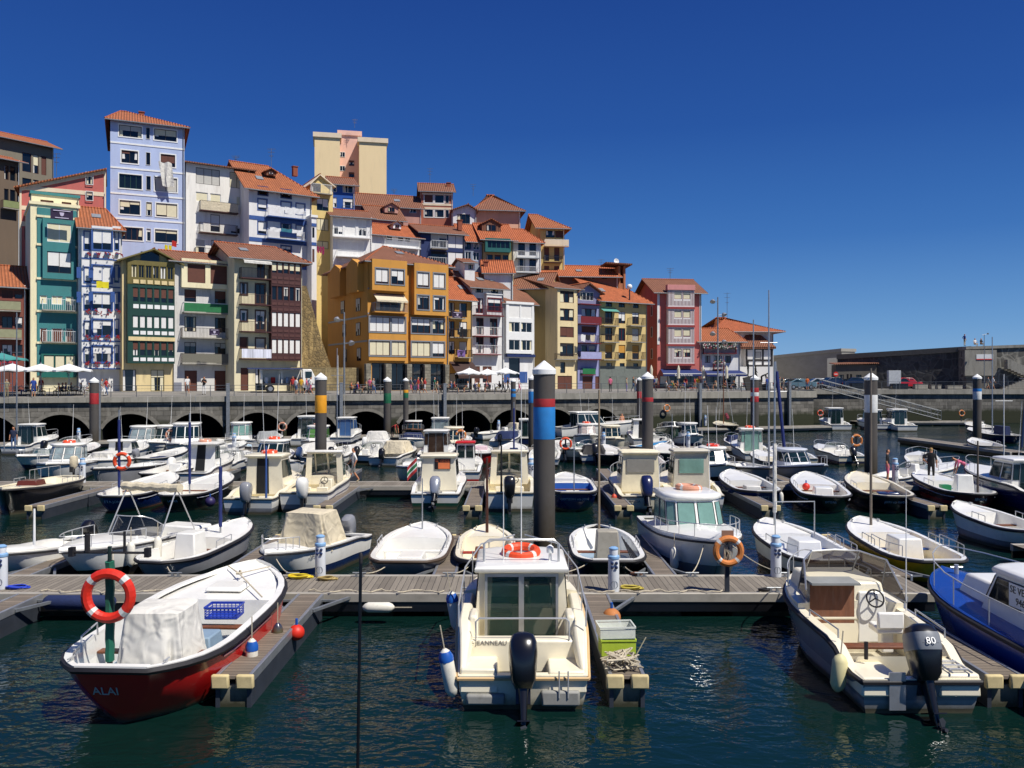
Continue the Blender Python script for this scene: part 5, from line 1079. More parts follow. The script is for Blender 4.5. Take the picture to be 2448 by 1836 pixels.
        for k in ((1, 2), (2, 3), (3, 4), (4, 5)): ops[k] = [(.08, .92, *wz)]
        ops[(6, 0)] = {'glass': [(.02, .16, *wz), (.18, .82, .06, .93), (.84, .98, *wz)], 'open': [(.3, .62, .02, .95)], 'twin': [(.16, .84, .04, .95)], 'win': [(.08, .45, *wz), (.55, .92, *wz)]}.get(door, [])
        wb = MB()
        for (i, j), hs in ops.items():
            A, B, C_, D_ = [Vector(p) for p in (R0[i], R0[j], R1[j], R1[i])]; Q = lambda u, v: (A.lerp(B, u)).lerp(D_.lerp(C_, u), v)
            us = sorted({0, 1} | {h_[q] for h_ in hs for q in (0, 1)}); vs = sorted({0, 1} | {h_[q] for h_ in hs for q in (2, 3)})
            for u0, u1 in zip(us, us[1:]):
                for v0, v1 in zip(vs, vs[1:]):
                    um, vm = (u0 + u1) / 2, (v0 + v1) / 2
                    if not any(h_[0] < um < h_[1] and h_[2] < vm < h_[3] for h_ in hs): wb.poly(Q(u0, v0), Q(u1, v0), Q(u1, v1), Q(u0, v1))
        wb.poly(*R0[::-1])
        cb = wb.build('cabin', m, s.root, ang=25)
        def panel(i, j, u0, u1, v0, v1, nm='window', mt=win, off=.012, fr=True):
            A, B, C_, D_ = [Vector(p) for p in (R0[i], R0[j], R1[j], R1[i])]
            Q = lambda u, v: (A.lerp(B, u)).lerp(D_.lerp(C_, u), v)
            P = [Q(u0, v0), Q(u1, v0), Q(u1, v1), Q(u0, v1)]; nrm = (P[1] - P[0]).cross(P[3] - P[0]).normalized()
            q = MB().loft([[p - nrm * .004 for p in P], [p + nrm * off for p in P]]); o = q.build(nm, mt, cb)
            if fr: f_ = MB(); f_.tube([p + nrm * off for p in P], .014, 4, closed=True); f_.build('frame', BLACK if fr is True else fr, o)
            return o
        for k in range(nside): panel(0, 1, (k + .08) / nside, (k + .92) / nside, *wz); panel(5, 6, (k + .08) / nside, (k + .92) / nside, *wz)
        for i, j in ((1, 2), (2, 3), (3, 4), (4, 5)): panel(i, j, .08, .92, *wz, nm='windscreen_pane')
        if door == 'win': panel(6, 0, .08, .45, *wz); panel(6, 0, .55, .92, *wz)
        if door == 'glass':
            panel(6, 0, .18, .5, .06, .93, 'door', fr=ALU, off=.02); panel(6, 0, .5, .82, .06, .93, 'door', fr=ALU, off=.03)
            panel(6, 0, .02, .16, *wz); panel(6, 0, .84, .98, *wz)
        elif door == 'open': panel(6, 0, .3, .62, .02, .95, 'door', mt=mat('doorway_shade', '#0c0d10', .8))  # near-black panel fills the open doorway as painted interior shade
        elif door == 'canvas': panel(6, 0, .02, .98, .02, .98, 'rear_curtain', mt=roof if roof else WCANVAS, fr=False, off=.03)
        zt = z0 + h; tm = tum
        def rr(gx, gy, z): return [(x0 + raka - over * gx - aft, -a * tm - over * gy * .5, z), (x1 - rake - .25 + over * gx * .6, -a * tm - over * gy * .5, z), (x1 - rake + over * gx, -a * f * tm * .78, z - .01), (x1 - rake + .08 + over * gx, 0, z), (x1 - rake + over * gx, a * f * tm * .78, z - .01), (x1 - rake - .25 + over * gx * .6, a * tm + over * gy * .5, z), (x0 + raka - over * gx - aft, a * tm + over * gy * .5, z)]
        MB().loft([rr(.8, .8, zt - .03), rr(1, 1, zt), rr(1, 1, zt + roofh * .45), rr(.55, .55, zt + roofh * .85), rr(-.6, -1.2, zt + roofh)]).build('roof', roof or m, s.root, ang=50)
        s.rt = zt + roofh; s.cb = cb; s.rc = (x0 + x1 - rake) / 2; return s
    def screen(s, t, w, h, z=None, rake=.35, m=None, wrap=.7, frame=STEEL):
        z = s.zs(t) + .03 if z is None else z; x = s.x(t); lo, hi = [], []
        for i in range(13):
            a = -1 + 2 * i / 12; y = a * w / 2; dx = -wrap * abs(a) ** 3; lo.append((x + dx, y, z)); hi.append((x + dx - rake * (1 - .5 * abs(a) ** 3), y * .92, z + h * (1 - .55 * abs(a) ** 6)))
        o = MB().grid([lo, hi]).build('windscreen', m or SMOKE, s.root); q = MB(); q.tube(hi, .016, 5); q.tube(lo, .014, 5); q.tube([lo[4], hi[4]], .012, 4); q.tube([lo[8], hi[8]], .012, 4); q.build('frame', frame, o); return s
    def wheel(s, t, y, z, r=.17):
        M = Matrix.Translation((s.x(t), y, z)) @ Matrix.Rotation(R(-65), 4, 'Y'); q = MB().torus(r, .018, 20, 6, M)
        for k in range(3): a = k * 2.1; q.tube([M @ Vector((0, 0, 0)), M @ Vector((r * math.cos(a), r * math.sin(a), 0))], .014, 4)
        q.build('steering_wheel', BLACK, s.root); return s
    def seat(s, t, y, z, m=None, w=.5, hh=.45):
        x = s.x(t); q = MB(); q.box(x - .22, x + .22, y - w / 2, y + w / 2, z, z + .14); q.box(x - .26, x - .16, y - w / 2, y + w / 2, z + .1, z + hh); q.box(x - .1, x + .1, y - .12, y + .12, z - .4, z); q.build('seat', m or WHITE, s.root, bevel=.035); return s
    def sidetext(s, txt, t, v, size, m, side, sc_=1):
        p = s.S(t, v, side); d = s.S(t + .02, v, side) - s.S(t - .02, v, side); up = s.S(t, v - .05, side) - s.S(t, v + .05, side); n = d.cross(up) * (1 if side < 0 else -1); n.normalize(); xd = d if side < 0 else -d
        return text_obj(txt, size, m, s.root, frame_of(p + n * .025, xd, n), ext=.003)
    def sterntext(s, txt, v, size, m, y=0.0):
        p = s.S(0, v); q = s.S(0, v - .1) - s.S(0, v + .1); n = Vector((-1, 0, q.x / max(.05, q.z) * 1.0)).normalized()
        return text_obj(txt, size, m, s.root, frame_of(Vector((p.x, y, p.z)) + n * .01, (0, -1, 0), n), ext=.003)
    def stripe(s, v, m, t0=.03, t1=.97, r=.018, name='stripe'):
        for sd in (1, -1): MB().tube([s.S(t, v, sd) + Vector((0, sd * .004, 0)) for t in s.ts(t0, t1, 14)], r, 4).build(name, m, s.root)
        return s
    def w(s, v): return s.root.matrix_basis @ Vector(v)
def world(o, v): return Matrix.Translation(o.location) @ o.rotation_euler.to_matrix().to_4x4() @ Vector(v)
def lifebuoy(label, loc, Rr=.36, r=.075, m=ORANGE, rot=(R(90), 0, 0), tape=True, group=None):
    o = MB().torus(Rr - r, r, 28, 9, arcs=(lambda i: 1 if tape and i % 7 == 3 else 0)).build('lifebuoy', [m, REFLECT], None); o.location = loc; o.rotation_euler = rot; return tag(o, label, 'lifebuoy', group)
def fender(label, p, l=.55, r=.11, m=FEND, tilt=0.0, cap=None):
    t = thing('fender', label, 'fender', p); t.rotation_euler = (0, tilt, 0)
    MB().lathe([(.03, -l / 2 - .05), (r * .7, -l / 2), (r, -l / 2 + .08), (r, l / 2 - .08), (r * .7, l / 2), (.03, l / 2 + .05)], 12).build('body', m, t)
    if cap: MB().lathe([(r * .72, l / 2 + .002), (r + .006, l / 2 - .08), (r + .006, l / 2 - .16), (r + .001, l / 2 - .162)], 12).build('end_cap', cap, t)
    MB().tube([(0, 0, l / 2 + .04), (0, 0, l / 2 + .45)], .012, 4).build('rope', ROPE, t); return t
def buoy(label, p, r, m):
    t = thing('buoy', label, 'buoy', p); MB().lathe([(r * math.cos(a), r * math.sin(a)) for a in [R(-90 + 15 * i) for i in range(13)]], 18).build('ball', m, t); MB().tube([(0, 0, r), (0, 0, r + .12)], .03, 6).build('eye', BLUE, t); return t
WL = FR['w']

# --- row nearest the camera
b = Boat('red traditional boat with lettering on its stern and a draped console', (266, 1752), 6.65, 2.7, 2.5, 'stern', 'trad', .96, 1.25, sw=.44)
b.hull(PRED, PRED, paint('sunlit_red', '#d2261c'), rub=RUBBER, rr=.06).interior(.035, .62, .3, WHITE, INGREY).deck(.62, 1, WHITE, .05, -.12).thwart(.5).thwart(.28, w=.2)  # boot rows in brighter red paint the sunlight onto the lower hull
b.cover(.27, 1.3, 1.2, .35, 1.58, WCANVAS, 3); b.solid('locker', .41, -.35, .7, .6, .3, .78, INGREY)
b.solid('hatch', .74, 0, .7, .8, 1.1, 1.19, WHITE, .05)
b.mast(.1, 2.05, paint('mast_green', '#23302a'),   .05, y=.36, z=.75, wrap=mat('green_sail_roll', '#14604a', .8, var=.2))
q = MB(); mx, my = b.x(.1), .36; q.tube([(mx, my - .62, 2.7), (mx, my + .62, 2.7)], .022, 5); q.box(mx - .05, mx + .05, my - .68, my - .6, 2.63, 2.78); q.box(mx - .05, mx + .05, my + .6, my + .68, 2.63, 2.78); q.tube([(mx, my + .38, 2.7), (mx, my + .38, 3.0)], .045, 6); q.tube([(mx, my - .25, 2.7), (mx, my - .25, 3.05)], .022, 6); q.build('masthead_bar', RUBBER, b.root)
q = MB(); q.tube([(b.x(.12), .92, 1.0), (b.x(.13), .95, 1.25), (b.x(.25), 1.12, 1.25), (b.x(.26), 1.14, 1.02)], .016, 5); q.build('rail', STEEL, b.root)
b.sterntext('ALAI', .42, .21, mat('silver_lettering', '#b9b6ae', .5), .16); b.stripe(.18, paint('pale_red_line', '#a8706c'), .2, .55, .02); b.cleat(.04)
q = MB(); x0, z0 = b.x(.83), 1.28; q.tube([(x0, 0, z0), (b.x(.93), .5, 1.3)], .016, 4); q.tube([(x0, 0, z0), (b.x(.93), -.5, 1.3)], .016, 4); q.tube([(x0, 0, z0), (b.x(.62), -1.0, 1.12)], .016, 4); q.tube([(x0, .06, z0), (x0, -.06, z0), (x0 + .06, 0, z0 + .04)], .035, 5); q.build('mooring_line', ROPE, b.root)
mp_ = b.w((mx - .02, my, 0)); lifebuoy('bright red lifebuoy with four grey tapes tied to a green mast', (mp_.x + .05, mp_.y - .13, 2.02), .45, .085, RED, (R(90), 0, 0))
def crate(label, p, rz, m, sx, sy, h, solid=False):
    t = thing('crate', label, 'crate', p, rz); q = MB(); a, c = sx / 2, sy / 2
    q.box(-a, a, -c, c, 0, .015)
    for z in ((0, h) if solid else (.015, h * .25, h * .5, h * .75, h)):
        zz = (z, z + .015) if not solid else (.016, h)
        q.box(-a - .01, a + .01, -c - .012, -c, *zz); q.box(-a - .01, a + .01, c, c + .012, *zz); q.box(-a - .012, -a, -c, c, *zz); q.box(a, a + .012, -c, c, *zz)
        if solid: break
    if not solid:
        for i in range(9): x = -a + sx * i / 8; q.box(x - .008, x + .008, -c - .006, -c + .004, .016, h); q.box(x - .008, x + .008, c - .004, c + .006, .016, h)
    q.build('basket', m, t); r_ = MB(); r_.box(-a - .02, a + .02, -c - .025, -c - .005, h + .016, h + .045); r_.box(-a - .02, a + .02, c + .005, c + .025, h + .016, h + .045); r_.box(-a - .025, -a - .005, -c - .004, c + .004, h + .016, h + .045); r_.box(a + .005, a + .025, -c - .004, c + .004, h + .016, h + .045); r_.build('rim', m, t); return t
p = b.w((b.x(.53), -.45, .87)); crate('blue slatted plastic crate on a thwart of the red boat', p, 0, mat('blue_plastic', '#2540a8', .4, var=.1), .62, .42, .2)
for k, (t, l, m) in enumerate(((.33, 'white fender with blue end hanging beside the red boat', FEND), (.55, 'small dark blue fender between red boat and finger pontoon', NAVY))):
    p = b.w((b.x(t), -b.b(t) - .13, .55)); fender(l, p, .5 if k == 0 else .25, .11, m, cap=BLUE if k == 0 else None)

# cream cabin boat in the middle
b = Boat('cream cabin boat with glass sliding doors and a tilted black outboard', (1250, 1702), 5.7, 2.4, 0, 'stern', 'motor', 1.0, 1.3, cat='cabin cruiser', name='cabin_cruiser', dip=.42)
b.hull(CREAM, CREAM, paint('grey_boot', '#4a4c50'), rub=mat('buff_rub_rail', '#c9a878', .6), gun=CREAM, rr=.035).interior(.16, .46, .42, CREAM).deck(.6, 1, CREAM, .1, .05).deck(.0, .02, CREAM, 0, 0, 'stern_ledge')
b.cabin(.36, .80, 1.84, 1.42, .5, CREAM, .75, .0, WHITE, mat('sea_green_glass', '#1d3b36', .04, var=.4, scale=.6, alpha=.42), .82, 'twin', .88, .16, .12, (.5, .92))
x0 = b.x(.36); z0 = .5
q = MB()
for y0, y1 in ((-.68, -.0), (.0, .68)): frame_into(q, 0, y1 - y0, z0 + .02, z0 + 1.37, 0, 1, .05, .05)
for k, (y0, y1) in enumerate(((-.7, .005), (.005, .7))):
    f_ = MB(); xx = x0 - .03 - .02 * k
    f_.box(xx - .03, xx, y0, y1, z0 + .06, z0 + .12); f_.box(xx - .03, xx, y0, y1, z0 + 1.31, z0 + 1.37); f_.box(xx - .03, xx, y0, y0 + .05, z0 + .12, z0 + 1.31); f_.box(xx - .03, xx, y1 - .05, y1, z0 + .12, z0 + 1.31)
    d = f_.build('door', ALU, b.root); MB().box(xx - .02, xx - .012, y0 + .05, y1 - .05, z0 + .12, z0 + 1.31).build('pane', mat('door_glass', '#26413c', .03, var=.3, scale=1.2, alpha=.45, spec=.8), d)
q = MB(); q.box(x0 + .02, b.x(.74), -.72, .72, z0 + .02, z0 + .04); q.build('cabin_floor', mat('cabin_floor', '#5c5a4e', .7), b.root)
MB().box(b.x(.66), b.x(.73), -.74, .74, z0 + .3, z0 + .86).build('dashboard', mat('dash_grey', '#3f4342', .6), b.root)
b.solid('helm_seat', .55, -.38, .42, .5, z0 + .04, z0 + .95, mat('dark_vinyl', '#1d2022', .6), .04, .05); b.solid('bench', .5, .42, .8, .5, z0 + .04, z0 + .5, mat('seat_vinyl', '#a3b39a', .6), .02, .04); b.wheel(.63, -.36, z0 + .88, .17)
for sd in (1, -1):
    q = MB(); q.loft([[(b.x(.02), sd * .96, .5), (b.x(.02), sd * 1.06, .5), (b.x(.02), sd * 1.06, .68), (b.x(.02), sd * .98, .68)], [(b.x(.13), sd * .86, .86), (b.x(.13), sd * 1.1, .86), (b.x(.13), sd * 1.1, 1.1), (b.x(.13), sd * .92, 1.1)], [(b.x(.2), sd * .84, .86), (b.x(.2), sd * 1.14, .86), (b.x(.2), sd * 1.14, 1.22), (b.x(.2), sd * .94, 1.22)], [(b.x(.5), sd * .86, .9), (b.x(.5), sd * 1.15, .9), (b.x(.5), sd * 1.15, 1.3), (b.x(.5), sd * .95, 1.3)]]); q.build('coaming', CREAM, b.root, bevel=.04)
    MB().box(b.x(.2), b.x(.33), sd * 1.06 - .06, sd * 1.06 + .06, .9, .905).build('side_pocket', mat('side_pocket_brown', '#6e5a48', .8), b.root)
    q = MB(); q.tube([(b.x(.14), sd * 1.12, 1.2), (b.x(.15), sd * 1.13, 1.55), (b.x(.5), sd * 1.12, 1.8), (b.x(.8), sd * .86, 1.95), (b.x(.97), sd * .12, 1.98)], .016, 5)
    for t in (.3, .5, .7, .85): q.tube([(b.x(t), sd * (b.b(t) - .06), b.zs(t)), (b.x(t), sd * (b.b(t) - .06), 1.62 + (t - .3) * .7)], .012, 5)
    q.build('side_rail', STEEL, b.root)
    q = MB(); q.loft([[(b.x(.18), sd * .78, .45), (b.x(.3), sd * .78, .45), (b.x(.3), sd * .98, .45), (b.x(.18), sd * .98, .45)], [(b.x(.2), sd * .8, 1.3), (b.x(.3), sd * .8, 1.3), (b.x(.3), sd * .96, 1.3), (b.x(.2), sd * .96, 1.3)]]); q.build('side_moulding', CREAM, b.root, bevel=.05)
# stern: engine well flanked by two swim steps
b.solid('swim_step', .072, .74, .78, .66, .3, .7, CREAM, .03, .03); b.solid('swim_step', .072, -.74, .78, .66, .3, .66, CREAM, .03, .03); b.solid('transom_bench', .155, 0, .35, 2.0, .4, .98, CREAM, .02, .04)
q = MB(); q.box(b.x(.0) - .05, b.x(.03), .3, .95, .12, .3); q.build('stern_pod', mat('grey_pod', '#8d8c86', .6, dirt=.5), b.root, bevel=.04); MB().box(b.x(.0) - .05, b.x(.03), -.95, -.3, .1, .36).build('stern_pod', mat('grey_pod', '#8d8c86'), b.root, bevel=.04)
q = MB(); q.tube([(b.x(.13), .82, .98), (b.x(.13), .82, 1.3), (b.x(.13), .76, 1.36), (b.x(.13), -.76, 1.36), (b.x(.13), -.82, 1.3), (b.x(.13), -.82, .98)], .016, 6); q.build('stern_rail', STEEL, b.root)
b.outboard(paint('motor_black', '#121317', dirt=0), BLACK, 24, 1.02, 0, b.x(0) - .02, .26)
text_obj('JEANNEAU', .115, mat('grey_lettering', '#7a756c', .6), b.root, frame_of((b.x(.125) + .009, .55, .93), (0, -1, 0), (-1, 0, .035)), ext=.002)
q = MB(); sx_, sy_, sz_ = b.x(.125) + .012, 1.0 - .09, .93
for k in range(8): a = k * math.pi / 4; q.prism([(sy_ + .01 * math.cos(a + 1.57), sz_ + .01 * math.sin(a + 1.57)), (sy_ + .065 * math.cos(a), sz_ + .065 * math.sin(a)), (sy_ + .01 * math.cos(a - 1.57), sz_ + .01 * math.sin(a - 1.57))], sx_ - .004, sx_, 0)
q.build('compass_star', mat('grey_lettering', '#7a756c'), b.root)
q = MB()
for y in (.3, .45): q.tube([(b.x(.0) - .06, -y - .3, .7), (b.x(.0) - .06, -y - .3, .25)], .014, 5)
q.build('ladder', STEEL, b.root)
rt = b.rt
q = MB(); q.tube([(b.x(.4), .72, rt - .05), (b.x(.4), .72, rt + .34), (b.x(.4), .62, rt + .42), (b.x(.4), -.62, rt + .42), (b.x(.4), -.72, rt + .34), (b.x(.4), -.72, rt - .05)], .025, 7); q.build('roof_arch', STEEL, b.root)
q = MB(); q.lathe([(.03, rt - .02), (.03, rt + .14), (.07, rt + .15), (.07, rt + .26), (.02, rt + .3)], 12, (b.x(.42), -.56, 0)); q.build('navigation_light', FR['w'], b.root)
p = b.w((b.x(.52), 0, rt + .06)); lifebuoy('orange lifebuoy lying on the roof of the cream cabin boat', p, .4, .085, ORANGE, (R(8), 0, 0))
b.antenna(.46, 0, rt, 3.4, -.02).antenna(.44, .35, rt, 1.6, -.02)
for l, t, sd, z in (('white fender with blue cap dangling at the stern of the cream boat', .02, 1, .62), ('white fender with blue cap high on the side of the cream boat', .55, 1, .85)):
    p = b.w((b.x(t), sd * (b.b(t) + .16), z)); fender(l, p, .72, .12, FEND, -.18, BLUE)

# open grey motorboat on the right
b = Boat('open cream motorboat with brown cuddy door and a big grey and black outboard', (2205, 1712), 5.75, 2.15, 0, 'stern', 'motor', .88, 1.15, cat='motorboat', name='motorboat', dip=.3)
b.hull(PGRY, paint('light_grey', '#9a9b9c'), BOOT, rub=RUBBER, gun=CREAM, rr=.045).interior(.15, .52, .14, CREAM).deck(.52, 1, CREAM, .06, .1).deck(.0, .02, CREAM, 0, 0, 'stern_ledge')
b.solid('stern_locker', .08, .64, .9, .7, .3, .62, CREAM, .02, .04); b.solid('stern_locker', .08, -.64, .9, .7, .3, .68, CREAM, .02, .04); b.thwart(.25, WOOD, .26, .74)
b.solid('cuddy', .66, 0, 1.7, 1.6, .75, 1.5, CREAM, .14, .05)
x0 = b.x(.52); q = MB(); q.box(x0 - .03, x0 - .005, -.06, .82, .15, 1.5); q.build('cuddy_door', mat('brown_board', '#7a4f38', .8, var=.3, scale=7, dirt=.35, stretch=6, dcol=(.3, .24, .2)), b.root); MB().box(x0 - .25, x0 + .35, -.1, .86, 1.505, 1.55).build('sliding_hatch', mat('grey_hatch', '#8b8d8a', .6), b.root)
b.solid('console', .545, -.42, .42, .62, .32, 1.32, WHITE, .05, .03); b.wheel(.5, -.44, 1.22, .17)
q = MB(); q.lathe([(.03, .3), (.03, .72)], 8, (b.x(.41), -.42, 0)); q.build('seat_post', ALU, b.root); b.seat(.41, -.42, .72, WHITE, .5, .42)
lo = [(b.x(.47), .98, 1.18), (b.x(.62), .86, 1.24), (b.x(.74), .5, 1.4), (b.x(.76), 0, 1.44), (b.x(.74), -.5, 1.4), (b.x(.62), -.86, 1.24), (b.x(.47), -.98, 1.18)]; hi = [(b.x(.49), .95, 1.4), (b.x(.57), .84, 1.9), (b.x(.66), .5, 1.98), (b.x(.67), 0, 2.0), (b.x(.66), -.5, 1.98), (b.x(.57), -.84, 1.9), (b.x(.49), -.95, 1.4)]
o = MB().grid([lo, hi]).build('windscreen', mat('brown_tinted_glass', '#3d2c20', .05, alpha=.78, spec=.8), b.root, ang=10); q = MB(); q.tube(hi, .02, 5); q.tube(lo, .02, 5)
for i in (1, 2, 4, 5): q.tube([lo[i], hi[i]], .018, 4)
q.build('frame', ALU, o); b.rail(.72, .98, .5, close=True)
b.outboard(BLACK, BLACK, 22, 1.02, -.05, b.x(.02), .42, band=mat('motor_grey', '#777b80', .4), txt='80'); MB().box(b.x(0) - .02, b.x(0) + .01, .28, .55, .1, .72).build('transom_plate', ALU, b.root)
q = MB(); q.tube([(b.x(.11), -.5, .72), (b.x(-.0), -.5, .72)], .018, 5); q.tube([(b.x(.11), -.82, .72), (b.x(-.0), -.82, .72)], .018, 5)
for t in (.02, .055, .09): q.tube([(b.x(t), -.5, .73), (b.x(t), -.82, .73)], .022, 5)
q.build('folded_ladder', STEEL, b.root)
q = MB(); q.tube([(b.x(.2), .95, .95), (b.x(.2), .95, 1.1), (b.x(.42), 1.02, 1.12), (b.x(.42), 1.02, 1.0)], .016, 5); q.tube([(b.x(.2), -.95, .95), (b.x(.2), -.95, 1.1), (b.x(.42), -1.02, 1.12), (b.x(.42), -1.02, 1.0)], .016, 5); q.build('side_rail', STEEL, b.root)
b.antenna(.48, -1.0, 1.0, 2.4, 0.0); q = MB(); q.tube([(b.x(.13), .62, .7), (b.x(.13), .62, 1.0)], .035, 7); q.build('rod_holder', RUBBER, b.root)
b.sidetext('BI  MTT', .3, .25, .12, BLACK, 1) if False else None
p = b.w((b.x(.1), b.b(.1) + .15, .52)); fender('yellowed fender hanging at the stern of the open cream motorboat', p, .55, .13, mat('yellowed_fender', '#d6cc9a', .6, dirt=.3), .1)
# blue decked cabin boat at the frame edge
b = Boat('blue decked boat with white wheelhouse and for sale sign at the frame edge', (10.02, 13.4, 0), 6.5, 2.45, 0, 'stern', 'motor', .9, 1.2, cat='cabin boat', name='cabin_boat')
DBL = paint('deck_blue', '#1b3f8f'); b.hull(DBL, DBL, BOOT, rub=RUBBER, gun=DBL).deck(.05, 1, DBL, .04)
b.cabin(.16, .6, 1.45, .86, 1.0, WHITE, .45, 0, WHITE, SMOKE, .8, 'open', .88, .12, .1, (.35, .88), nside=2); b.solid('trunk_cabin', .64, 0, 1.3, 1.1, 1.05, 1.5, WHITE, .12, .05)
q = MB(); q.tube([(b.x(.9), 0, 1.2), (b.x(.9), 0, 1.42)], .05, 8); q.tube([(b.x(.9), -.14, 1.36), (b.x(.9), .14, 1.36)], .02, 6); q.build('mooring_bitt', STEEL, b.root); b.rail(.2, .98, .55, close=True)
sg = MB().box(b.x(.16) + .75, b.x(.16) + 1.65, .70, .712, 1.33, 1.76).build('sale_sign', WL, b.root)
M = frame_of((b.x(.16) + 1.2, .716, 1.65), (-1, 0, 0), (0, 1, 0)); text_obj('SE VENDE', .19, BLACK, sg, M); M = frame_of((b.x(.16) + 1.2, .716, 1.45), (-1, 0, 0), (0, 1, 0)); text_obj('94688', .19, BLACK, sg, M, 'phone_number')
# ---------------------------------------------------------------- the other berths
def trad(label, p, L, B, ang=0, near='stern', hull=PBLK, low=None, boot=BOOT, ins=WHITE, fl=None, dk=WHITE, hs=.72, hb=1.05, box=None, mast=None, td=.62, rub=RUBBER, sw=.34, tw=True, gun=None, engine=None):
    b = Boat(label, p, L, B, ang, near, 'trad', hs, hb, sw=sw); b.hull(hull, low, boot, rub, gun).interior(.05, td, .22, ins, fl or ins)
    if dk: b.deck(td, 1, dk, .05, -.08)
    if tw: b.thwart(.5, WOOD if tw is True else tw, .22); b.thwart(.2, WOOD if tw is True else tw, .22)
    if box: b.solid('engine_box', box[0], box[1], *box[2:4], .22, .22 + box[4], box[5], .07, .04)
    if mast: b.mast(mast[0], mast[1], mast[2], mast[3] if len(mast) > 3 else .035, 0, None if mast[0] > .1 else .6, wrap=mast[4] if len(mast) > 4 else None)
    q = MB(); b.cleat(.92); b.rail(.36, .52, .22, n=2); return b
def cruiser(label, p, L, B, ang=0, near='stern', hull=WHITE, low=None, boot=BOOT, m=WHITE, ct=(.32, .66), w=None, h=1.55, door='glass', roof=None, rake=.6, ob=None, obk=.85, glass=GLASS, rub=None, hs=.85, hb=1.2, ring=None, ant=2.2, cat='cabin cruiser', tilt=10, stripe=None, raka=0.0, nside=2, over=.16, railt=.62):
    b = Boat(label, p, L, B, ang, near, 'motor', hs, hb, cat=cat, name='cabin_cruiser', dip=.18); b.hull(hull, low, boot, rub or RUBBER, m, .03).interior(.12, ct[0] + .05, .35, m).deck(ct[0] + .03, 1, m, .07, .05)
    b.cabin(ct[0], ct[1], w or B * .74, h, .6, m, rake, raka, roof or m, glass, .82, door, .88, over, .11, (.45, .9), nside=nside)
    if ob: b.outboard(ob, ob if ob is WHITE else BLACK, tilt, obk); b.solid('stern_seat', .1, .55, .4, B * .3, .35, .7, m); b.solid('stern_seat', .1, -.55, .4, B * .3, .35, .7, m)
    b.rail(railt, .98, .5, n=4, close=True); 
    if ant: b.antenna(ct[0] + .1, .2, b.rt, ant)
    if stripe: b.stripe(.3, stripe)
    if ring: pp = b.w((b.rc, 0, b.rt + .05)); lifebuoy(ring[0], pp, .36, .075, ring[1], (R(4), 0, 0))
    return b
def openm(label, p, L, B, ang=0, near='stern', hull=WHITE, low=None, boot=BOOT, m=WHITE, ob=BLACK, scr=None, console=True, hs=.7, hb=.98, td=.6, tilt=25, cover=None, seats=1, obk=.8, rail=True, cat='motorboat', stripe=None, cuddy=False):
    b = Boat(label, p, L, B, ang, near, 'motor', hs, hb, cat=cat, name='motorboat', dip=.1); b.hull(hull, low, boot, RUBBER, m, .03).interior(.1, td, .28, m).deck(td, 1, m, .07, .04)
    if cuddy: b.solid('cuddy', td + .12, 0, L * .24, B * .6, b.zs(td) - .05, b.zs(td) + .32, m, .12, .06)
    if console: b.solid('console', td - .12, -.25 if B > 1.6 else 0, .5, .7, .28, 1.15, m, .07, .04); b.wheel(td - .18, -.25 if B > 1.6 else 0, 1.1, .16)
    if scr: b.screen(td + .08, B * .8, scr, None, .35, SMOKE if scr > .45 else CLEAR, .9)
    for k in range(seats): b.seat(.3, (.38 if k == 0 else -.38) * (1 if seats > 1 else 0), .45, m)
    if ob: b.outboard(ob, None, tilt, obk)
    if cover: b.cover(cover[0], cover[1], B * .82, b.zs(cover[0]) - .1, b.zs(cover[0]) + cover[2], cover[3], int(L * 10), shape=.1)
    if rail: b.rail(td + .05, .98, .38, n=4, close=True)
    if stripe: b.stripe(.35, stripe)
    return b
SAILB = mat('blue_sail_roll', '#1b2a66', .85, var=.2); LET = mat('pale_lettering', '#b8bcc4', .5)
# far side of the main walkway
b = openm('tiny white open boat with a black outboard and blue floor', (-13.75, 22.7, 0), 4.4, 1.65, 6, 'bow', WHITE, PBLK, td=.72, console=False, seats=0, obk=.75, tilt=40, rail=False); b.thwart(.4, WOOD); b.thwart(.6, INBLUE); b.mast(.62, 1.1, WL, .04)
b = openm('white speedboat with pink seats, wraparound windscreen and folded beige bimini', (-11.9, 22.6, 0), 5.4, 2.0, 17, 'bow', WHITE, PBLK, scr=.62, console=False, seats=2, hs=.95, hb=1.05, ob=None, td=.55)
b.solid('engine_cover', .08, 0, .9, 1.5, .6, 1.0, WHITE, .06, .05)
q = MB(); bz = 2.35
for sd in (1, -1):
    q.tube([(b.x(.5), sd * .95, 1.0), (b.x(.36), sd * .9, bz)], .02, 5); q.tube([(b.x(.22), sd * .95, 1.0), (b.x(.36), sd * .9, bz)], .02, 5)
q.build('bimini_frame', STEEL, b.root); q = MB(); q.tube([(b.x(.36) + .03 * math.sin(k * 1.7), -1.05 + 2.1 * k / 12, bz + .02 * math.sin(k * 2.3)) for k in range(13)], .13, 9); q.build('folded_bimini', CANVAS, b.root)
for l, t in (('long white fender on the bow of the white speedboat', .72), ('long white fender amidships on the white speedboat', .55)): fender(l, b.w((b.x(t), b.b(t) + .1, .75)), .6, .11)
b = trad('white open boat with a tall white engine box and dark hull stripes', (-9.6, 22.7, 0), 5.3, 1.85, 10, 'stern', PGRY, PBLK, ins=WHITE, box=(.38, 0, .75, .7, 1.0, WHITE), mast=(.7, 2.3, ALU, .03, SAILB), td=.6); b.sidetext('ARRANTZ', .3, .3, .1, LET, -1) if False else None
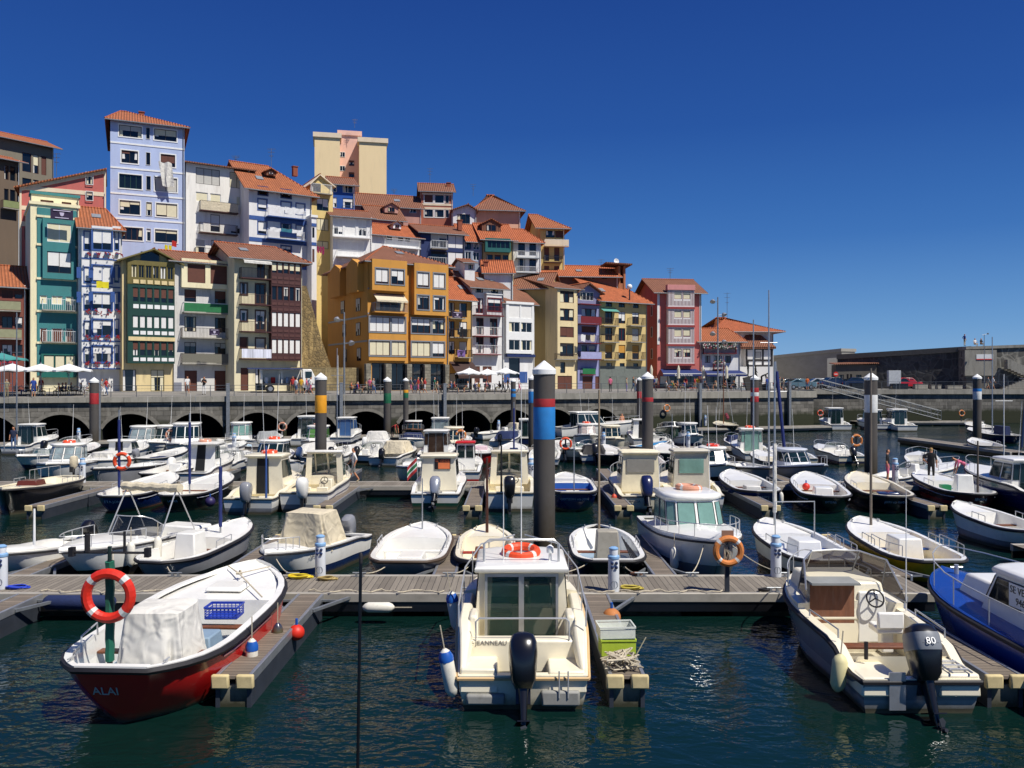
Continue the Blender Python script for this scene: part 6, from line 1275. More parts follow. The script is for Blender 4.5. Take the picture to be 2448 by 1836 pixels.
b = openm('white navy hulled boat with a tall beige cover over its console', (-6.55, 22.7, 0), 4.8, 1.85, 16, 'bow', WHITE, NAVY, console=False, ob=PGRY, cover=(.46, 1.25, .95, CANVAS), seats=0, td=.78, hs=.8); b.sidetext('7-BI-5-112-99', .72, .2, .11, BLACK, 1)
b = trad('round nosed white boat with empty white benches and grey shade painted on its hull', (-2.9, 22.75, 0), 5.0, 2.1, 1, 'stern', PGRY, PGRY, hb=.95, tw=WHITE, td=.64, sw=.6, mast=(.85, 1.6, ALU, .025), rub=mat('brown_rub', '#4a3a2c', .7)); b.solid('bench_locker', .35, 0, 1.1, .8, .22, .62, WHITE)  # white boat: the hull's shade is put into its grey colour
b = trad('small cream boat with red cushions and a dark mast', (-.75, 22.8, 0), 4.5, 1.7, 0, 'stern', PBLK, hb=.95, ins=CREAM, dk=CREAM, td=.72, mast=(.82, 2.3, FR['b'], .05), sw=.5, tw=mat('red_cushion', '#8f2a22', .8), gun=CREAM); b.solid('barrel', .45, .2, .35, .35, .22, .75, WOOD)
b = trad('white open boat with a bare steel console box and rods', (2.7, 22.8, 0), 4.7, 2.0, 0, 'stern', PBLK, hb=.95, ins=WHITE, dk=None, td=.92, box=(.52, -.1, .6, .75, .95, mat('weathered_steel_box', '#9a9486', .6, dirt=.4)), mast=(.82, 4.4, mat('bamboo', '#8a7a62', .7), .04), sw=.55, fl=INGREY)
for k in range(5): q = MB(); y = -.6 + k * .06; q.tube([(b.x(.15), y - .3, .5), (b.x(.4), y - .1, .75 + .08 * k)], .018, 5); q.build('fishing_rod', RUBBER, b.root)
b = Boat('white cabin cruiser with faded lifebuoy on its roof and sea green windscreen', (5.6, 22.7, 0), 6.2, 2.4, -3, 'bow', 'motor', 1.0, 1.3, cat='cabin cruiser', name='cabin_cruiser')
b.hull(WHITE, PGRY, BOOT, gun=WHITE, rr=.03).interior(.08, .32, .4).deck(.3, 1, WHITE, .16, .06); SG = mat('pale_sea_glass', '#7fa59a', .05, var=.25, scale=1.2, alpha=.75, spec=.8)
b.cabin(.26, .64, 1.8, 1.5, .55, WHITE, .7, 0, WHITE, SG, .86, 'glass', .9, .12, .14, (.5, .92)); b.rail(.5, .98, .42, close=True, n=5); q = MB(); q.box(b.x(.8) - .25, b.x(.8) + .25, -.25, .25, b.zs(.8) + .17, b.zs(.8) + .21); q.build('deck_hatch', SMOKE, b.root)
lifebuoy('faded pink lifebuoy on the roof of the cruiser facing the walkway', b.w((b.rc - .2, .1, b.rt + .06)), .42, .09, FADED, (0, R(3), 0)); b.antenna(.4, .7, b.rt, 2.6); b.antenna(.35, -.8, b.rt, 1.2)
for l, t in (('grey fender on the side of the white cruiser facing the walkway', .5), ('white fender near the bow of the white cruiser facing the walkway', .8)): fender(l, b.w((b.x(t), b.b(t) * (1 if t < .7 else -1) + (.12 if t < .7 else -.12), .6)), .55, .12, PGRY if t < .7 else FEND)
lifebuoy('faded lifebuoy on the canopy', b.w((0, 0, -3)), .3, .06, FADED) if False else None
b = trad('white open boat with a sloping console and bright blue floor', (8.6, 22.75, 0), 5.2, 2.0, -3, 'stern', WHITE, PBLK, ins=WHITE, fl=INBLUE, box=(.42, 0, .95, .8, .75, WHITE), mast=(.86, 5.2, ALU, .04, WCANVAS), td=.68, sw=.5, tw=INBLUE); b.rail(.12, .42, .3, n=3)
q = MB(); q.tube([(b.x(.55), .6, .9), (b.x(.55), .6, 1.95), (b.x(.55), -.6, 1.95), (b.x(.55), -.6, .9)], .02, 6); q.build('hoop', STEEL, b.root)
b = trad('white open boat with a yellow hull and sloping console', (11.45, 22.75, 0), 5.5, 2.1, 0, 'stern', PYEL, PYEL, ins=WHITE, fl=mat('yellow_floor', '#c9a520', .5, dirt=.2), box=(.42, 0, 1.0, .8, .8, WHITE), mast=(.84, 5.0, mat('brown_mast', '#6b6155', .6), .045), td=.68, sw=.5, tw=INBLUE); b.rail(.1, .4, .32, n=3)
b = trad('small white boat tied by the grey pontoon at the frame edge', (16.9, 27.4, 0), 4.6, 1.7, -4, 'stern', WHITE, PGRY, td=.7, sw=.5)
walkway('short grey pontoon with rope piles at the frame edge', (15.3, 25.6), (24, 25.6), 1.5)

# near side of the middle walkway
def obj_text(b, t, v, s_, m=LET): b.sterntext(t, v, s_, m)
b = trad('dark hulled sailing boat with a brown hatch and bundled motor', (5, 1236), 6.4, 2.2, -4, 'bow', PBLK, ins=CREAM, dk=CREAM, hs=.95, hb=1.15, td=.5, gun=CREAM); b.solid('hatch', .62, 0, .9, .9, 1.0, 1.25, mat('brown_acrylic', '#5a2b20', .2)); b.rail(.02, .3, .5, n=4); b.outboard(CANVAS, None, 0, .7, z=1.25)
b = trad('deep blue open boat with a white bow deck and cream box', (262, 1230), 6.6, 2.15, 0, 'stern', PBLU, PBLU, BOOTR, box=(.45, 0, .8, .7, .6, CREAM), mast=(.12, 3.6, ALU, .035, SAILB), td=.58); obj_text(b, 'ETA JON', .35, .17); b.stripe(.25, LET, .1, .6)
lifebuoy('orange lifebuoy hanging on the blue wrapped mast of the deep blue boat', b.w((b.x(.12) - .02, -.13, 2.15)) , .4, .08, ORANGE, (R(90), 0, 0))
b = trad('black open boat with a rounded white bow and blue wrapped mast', (408, 1228), 6.4, 2.1, 2, 'stern', PBLK, PBLK, td=.55, mast=(.3, 3.4, ALU, .035, SAILB)); obj_text(b, 'LAMIER', .35, .13); b.stripe(.22, LET, .1, .6); buoy('purple ball fender under the folded beige bimini', b.w((b.x(.18), -b.b(.18) - .22, .35)), .22, mat('purple_buoy', '#2b2350', .5))
b = cruiser('beige cabin boat with dark doorway and a grey outboard', (590, 1231), 5.9, 2.3, 4, 'stern', WHITE, PGRY, m=CREAM, ct=(.34, .66), h=1.65, door='open', ob=PGRY, obk=.95, ring=('orange lifebuoy on the roof of the beige cabin boat', ORANGE), ant=3.5); b.mast(.02, 2.2, FR['u'], .05, -.75)
b = openm('white cruiser with tall glass windscreen and twin white seats', (727, 1226), 6.0, 2.3, 2, 'stern', WHITE, PGRY, m=CREAM, ob=WHITE, scr=None, seats=2, hs=.95, hb=1.25, td=.58, obk=1.0, tilt=5, stripe=NAVY); b.cabin(.56, .72, 1.8, 1.5, .8, CREAM, .55, 0, WHITE, CLEAR, .84, 'twin', .9, .1, .08, (.3, .92), nside=1)
b = cruiser('white green bottomed boat with a for sale board on its grey rear curtain', (1042, 1218), 5.7, 2.3, 0, 'stern', WHITE, paint('bottle_green', '#1d4a3a'), ct=(.3, .62), h=1.55, door='canvas', roof=CREAM, ob=mat('silver_motor', '#a7abb2', .25, .5), obk=1.0, tilt=42, ant=0)
M = frame_of((b.x(.3) - .06, -.18, 1.82), (0, -1, 0), (-1, 0, 0)); sg = MB().box(-.36, .36, -.24, .24, -.01, .01).build('sale_board', mat('black_board', '#1c1410', .5), b.root); sg.matrix_local = M
q = MB(); q.box(-.2, .33, -.22, .06, .0102, .014); q.build('orange_field', mat('orange_sign', '#e07a48', .6), sg); text_obj('SE VENDE', .15, mat('orange_letters', '#e8703c', .6), sg, Matrix.Translation((0, .15, .013)))
t = thing('flag', 'red green and white flag on the stern of the boat for sale', 'flag', b.w((b.x(.03), .75, .8)), R(200)); MB().tube([(0, 0, 0), (.05, 0, 1.5)], .015, 5).build('pole', STEEL, t)
q = MB()
for k, (a, b_) in enumerate(((0, .16), (.16, .22), (.22, .38), (.38, .44), (.44, .6))): q.mi = (0, 1, 2, 1, 0)[k]; q.grid([[(.05 + .06 * i, .05 * math.sin(i * .9), 1.45 - a - .05 * i - .02 * i * i * .1) for i in range(8)], [(.05 + .06 * i, .05 * math.sin(i * .9), 1.45 - b_ - .05 * i - .02 * i * i * .1) for i in range(8)]])
q.build('cloth', [mat('flag_red', '#a32a2a', .8), mat('flag_white', '#d5d5d0', .8), mat('flag_green', '#1f6b3c', .8)], t)
b = openm('white motorboat with a bent windscreen frame and black outboard beside the largest pile', (1217, 1224), 5.9, 2.25, 0, 'stern', WHITE, WHITE, m=CREAM, ob=BLACK, scr=None, seats=2, hs=.92, hb=1.2, td=.58, obk=1.05, tilt=6); b.cabin(.55, .72, 1.8, 1.5, .8, CREAM, .5, 0, CREAM, CLEAR, .84, 'twin', .9, .1, .08, (.3, .92), nside=1); b.mast(.02, 2.0, RUBBER, .05, .35)
b = trad('blue and white traditional boat with lettering on its rounded stern', (1374, 1228), 6.2, 2.15, 0, 'stern', PBLU, PBLU, BOOTG, ins=INBLUE, fl=INBLUE, td=.55, mast=(.08, 2.6, ALU, .03), sw=.55, box=(.3, -.05, .7, .75, .5, WHITE), hs=.85); obj_text(b, 'GOTZON eta JON', .35, .15); b.stripe(.2, LET, .05, .5); b.solid('cabin_front', .57, 0, .12, 1.6, .6, 1.12, WHITE, .01)
b = cruiser('cream boat with a wide canvas rear curtain and dark blue outboard', (1545, 1224), 6.0, 2.4, 0, 'stern', CREAM, CREAM, m=CREAM, ct=(.3, .62), h=1.75, door='canvas', roof=mat('cream_canvas', '#ddd3b6', .9, bump=.2), ob=paint('motor_navy', '#18204a'), obk=1.1, tilt=32, ant=0); text_obj('HAIZEA', .14, mat('dark_letters', '#2a2a2c', .6), b.root, frame_of((b.x(0) - .06, .62, .72 - .1), (0, -1, 0), (-1, 0, .2))); text_obj('BARANDA', .14, mat('dark_letters', '#2a2a2c', .6), b.root, frame_of((b.x(0) - .06, .62, .45), (0, -1, 0), (-1, 0, .2)))
q = MB(); q.box(b.x(.3) - .07, b.x(.3) - .055, -.62, .62, 1.5, 2.1); q.build('curtain_window', mat('smoky_vinyl', '#8f8c84', .2, alpha=.9), b.root); fender('orange red fender between canvas boat and blue boat', b.w((b.x(.1), b.b(.1) + .2, .45)), .4, .13, mat('orange_buoy', '#c2452a', .5))
b = cruiser('grey canvas backed boat with a sea green rear window', (1672, 1222), 5.8, 2.3, 0, 'stern', WHITE, PGRY, m=CREAM, ct=(.3, .6), h=1.8, door='canvas', roof=mat('grey_canvas', '#bdb7a8', .9, bump=.2), ant=3.0); q = MB(); q.box(b.x(.3) - .07, b.x(.3) - .055, -.55, .55, 1.45, 2.1); q.build('curtain_window', SG, b.root)
b = trad('blue hulled open boat with white foredeck and grey box', (1832, 1217), 6.3, 2.1, 0, 'stern', PBLU, PBLU, BOOTR, fl=INGREY, td=.58, box=(.35, 0, .8, .8, .55, mat('grey_box', '#c9c7c0', .5))); obj_text(b, 'AROMI', .35, .14); fender('white fender at the stern of the blue hulled open boat', b.w((b.x(.03), -.75, .45)), .45, .1)
b = trad('black open boat with a red ball and white engine box', (1990, 1231), 7.0, 2.15, 10, 'stern', PBLK, PBLK, td=.55, box=(.3, 0, .9, .85, .7, WHITE)); obj_text(b, 'OTZAR', .35, .14); b.stripe(.3, LET, .1, .8); buoy('red ball resting in the black open boat', b.w((b.x(.5), .5, .75)), .17, RED)
b = trad('dark navy boat with a bare cream interior and blue locker', (2148, 1231), 7.0, 2.15, 8, 'stern', paint('ink_navy', '#101426'), None, BOOTR, ins=CREAM, dk=CREAM, td=.62, gun=CREAM, box=(.2, 0, .6, 1.0, .55, NAVY)); obj_text(b, 'JOSU eta INIGO', .35, .13)
b = trad('dark red open boat with a small white and red wheel stand', (2345, 1224), 7.2, 2.2, 7, 'stern', PWINE, PRED, BOOT, td=.6, box=(.3, -.1, .55, .8, 1.15, WHITE), tw=INGREY); obj_text(b, 'IBON', .35, .2); b.stripe(.3, LET, .1, .8); b.mast(.06, 2.4, mat('rope_wrapped_mast', '#5a5148', .8), .05, 0, .6); q = MB(); q.box(b.x(.48) - .2, b.x(.48) + .2, .0, .4, .4, .75); q.build('green_seat', mat('green_plastic', '#1f7a4d', .5), b.root)
b = cruiser('large white wheelhouse boat with a navy hull at the frame edge', (2545, 1236), 7.4, 2.6, 0, 'stern', NAVY, NAVY, ct=(.28, .62), h=1.5, hs=1.1, hb=1.45, ant=2.5, rake=.8)
# behind the middle walkway
P3 = [
 ('c', 'white half cabin boat with an orange lifebuoy facing the walkway', (112, 1163), 6.4, 2.4, -12, 'bow', dict(hull=WHITE, low=NAVY, ring=('orange lifebuoy on the half cabin near the dark sailboat', ORANGE), ct=(.3, .62), h=1.35, rake=.9, glass=mat('hazy_glass', '#7d8a8c', .08, var=.3)))  ,
 ('t', 'grey launch with a white bundle behind the lifebuoy mast', (222, 1168), 7.0, 1.9, 6, 'bow', dict(hull=PGRY, fl=INGREY, td=.8)),
 ('t', 'dark long boat with a white control box', (350, 1168), 7.4, 2.0, 6, 'stern', dict(hull=PBLK, box=(.45, 0, .8, .8, .8, WHITE), td=.7)),
 ('c', 'sun roofed boat carrying a faded lifebuoy', (452, 1162), 6.0, 2.1, 0, 'stern', dict(hull=WHITE, ct=(.3, .5), h=1.5, door='open', raka=.3, rake=.0, over=.5, glass=CLEAR, ring=('faded lifebuoy on the flat sun roof', FADED))),
 ('c', 'white cabin boat with orange lifebuoy beside the beige cabin boat', (598, 1156), 5.8, 2.2, 6, 'bow', dict(hull=WHITE, h=1.5, rake=.9, ring=('orange lifebuoy on the cabin behind the beige boat', ORANGE), ant=3.8)),
 ('o', 'small white cabin bow boat moored beyond the man in white', (978, 1160), 5.0, 2.0, 0, 'bow', dict(hull=CREAM, low=CREAM, cuddy=True, scr=.4, seats=0)),
 ('c', 'narrow white wheelhouse boat with a red roof edge', (1108, 1158), 5.0, 1.9, 0, 'stern', dict(hull=WHITE, low=PRED, ct=(.4, .62), w=1.1, h=1.5, roof=PRED, rake=.1, door='win')),
 ('t', 'red hulled boat with a pale pink cabin front', (1140, 1115), 5.0, 2.0, 0, 'stern', dict(hull=PRED, boot=BOOTR, td=.4, hs=.8, box=(.62, 0, .9, 1.3, .9, mat('pale_pink', '#cdb3b8', .5)))),
 ('t', 'white and black boat under a dark blue tarpaulin roll', (1228, 1110), 5.6, 2.1, 0, 'stern', dict(hull=PBLK, td=.5, mast=(.1, 3.6, ALU, .04, SAILB), box=(.2, 0, .7, .7, .8, NCANVAS))),
 ('o', 'white covered motorboat half hidden by the largest pile', (1350, 1104), 5.4, 2.1, 0, 'stern', dict(cover=(.5, 2.6, .5, WCANVAS), console=False, seats=0)),
 ('o', 'white motorboat with a large black outboard and open lid', (1422, 1110), 5.0, 2.0, 0, 'stern', dict(hull=WHITE, low=NAVY, ob=BLACK, obk=1.0, cover=(.25, .9, .5, RUBBER), console=False, seats=0)),
 ('t', 'small sky blue rowing boat behind the red banded pile', (1510, 1092), 4.2, 1.6, 50, 'stern', dict(hull=paint('sky_blue', '#3d8fc4'), ins=paint('sky_blue', '#3d8fc4'), dk=None, td=.95)),
 ('t', 'white decked boat with a dark green hull', (1608, 1112), 5.6, 2.0, 4, 'stern', dict(hull=PGRN, td=.5, tw=mat('green_bench', '#1f5a3a', .6), mast=(.1, 2.8, ALU, .03))),
 ('o', 'white motorboat with a drooping black outboard and boarding ladder', (1712, 1116), 5.2, 2.0, 3, 'stern', dict(hull=WHITE, low=NAVY, ob=BLACK, tilt=30)),
 ('c', 'green canopied glass boat with a furled green sail', (1818, 1108), 6.0, 2.2, 0, 'stern', dict(hull=WHITE, low=PGRY, ct=(.35, .6), h=1.6, glass=SG, door='glass', ring=('orange lifebuoy on the green glazed boat roof', ORANGE))),
 ('o', 'white motorboat with beige seats and a white outboard', (1918, 1118), 5.8, 2.3, 0, 'stern', dict(hull=CREAM, low=NAVY, ob=WHITE, scr=.5, seats=2, td=.55, tilt=20)),
 ('o', 'white motorboat with a black tilted outboard near the white banded pile', (2040, 1112), 5.6, 2.2, -4, 'stern', dict(hull=CREAM, low=NAVY, ob=BLACK, scr=.45, seats=2, td=.55, tilt=35)),
 ('c', 'low white cabin boat with a red lifebuoy behind the grey canvas boat', (1738, 1164), 5.2, 2.0, 0, 'bow', dict(hull=WHITE, low=BLACK, ct=(.3, .6), h=1.2, hs=.6, rake=.8, ring=('red lifebuoy on the low white cabin boat', RED))),
 ('t', 'grey sailing dinghy with a wire rigged mast', (1838, 1166), 6.4, 2.0, 0, 'bow', dict(hull=PGRY, td=.35, dk=mat('grey_deck', '#b7b9bb', .5), mast=(.55, 8.2, ALU, .05), hs=.7)),
 ('c', 'low grey cabin boat with a rolled white bundle on its bow', (1972, 1166), 6.0, 2.2, -8, 'bow', dict(hull=PGRY, low=BLACK, m=mat('pale_grey_gelcoat', '#c9ccd0', .3, coat=.3), ct=(.25, .6), h=1.1, hs=.65, rake=.9)),
 ('o', 'dark speedboat with a red stripe beside the pile', (2110, 1164), 6.6, 2.1, 60, 'stern', dict(hull=WHITE, low=BLACK, ob=None, scr=.45, td=.45, hs=.6)),
 # third walkway and the arches
 ('c', 'white half cabin boat under a beige sun hood', (232, 1122), 6.2, 2.3, 4, 'stern', dict(hull=WHITE, low=NAVY, ct=(.45, .7), h=1.0, door='open', rake=.6)),
 ('c', 'white cabin cruiser with slanted windscreen below the second arch', (292, 1100), 6.2, 2.4, 0, 'bow', dict(h=1.6, rake=.8, glass=mat('hazy_glass', '#7d8a8c', .08, var=.3))),
 ('c', 'large white pilot house cruiser with a solar panel roof', (428, 1102), 7.6, 2.7, -14, 'bow', dict(h=1.8, rake=.9, ct=(.25, .65), stripe=NAVY, ring=None)),
 ('o', 'white open boat with a sky blue hull below the arches', (462, 1128), 5.8, 2.1, 8, 'stern', dict(hull=WHITE, low=paint('pale_blue', '#5f8fb5'), scr=.4, seats=1)),
 ('c', 'compact white pilot house boat beside the wooden pole', (556, 1088), 5.2, 2.1, -6, 'bow', dict(h=1.7, rake=.5, ct=(.3, .62), glass=SG)),
 ('t', 'grey flat boat with a pale blue cool box', (640, 1092), 6.0, 1.8, -55, 'stern', dict(hull=PGRY, td=.8, box=(.4, 0, .7, .6, .6, mat('pale_blue_box', '#a9c0cf', .5)))),
 ('o', 'white boat under a grey tarpaulin with two tilted outboards', (716, 1116), 5.8, 2.2, 8, 'stern', dict(cover=(.55, 3.0, .55, WCANVAS), console=False, seats=0, ob=WHITE, tilt=45, obk=.9)),
 ('c', 'white high cabin boat with slanted aerials behind the yellow banded pile', (722, 1068), 5.8, 2.3, 0, 'stern', dict(h=1.9, door='glass', ant=4.0)),
 ('c', 'white cabin boat with apple green windows', (738, 1092), 5.4, 2.2, 0, 'bow', dict(h=1.5, rake=.7, glass=mat('apple_glass', '#4f7a3e', .06, var=.3), ring=('faded lifebuoy on the apple green cabin', FADED))),
 ('c', 'white cabin boat with blue curtained doors beside the yellow banded pile', (812, 1064), 5.8, 2.2, 4, 'stern', dict(h=1.7, low=NAVY, glass=mat('blue_curtain_glass', '#3f5f8c', .1), stripe=NAVY)),
 ('o', 'white bow rider with black hull stripes and folded navy hood', (850, 1110), 5.8, 2.2, 14, 'stern', dict(hull=WHITE, low=BLACK, scr=.4, cover=(.72, 1.2, .5, WCANVAS), tilt=40)),
 ('o', 'white motorboat with a beige folded hood', (915, 1116), 5.6, 2.2, 12, 'stern', dict(hull=WHITE, scr=None, cover=(.5, 1.3, .75, CANVAS), console=False, seats=0, tilt=20)),
 ('c', 'dark cabin boat with a navy canvas hood below the green banded pile', (985, 1058), 6.0, 2.2, -4, 'bow', dict(hull=PBLK, roof=WHITE, h=1.2, rake=.6, m=mat('tan_cabin', '#6b4a32', .5))),
 ('o', 'white boat with a navy cover beside the green banded pile', (975, 1078), 5.2, 2.1, 0, 'bow', dict(cover=(.4, 2.2, .55, NCANVAS), console=False, seats=0, ob=None)),
 ('c', 'white cabin boat with round roof and chequered lifebuoy', (1048, 1068), 5.6, 2.2, 0, 'stern', dict(h=1.75, glass=mat('hazy_glass', '#7d8a8c', .08), ring=None, ant=3.0)),
 ('c', 'white square cabin boat with brown sliding doors', (1034, 1118), 5.8, 2.3, 2, 'stern', dict(h=1.65, glass=mat('brown_glass', '#3a2c24', .08), ant=3.2)),
 ('o', 'white boat with a tan folded hood by the sixth arch', (1140, 1052), 6.4, 2.2, 55, 'stern', dict(cover=(.7, 1.0, .7, CANVAS), scr=.3)),
 ('c', 'sleek white motor yacht moored sideways below the arches', (1330, 1046), 9.5, 2.9, 70, 'stern', dict(h=1.9, rake=1.6, ct=(.2, .62), hs=1.2, hb=1.6, nside=3, ant=2.0)),
 ('c', 'small white cabin boat with orange lifebuoy and dusty windows', (1410, 1074), 5.4, 2.1, 0, 'bow', dict(h=1.3, rake=.8, ring=('orange lifebuoy on the dusty cabin', ORANGE), glass=mat('dusty_glass', '#a79a94', .2))),
 ('c', 'white fishing boat with open wheelhouse beside the red banded piles', (1545, 1068), 6.2, 2.4, 0, 'stern', dict(h=1.6, door='open', ant=4.0)),
 ('o', 'green hulled motorboat with a white rail and orange lifebuoy', (1606, 1066), 6.6, 2.6, 8, 'bow', dict(hull=PGRN, low=PGRN, scr=.5, hs=1.2, hb=1.7, ob=None, cat='motorboat')),
 ('c', 'new white cabin cruiser with dark doors nearest the quay corner', (2014, 1030), 6.2, 2.5, 0, 'stern', dict(h=1.9, ant=3.0)),
 ('c', 'white cabin cruiser half hidden by the white banded pile', (2108, 1030), 6.0, 2.4, 0, 'stern', dict(h=1.7, low=NAVY, ant=3.0)),
 ('c', 'white cabin cruiser with three pane doors under the gangway', (2170, 1032), 6.4, 2.5, 0, 'stern', dict(h=1.8, ant=4.5)),
 ('o', 'bright blue hulled boat with white wheel stand beyond the gangway', (2362, 1036), 5.0, 2.2, 5, 'stern', dict(hull=PBLU, low=PBLU, boot=BOOTB, ob=None)),
 ('t', 'sailing boat with a blue covered boom at the frame edge', (2432, 1062), 8.0, 2.5, 0, 'stern', dict(hull=NAVY, td=.3, dk=WHITE, mast=(.5, 9, ALU, .06), box=(.3, 0, 2.0, .6, 1.3, NCANVAS))),

 ('o', 'white motorboat squeezed beside the dark sailboat walkway', (40, 1128), 5.6, 2.1, 6, 'bow', dict(hull=WHITE, low=NAVY, scr=.4, ob=None)),
 ('t', 'black hulled boat with a tan awning roll under the first arch', (150, 1112), 6.2, 2.0, -8, 'stern', dict(hull=PBLK, box=(.4, 0, .9, .8, .7, CANVAS), td=.6)),
 ('o', 'white open boat with a cream cover by the sun hood boat', (185, 1140), 5.6, 2.1, 10, 'bow', dict(cover=(.45, 2.0, .5, WCANVAS), console=False, seats=0, ob=PGRY)),
 ('c', 'blue striped pilot house boat between two arches', (352, 1096), 5.6, 2.2, 4, 'bow', dict(h=1.6, low=PBLU, stripe=NAVY)),
 ('t', 'white rowing boat with a grey cover under the third arch', (500, 1102), 5.0, 1.8, 10, 'stern', dict(hull=WHITE, low=PGRY, box=(.45, 0, 1.4, 1.0, .5, mat('grey_tarp', '#9a9c9a', .9, bump=.3)), td=.7)),
 ('o', 'white motorboat with a grey outboard behind the orange ringed cabin', (512, 1135), 5.4, 2.1, 4, 'stern', dict(hull=WHITE, low=PBLU, ob=PGRY, scr=.35)),
 ('t', 'green and white open boat in front of the yellow banded pile', (648, 1128), 5.4, 1.9, -6, 'stern', dict(hull=PGRN, td=.6)),
 ('o', 'white motorboat with twin rails beside the bow rider', (790, 1112), 5.4, 2.1, 8, 'stern', dict(hull=WHITE, low=PGRY, ob=BLACK, tilt=35)),
 ('c', 'cream wheelhouse boat just behind the boat for sale', (1078, 1098), 5.4, 2.1, 0, 'bow', dict(h=1.5, m=CREAM, hull=PBLU, low=PBLU)),
 ('o', 'white covered launch under the seventh arch', (1195, 1072), 5.6, 2.1, 12, 'stern', dict(cover=(.5, 2.2, .5, NCANVAS), console=False, seats=0, ob=BLACK)),
 ('o', 'white motorboat in the shadow of the largest pile', (1300, 1120), 5.4, 2.1, 4, 'stern', dict(hull=WHITE, low=BLACK, ob=PGRY, scr=.4)),
 ('c', 'small cream cabin boat behind the cream canvas boat', (1470, 1085), 5.2, 2.1, 0, 'bow', dict(h=1.4, m=CREAM, hull=CREAM, low=PGRN)),
 ('t', 'white open boat with red bench behind the grey canvas boat', (1562, 1140), 5.2, 1.9, 0, 'stern', dict(hull=WHITE, low=PGRY, td=.6, tw=PRED)),
 ('o', 'white motorboat with a blue hull side by the green glass boat', (1660, 1138), 5.4, 2.1, 4, 'bow', dict(hull=WHITE, low=PBLU, scr=.4, ob=None)),
 ('o', 'small cream motorboat behind the red striped speedboat', (2215, 1135), 5.0, 2.0, 20, 'stern', dict(hull=CREAM, low=PGRY, ob=BLACK)),
 ('t', 'white dinghy by the empty jutting pontoon', (2385, 1092), 5.2, 1.9, 10, 'stern', dict(hull=WHITE, low=NAVY, td=.6)),

 ('c', 'white cabin boat with dark windows under the leftmost arch', (30, 1088), 5.6, 2.2, 4, 'stern', dict(h=1.6, low=PGRY)),
 ('o', 'white motorboat with black outboard by the second arch', (108, 1092), 5.4, 2.1, 8, 'stern', dict(low=NAVY, ob=BLACK, scr=.4)),
 ('t', 'white open boat with a navy cover beside the large pilot house', (338, 1126), 5.2, 1.9, 8, 'stern', dict(hull=WHITE, low=PBLK, td=.6, box=(.4, 0, 1.3, .9, .5, NCANVAS))),
 ('o', 'cream motorboat with grey hood behind the compact pilot house', (610, 1076), 5.2, 2.0, 6, 'stern', dict(hull=CREAM, cover=(.5, 1.4, .6, mat('grey_tarp', '#9a9c9a', .9)), console=False, seats=0, ob=BLACK)),
 ('o', 'white motorboat with a pale hood below the fifth arch', (872, 1082), 5.4, 2.1, 8, 'stern', dict(low=PBLU, cover=(.6, 1.2, .7, WCANVAS), console=False, seats=0, ob=WHITE)),
 ('t', 'white rowing boat with wooden benches beside the chequered roof boat', (1088, 1082), 4.8, 1.8, 6, 'stern', dict(hull=WHITE, low=PGRY, td=.75)),
 ('c', 'white pilot house boat with navy hull under the eighth arch', (1262, 1066), 5.6, 2.2, 0, 'stern', dict(h=1.6, hull=NAVY, low=NAVY, ant=4.0)),
 ('o', 'white motorboat with windscreen beside the dusty cabin boat', (1375, 1108), 5.0, 2.0, 4, 'bow', dict(low=PGRY, scr=.4, ob=None)),
 ('t', 'white open boat with a black hull next to the sky blue rowing boat', (1462, 1116), 5.2, 1.9, 2, 'stern', dict(hull=PBLK, td=.6, box=(.4, 0, .7, .7, .6, WHITE))),
 ('o', 'white motorboat between the two red banded piles and green boat', (1582, 1084), 5.4, 2.1, 6, 'stern', dict(low=BLACK, ob=BLACK, scr=.4)),
 ('c', 'small white cabin boat below the hanging quay lifebuoy', (1668, 1074), 5.0, 2.0, -4, 'bow', dict(h=1.4, low=PBLU, hs=.7)),
 ('o', 'white motorboat with navy cover before the red white red pile', (1778, 1084), 5.2, 2.0, 4, 'stern', dict(low=NAVY, cover=(.5, 2.0, .45, NCANVAS), console=False, seats=0, ob=BLACK)),
 ('t', 'grey open boat with a cream box beside the beige seated motorboat', (1872, 1136), 5.4, 1.9, 0, 'stern', dict(hull=PGRY, td=.6, box=(.4, 0, .8, .7, .7, CREAM))),
 ('o', 'white motorboat with a white outboard beside the faded roof lifebuoy', (410, 1144), 5.2, 2.0, 8, 'stern', dict(low=PBLU, ob=WHITE, scr=.4, tilt=35)),
]
for k, label, p, L, B, ang, near, kw in P3: {'c': cruiser, 't': trad, 'o': openm}[k](label, p, L, B, ang, near, **kw)
b = trad('small cream sailing dayboat with a varnished mast and red sail bundle', (1748, 1036), 5.6, 2.3, 0, 'stern', PBLK, ins=WOOD, dk=CREAM, td=.3, hs=.8, gun=CREAM, mast=(.6, 7.6, WOOD, .06)); q = MB(); q.tube([(b.x(.25) + .05 * k, .05 * math.sin(k), 1.5 + .03 * k) for k in range(18)], .16, 8); q.build('furled_sail', mat('dark_red_sail', '#6b2430', .9), b.root)
q = MB(); zt_ = 8.2
for sd in (1, -1): q.tube([(b.x(.55), sd * 1.05, .9), (b.x(.6), 0, zt_)], .012, 4); q.tube([(b.x(.4), sd * .8, .9), (b.x(.6), 0, zt_)], .01, 4)
q.tube([(b.x(.99), 0, 1.0), (b.x(.6), 0, zt_)], .012, 4); q.build('rigging', STEEL, b.root)
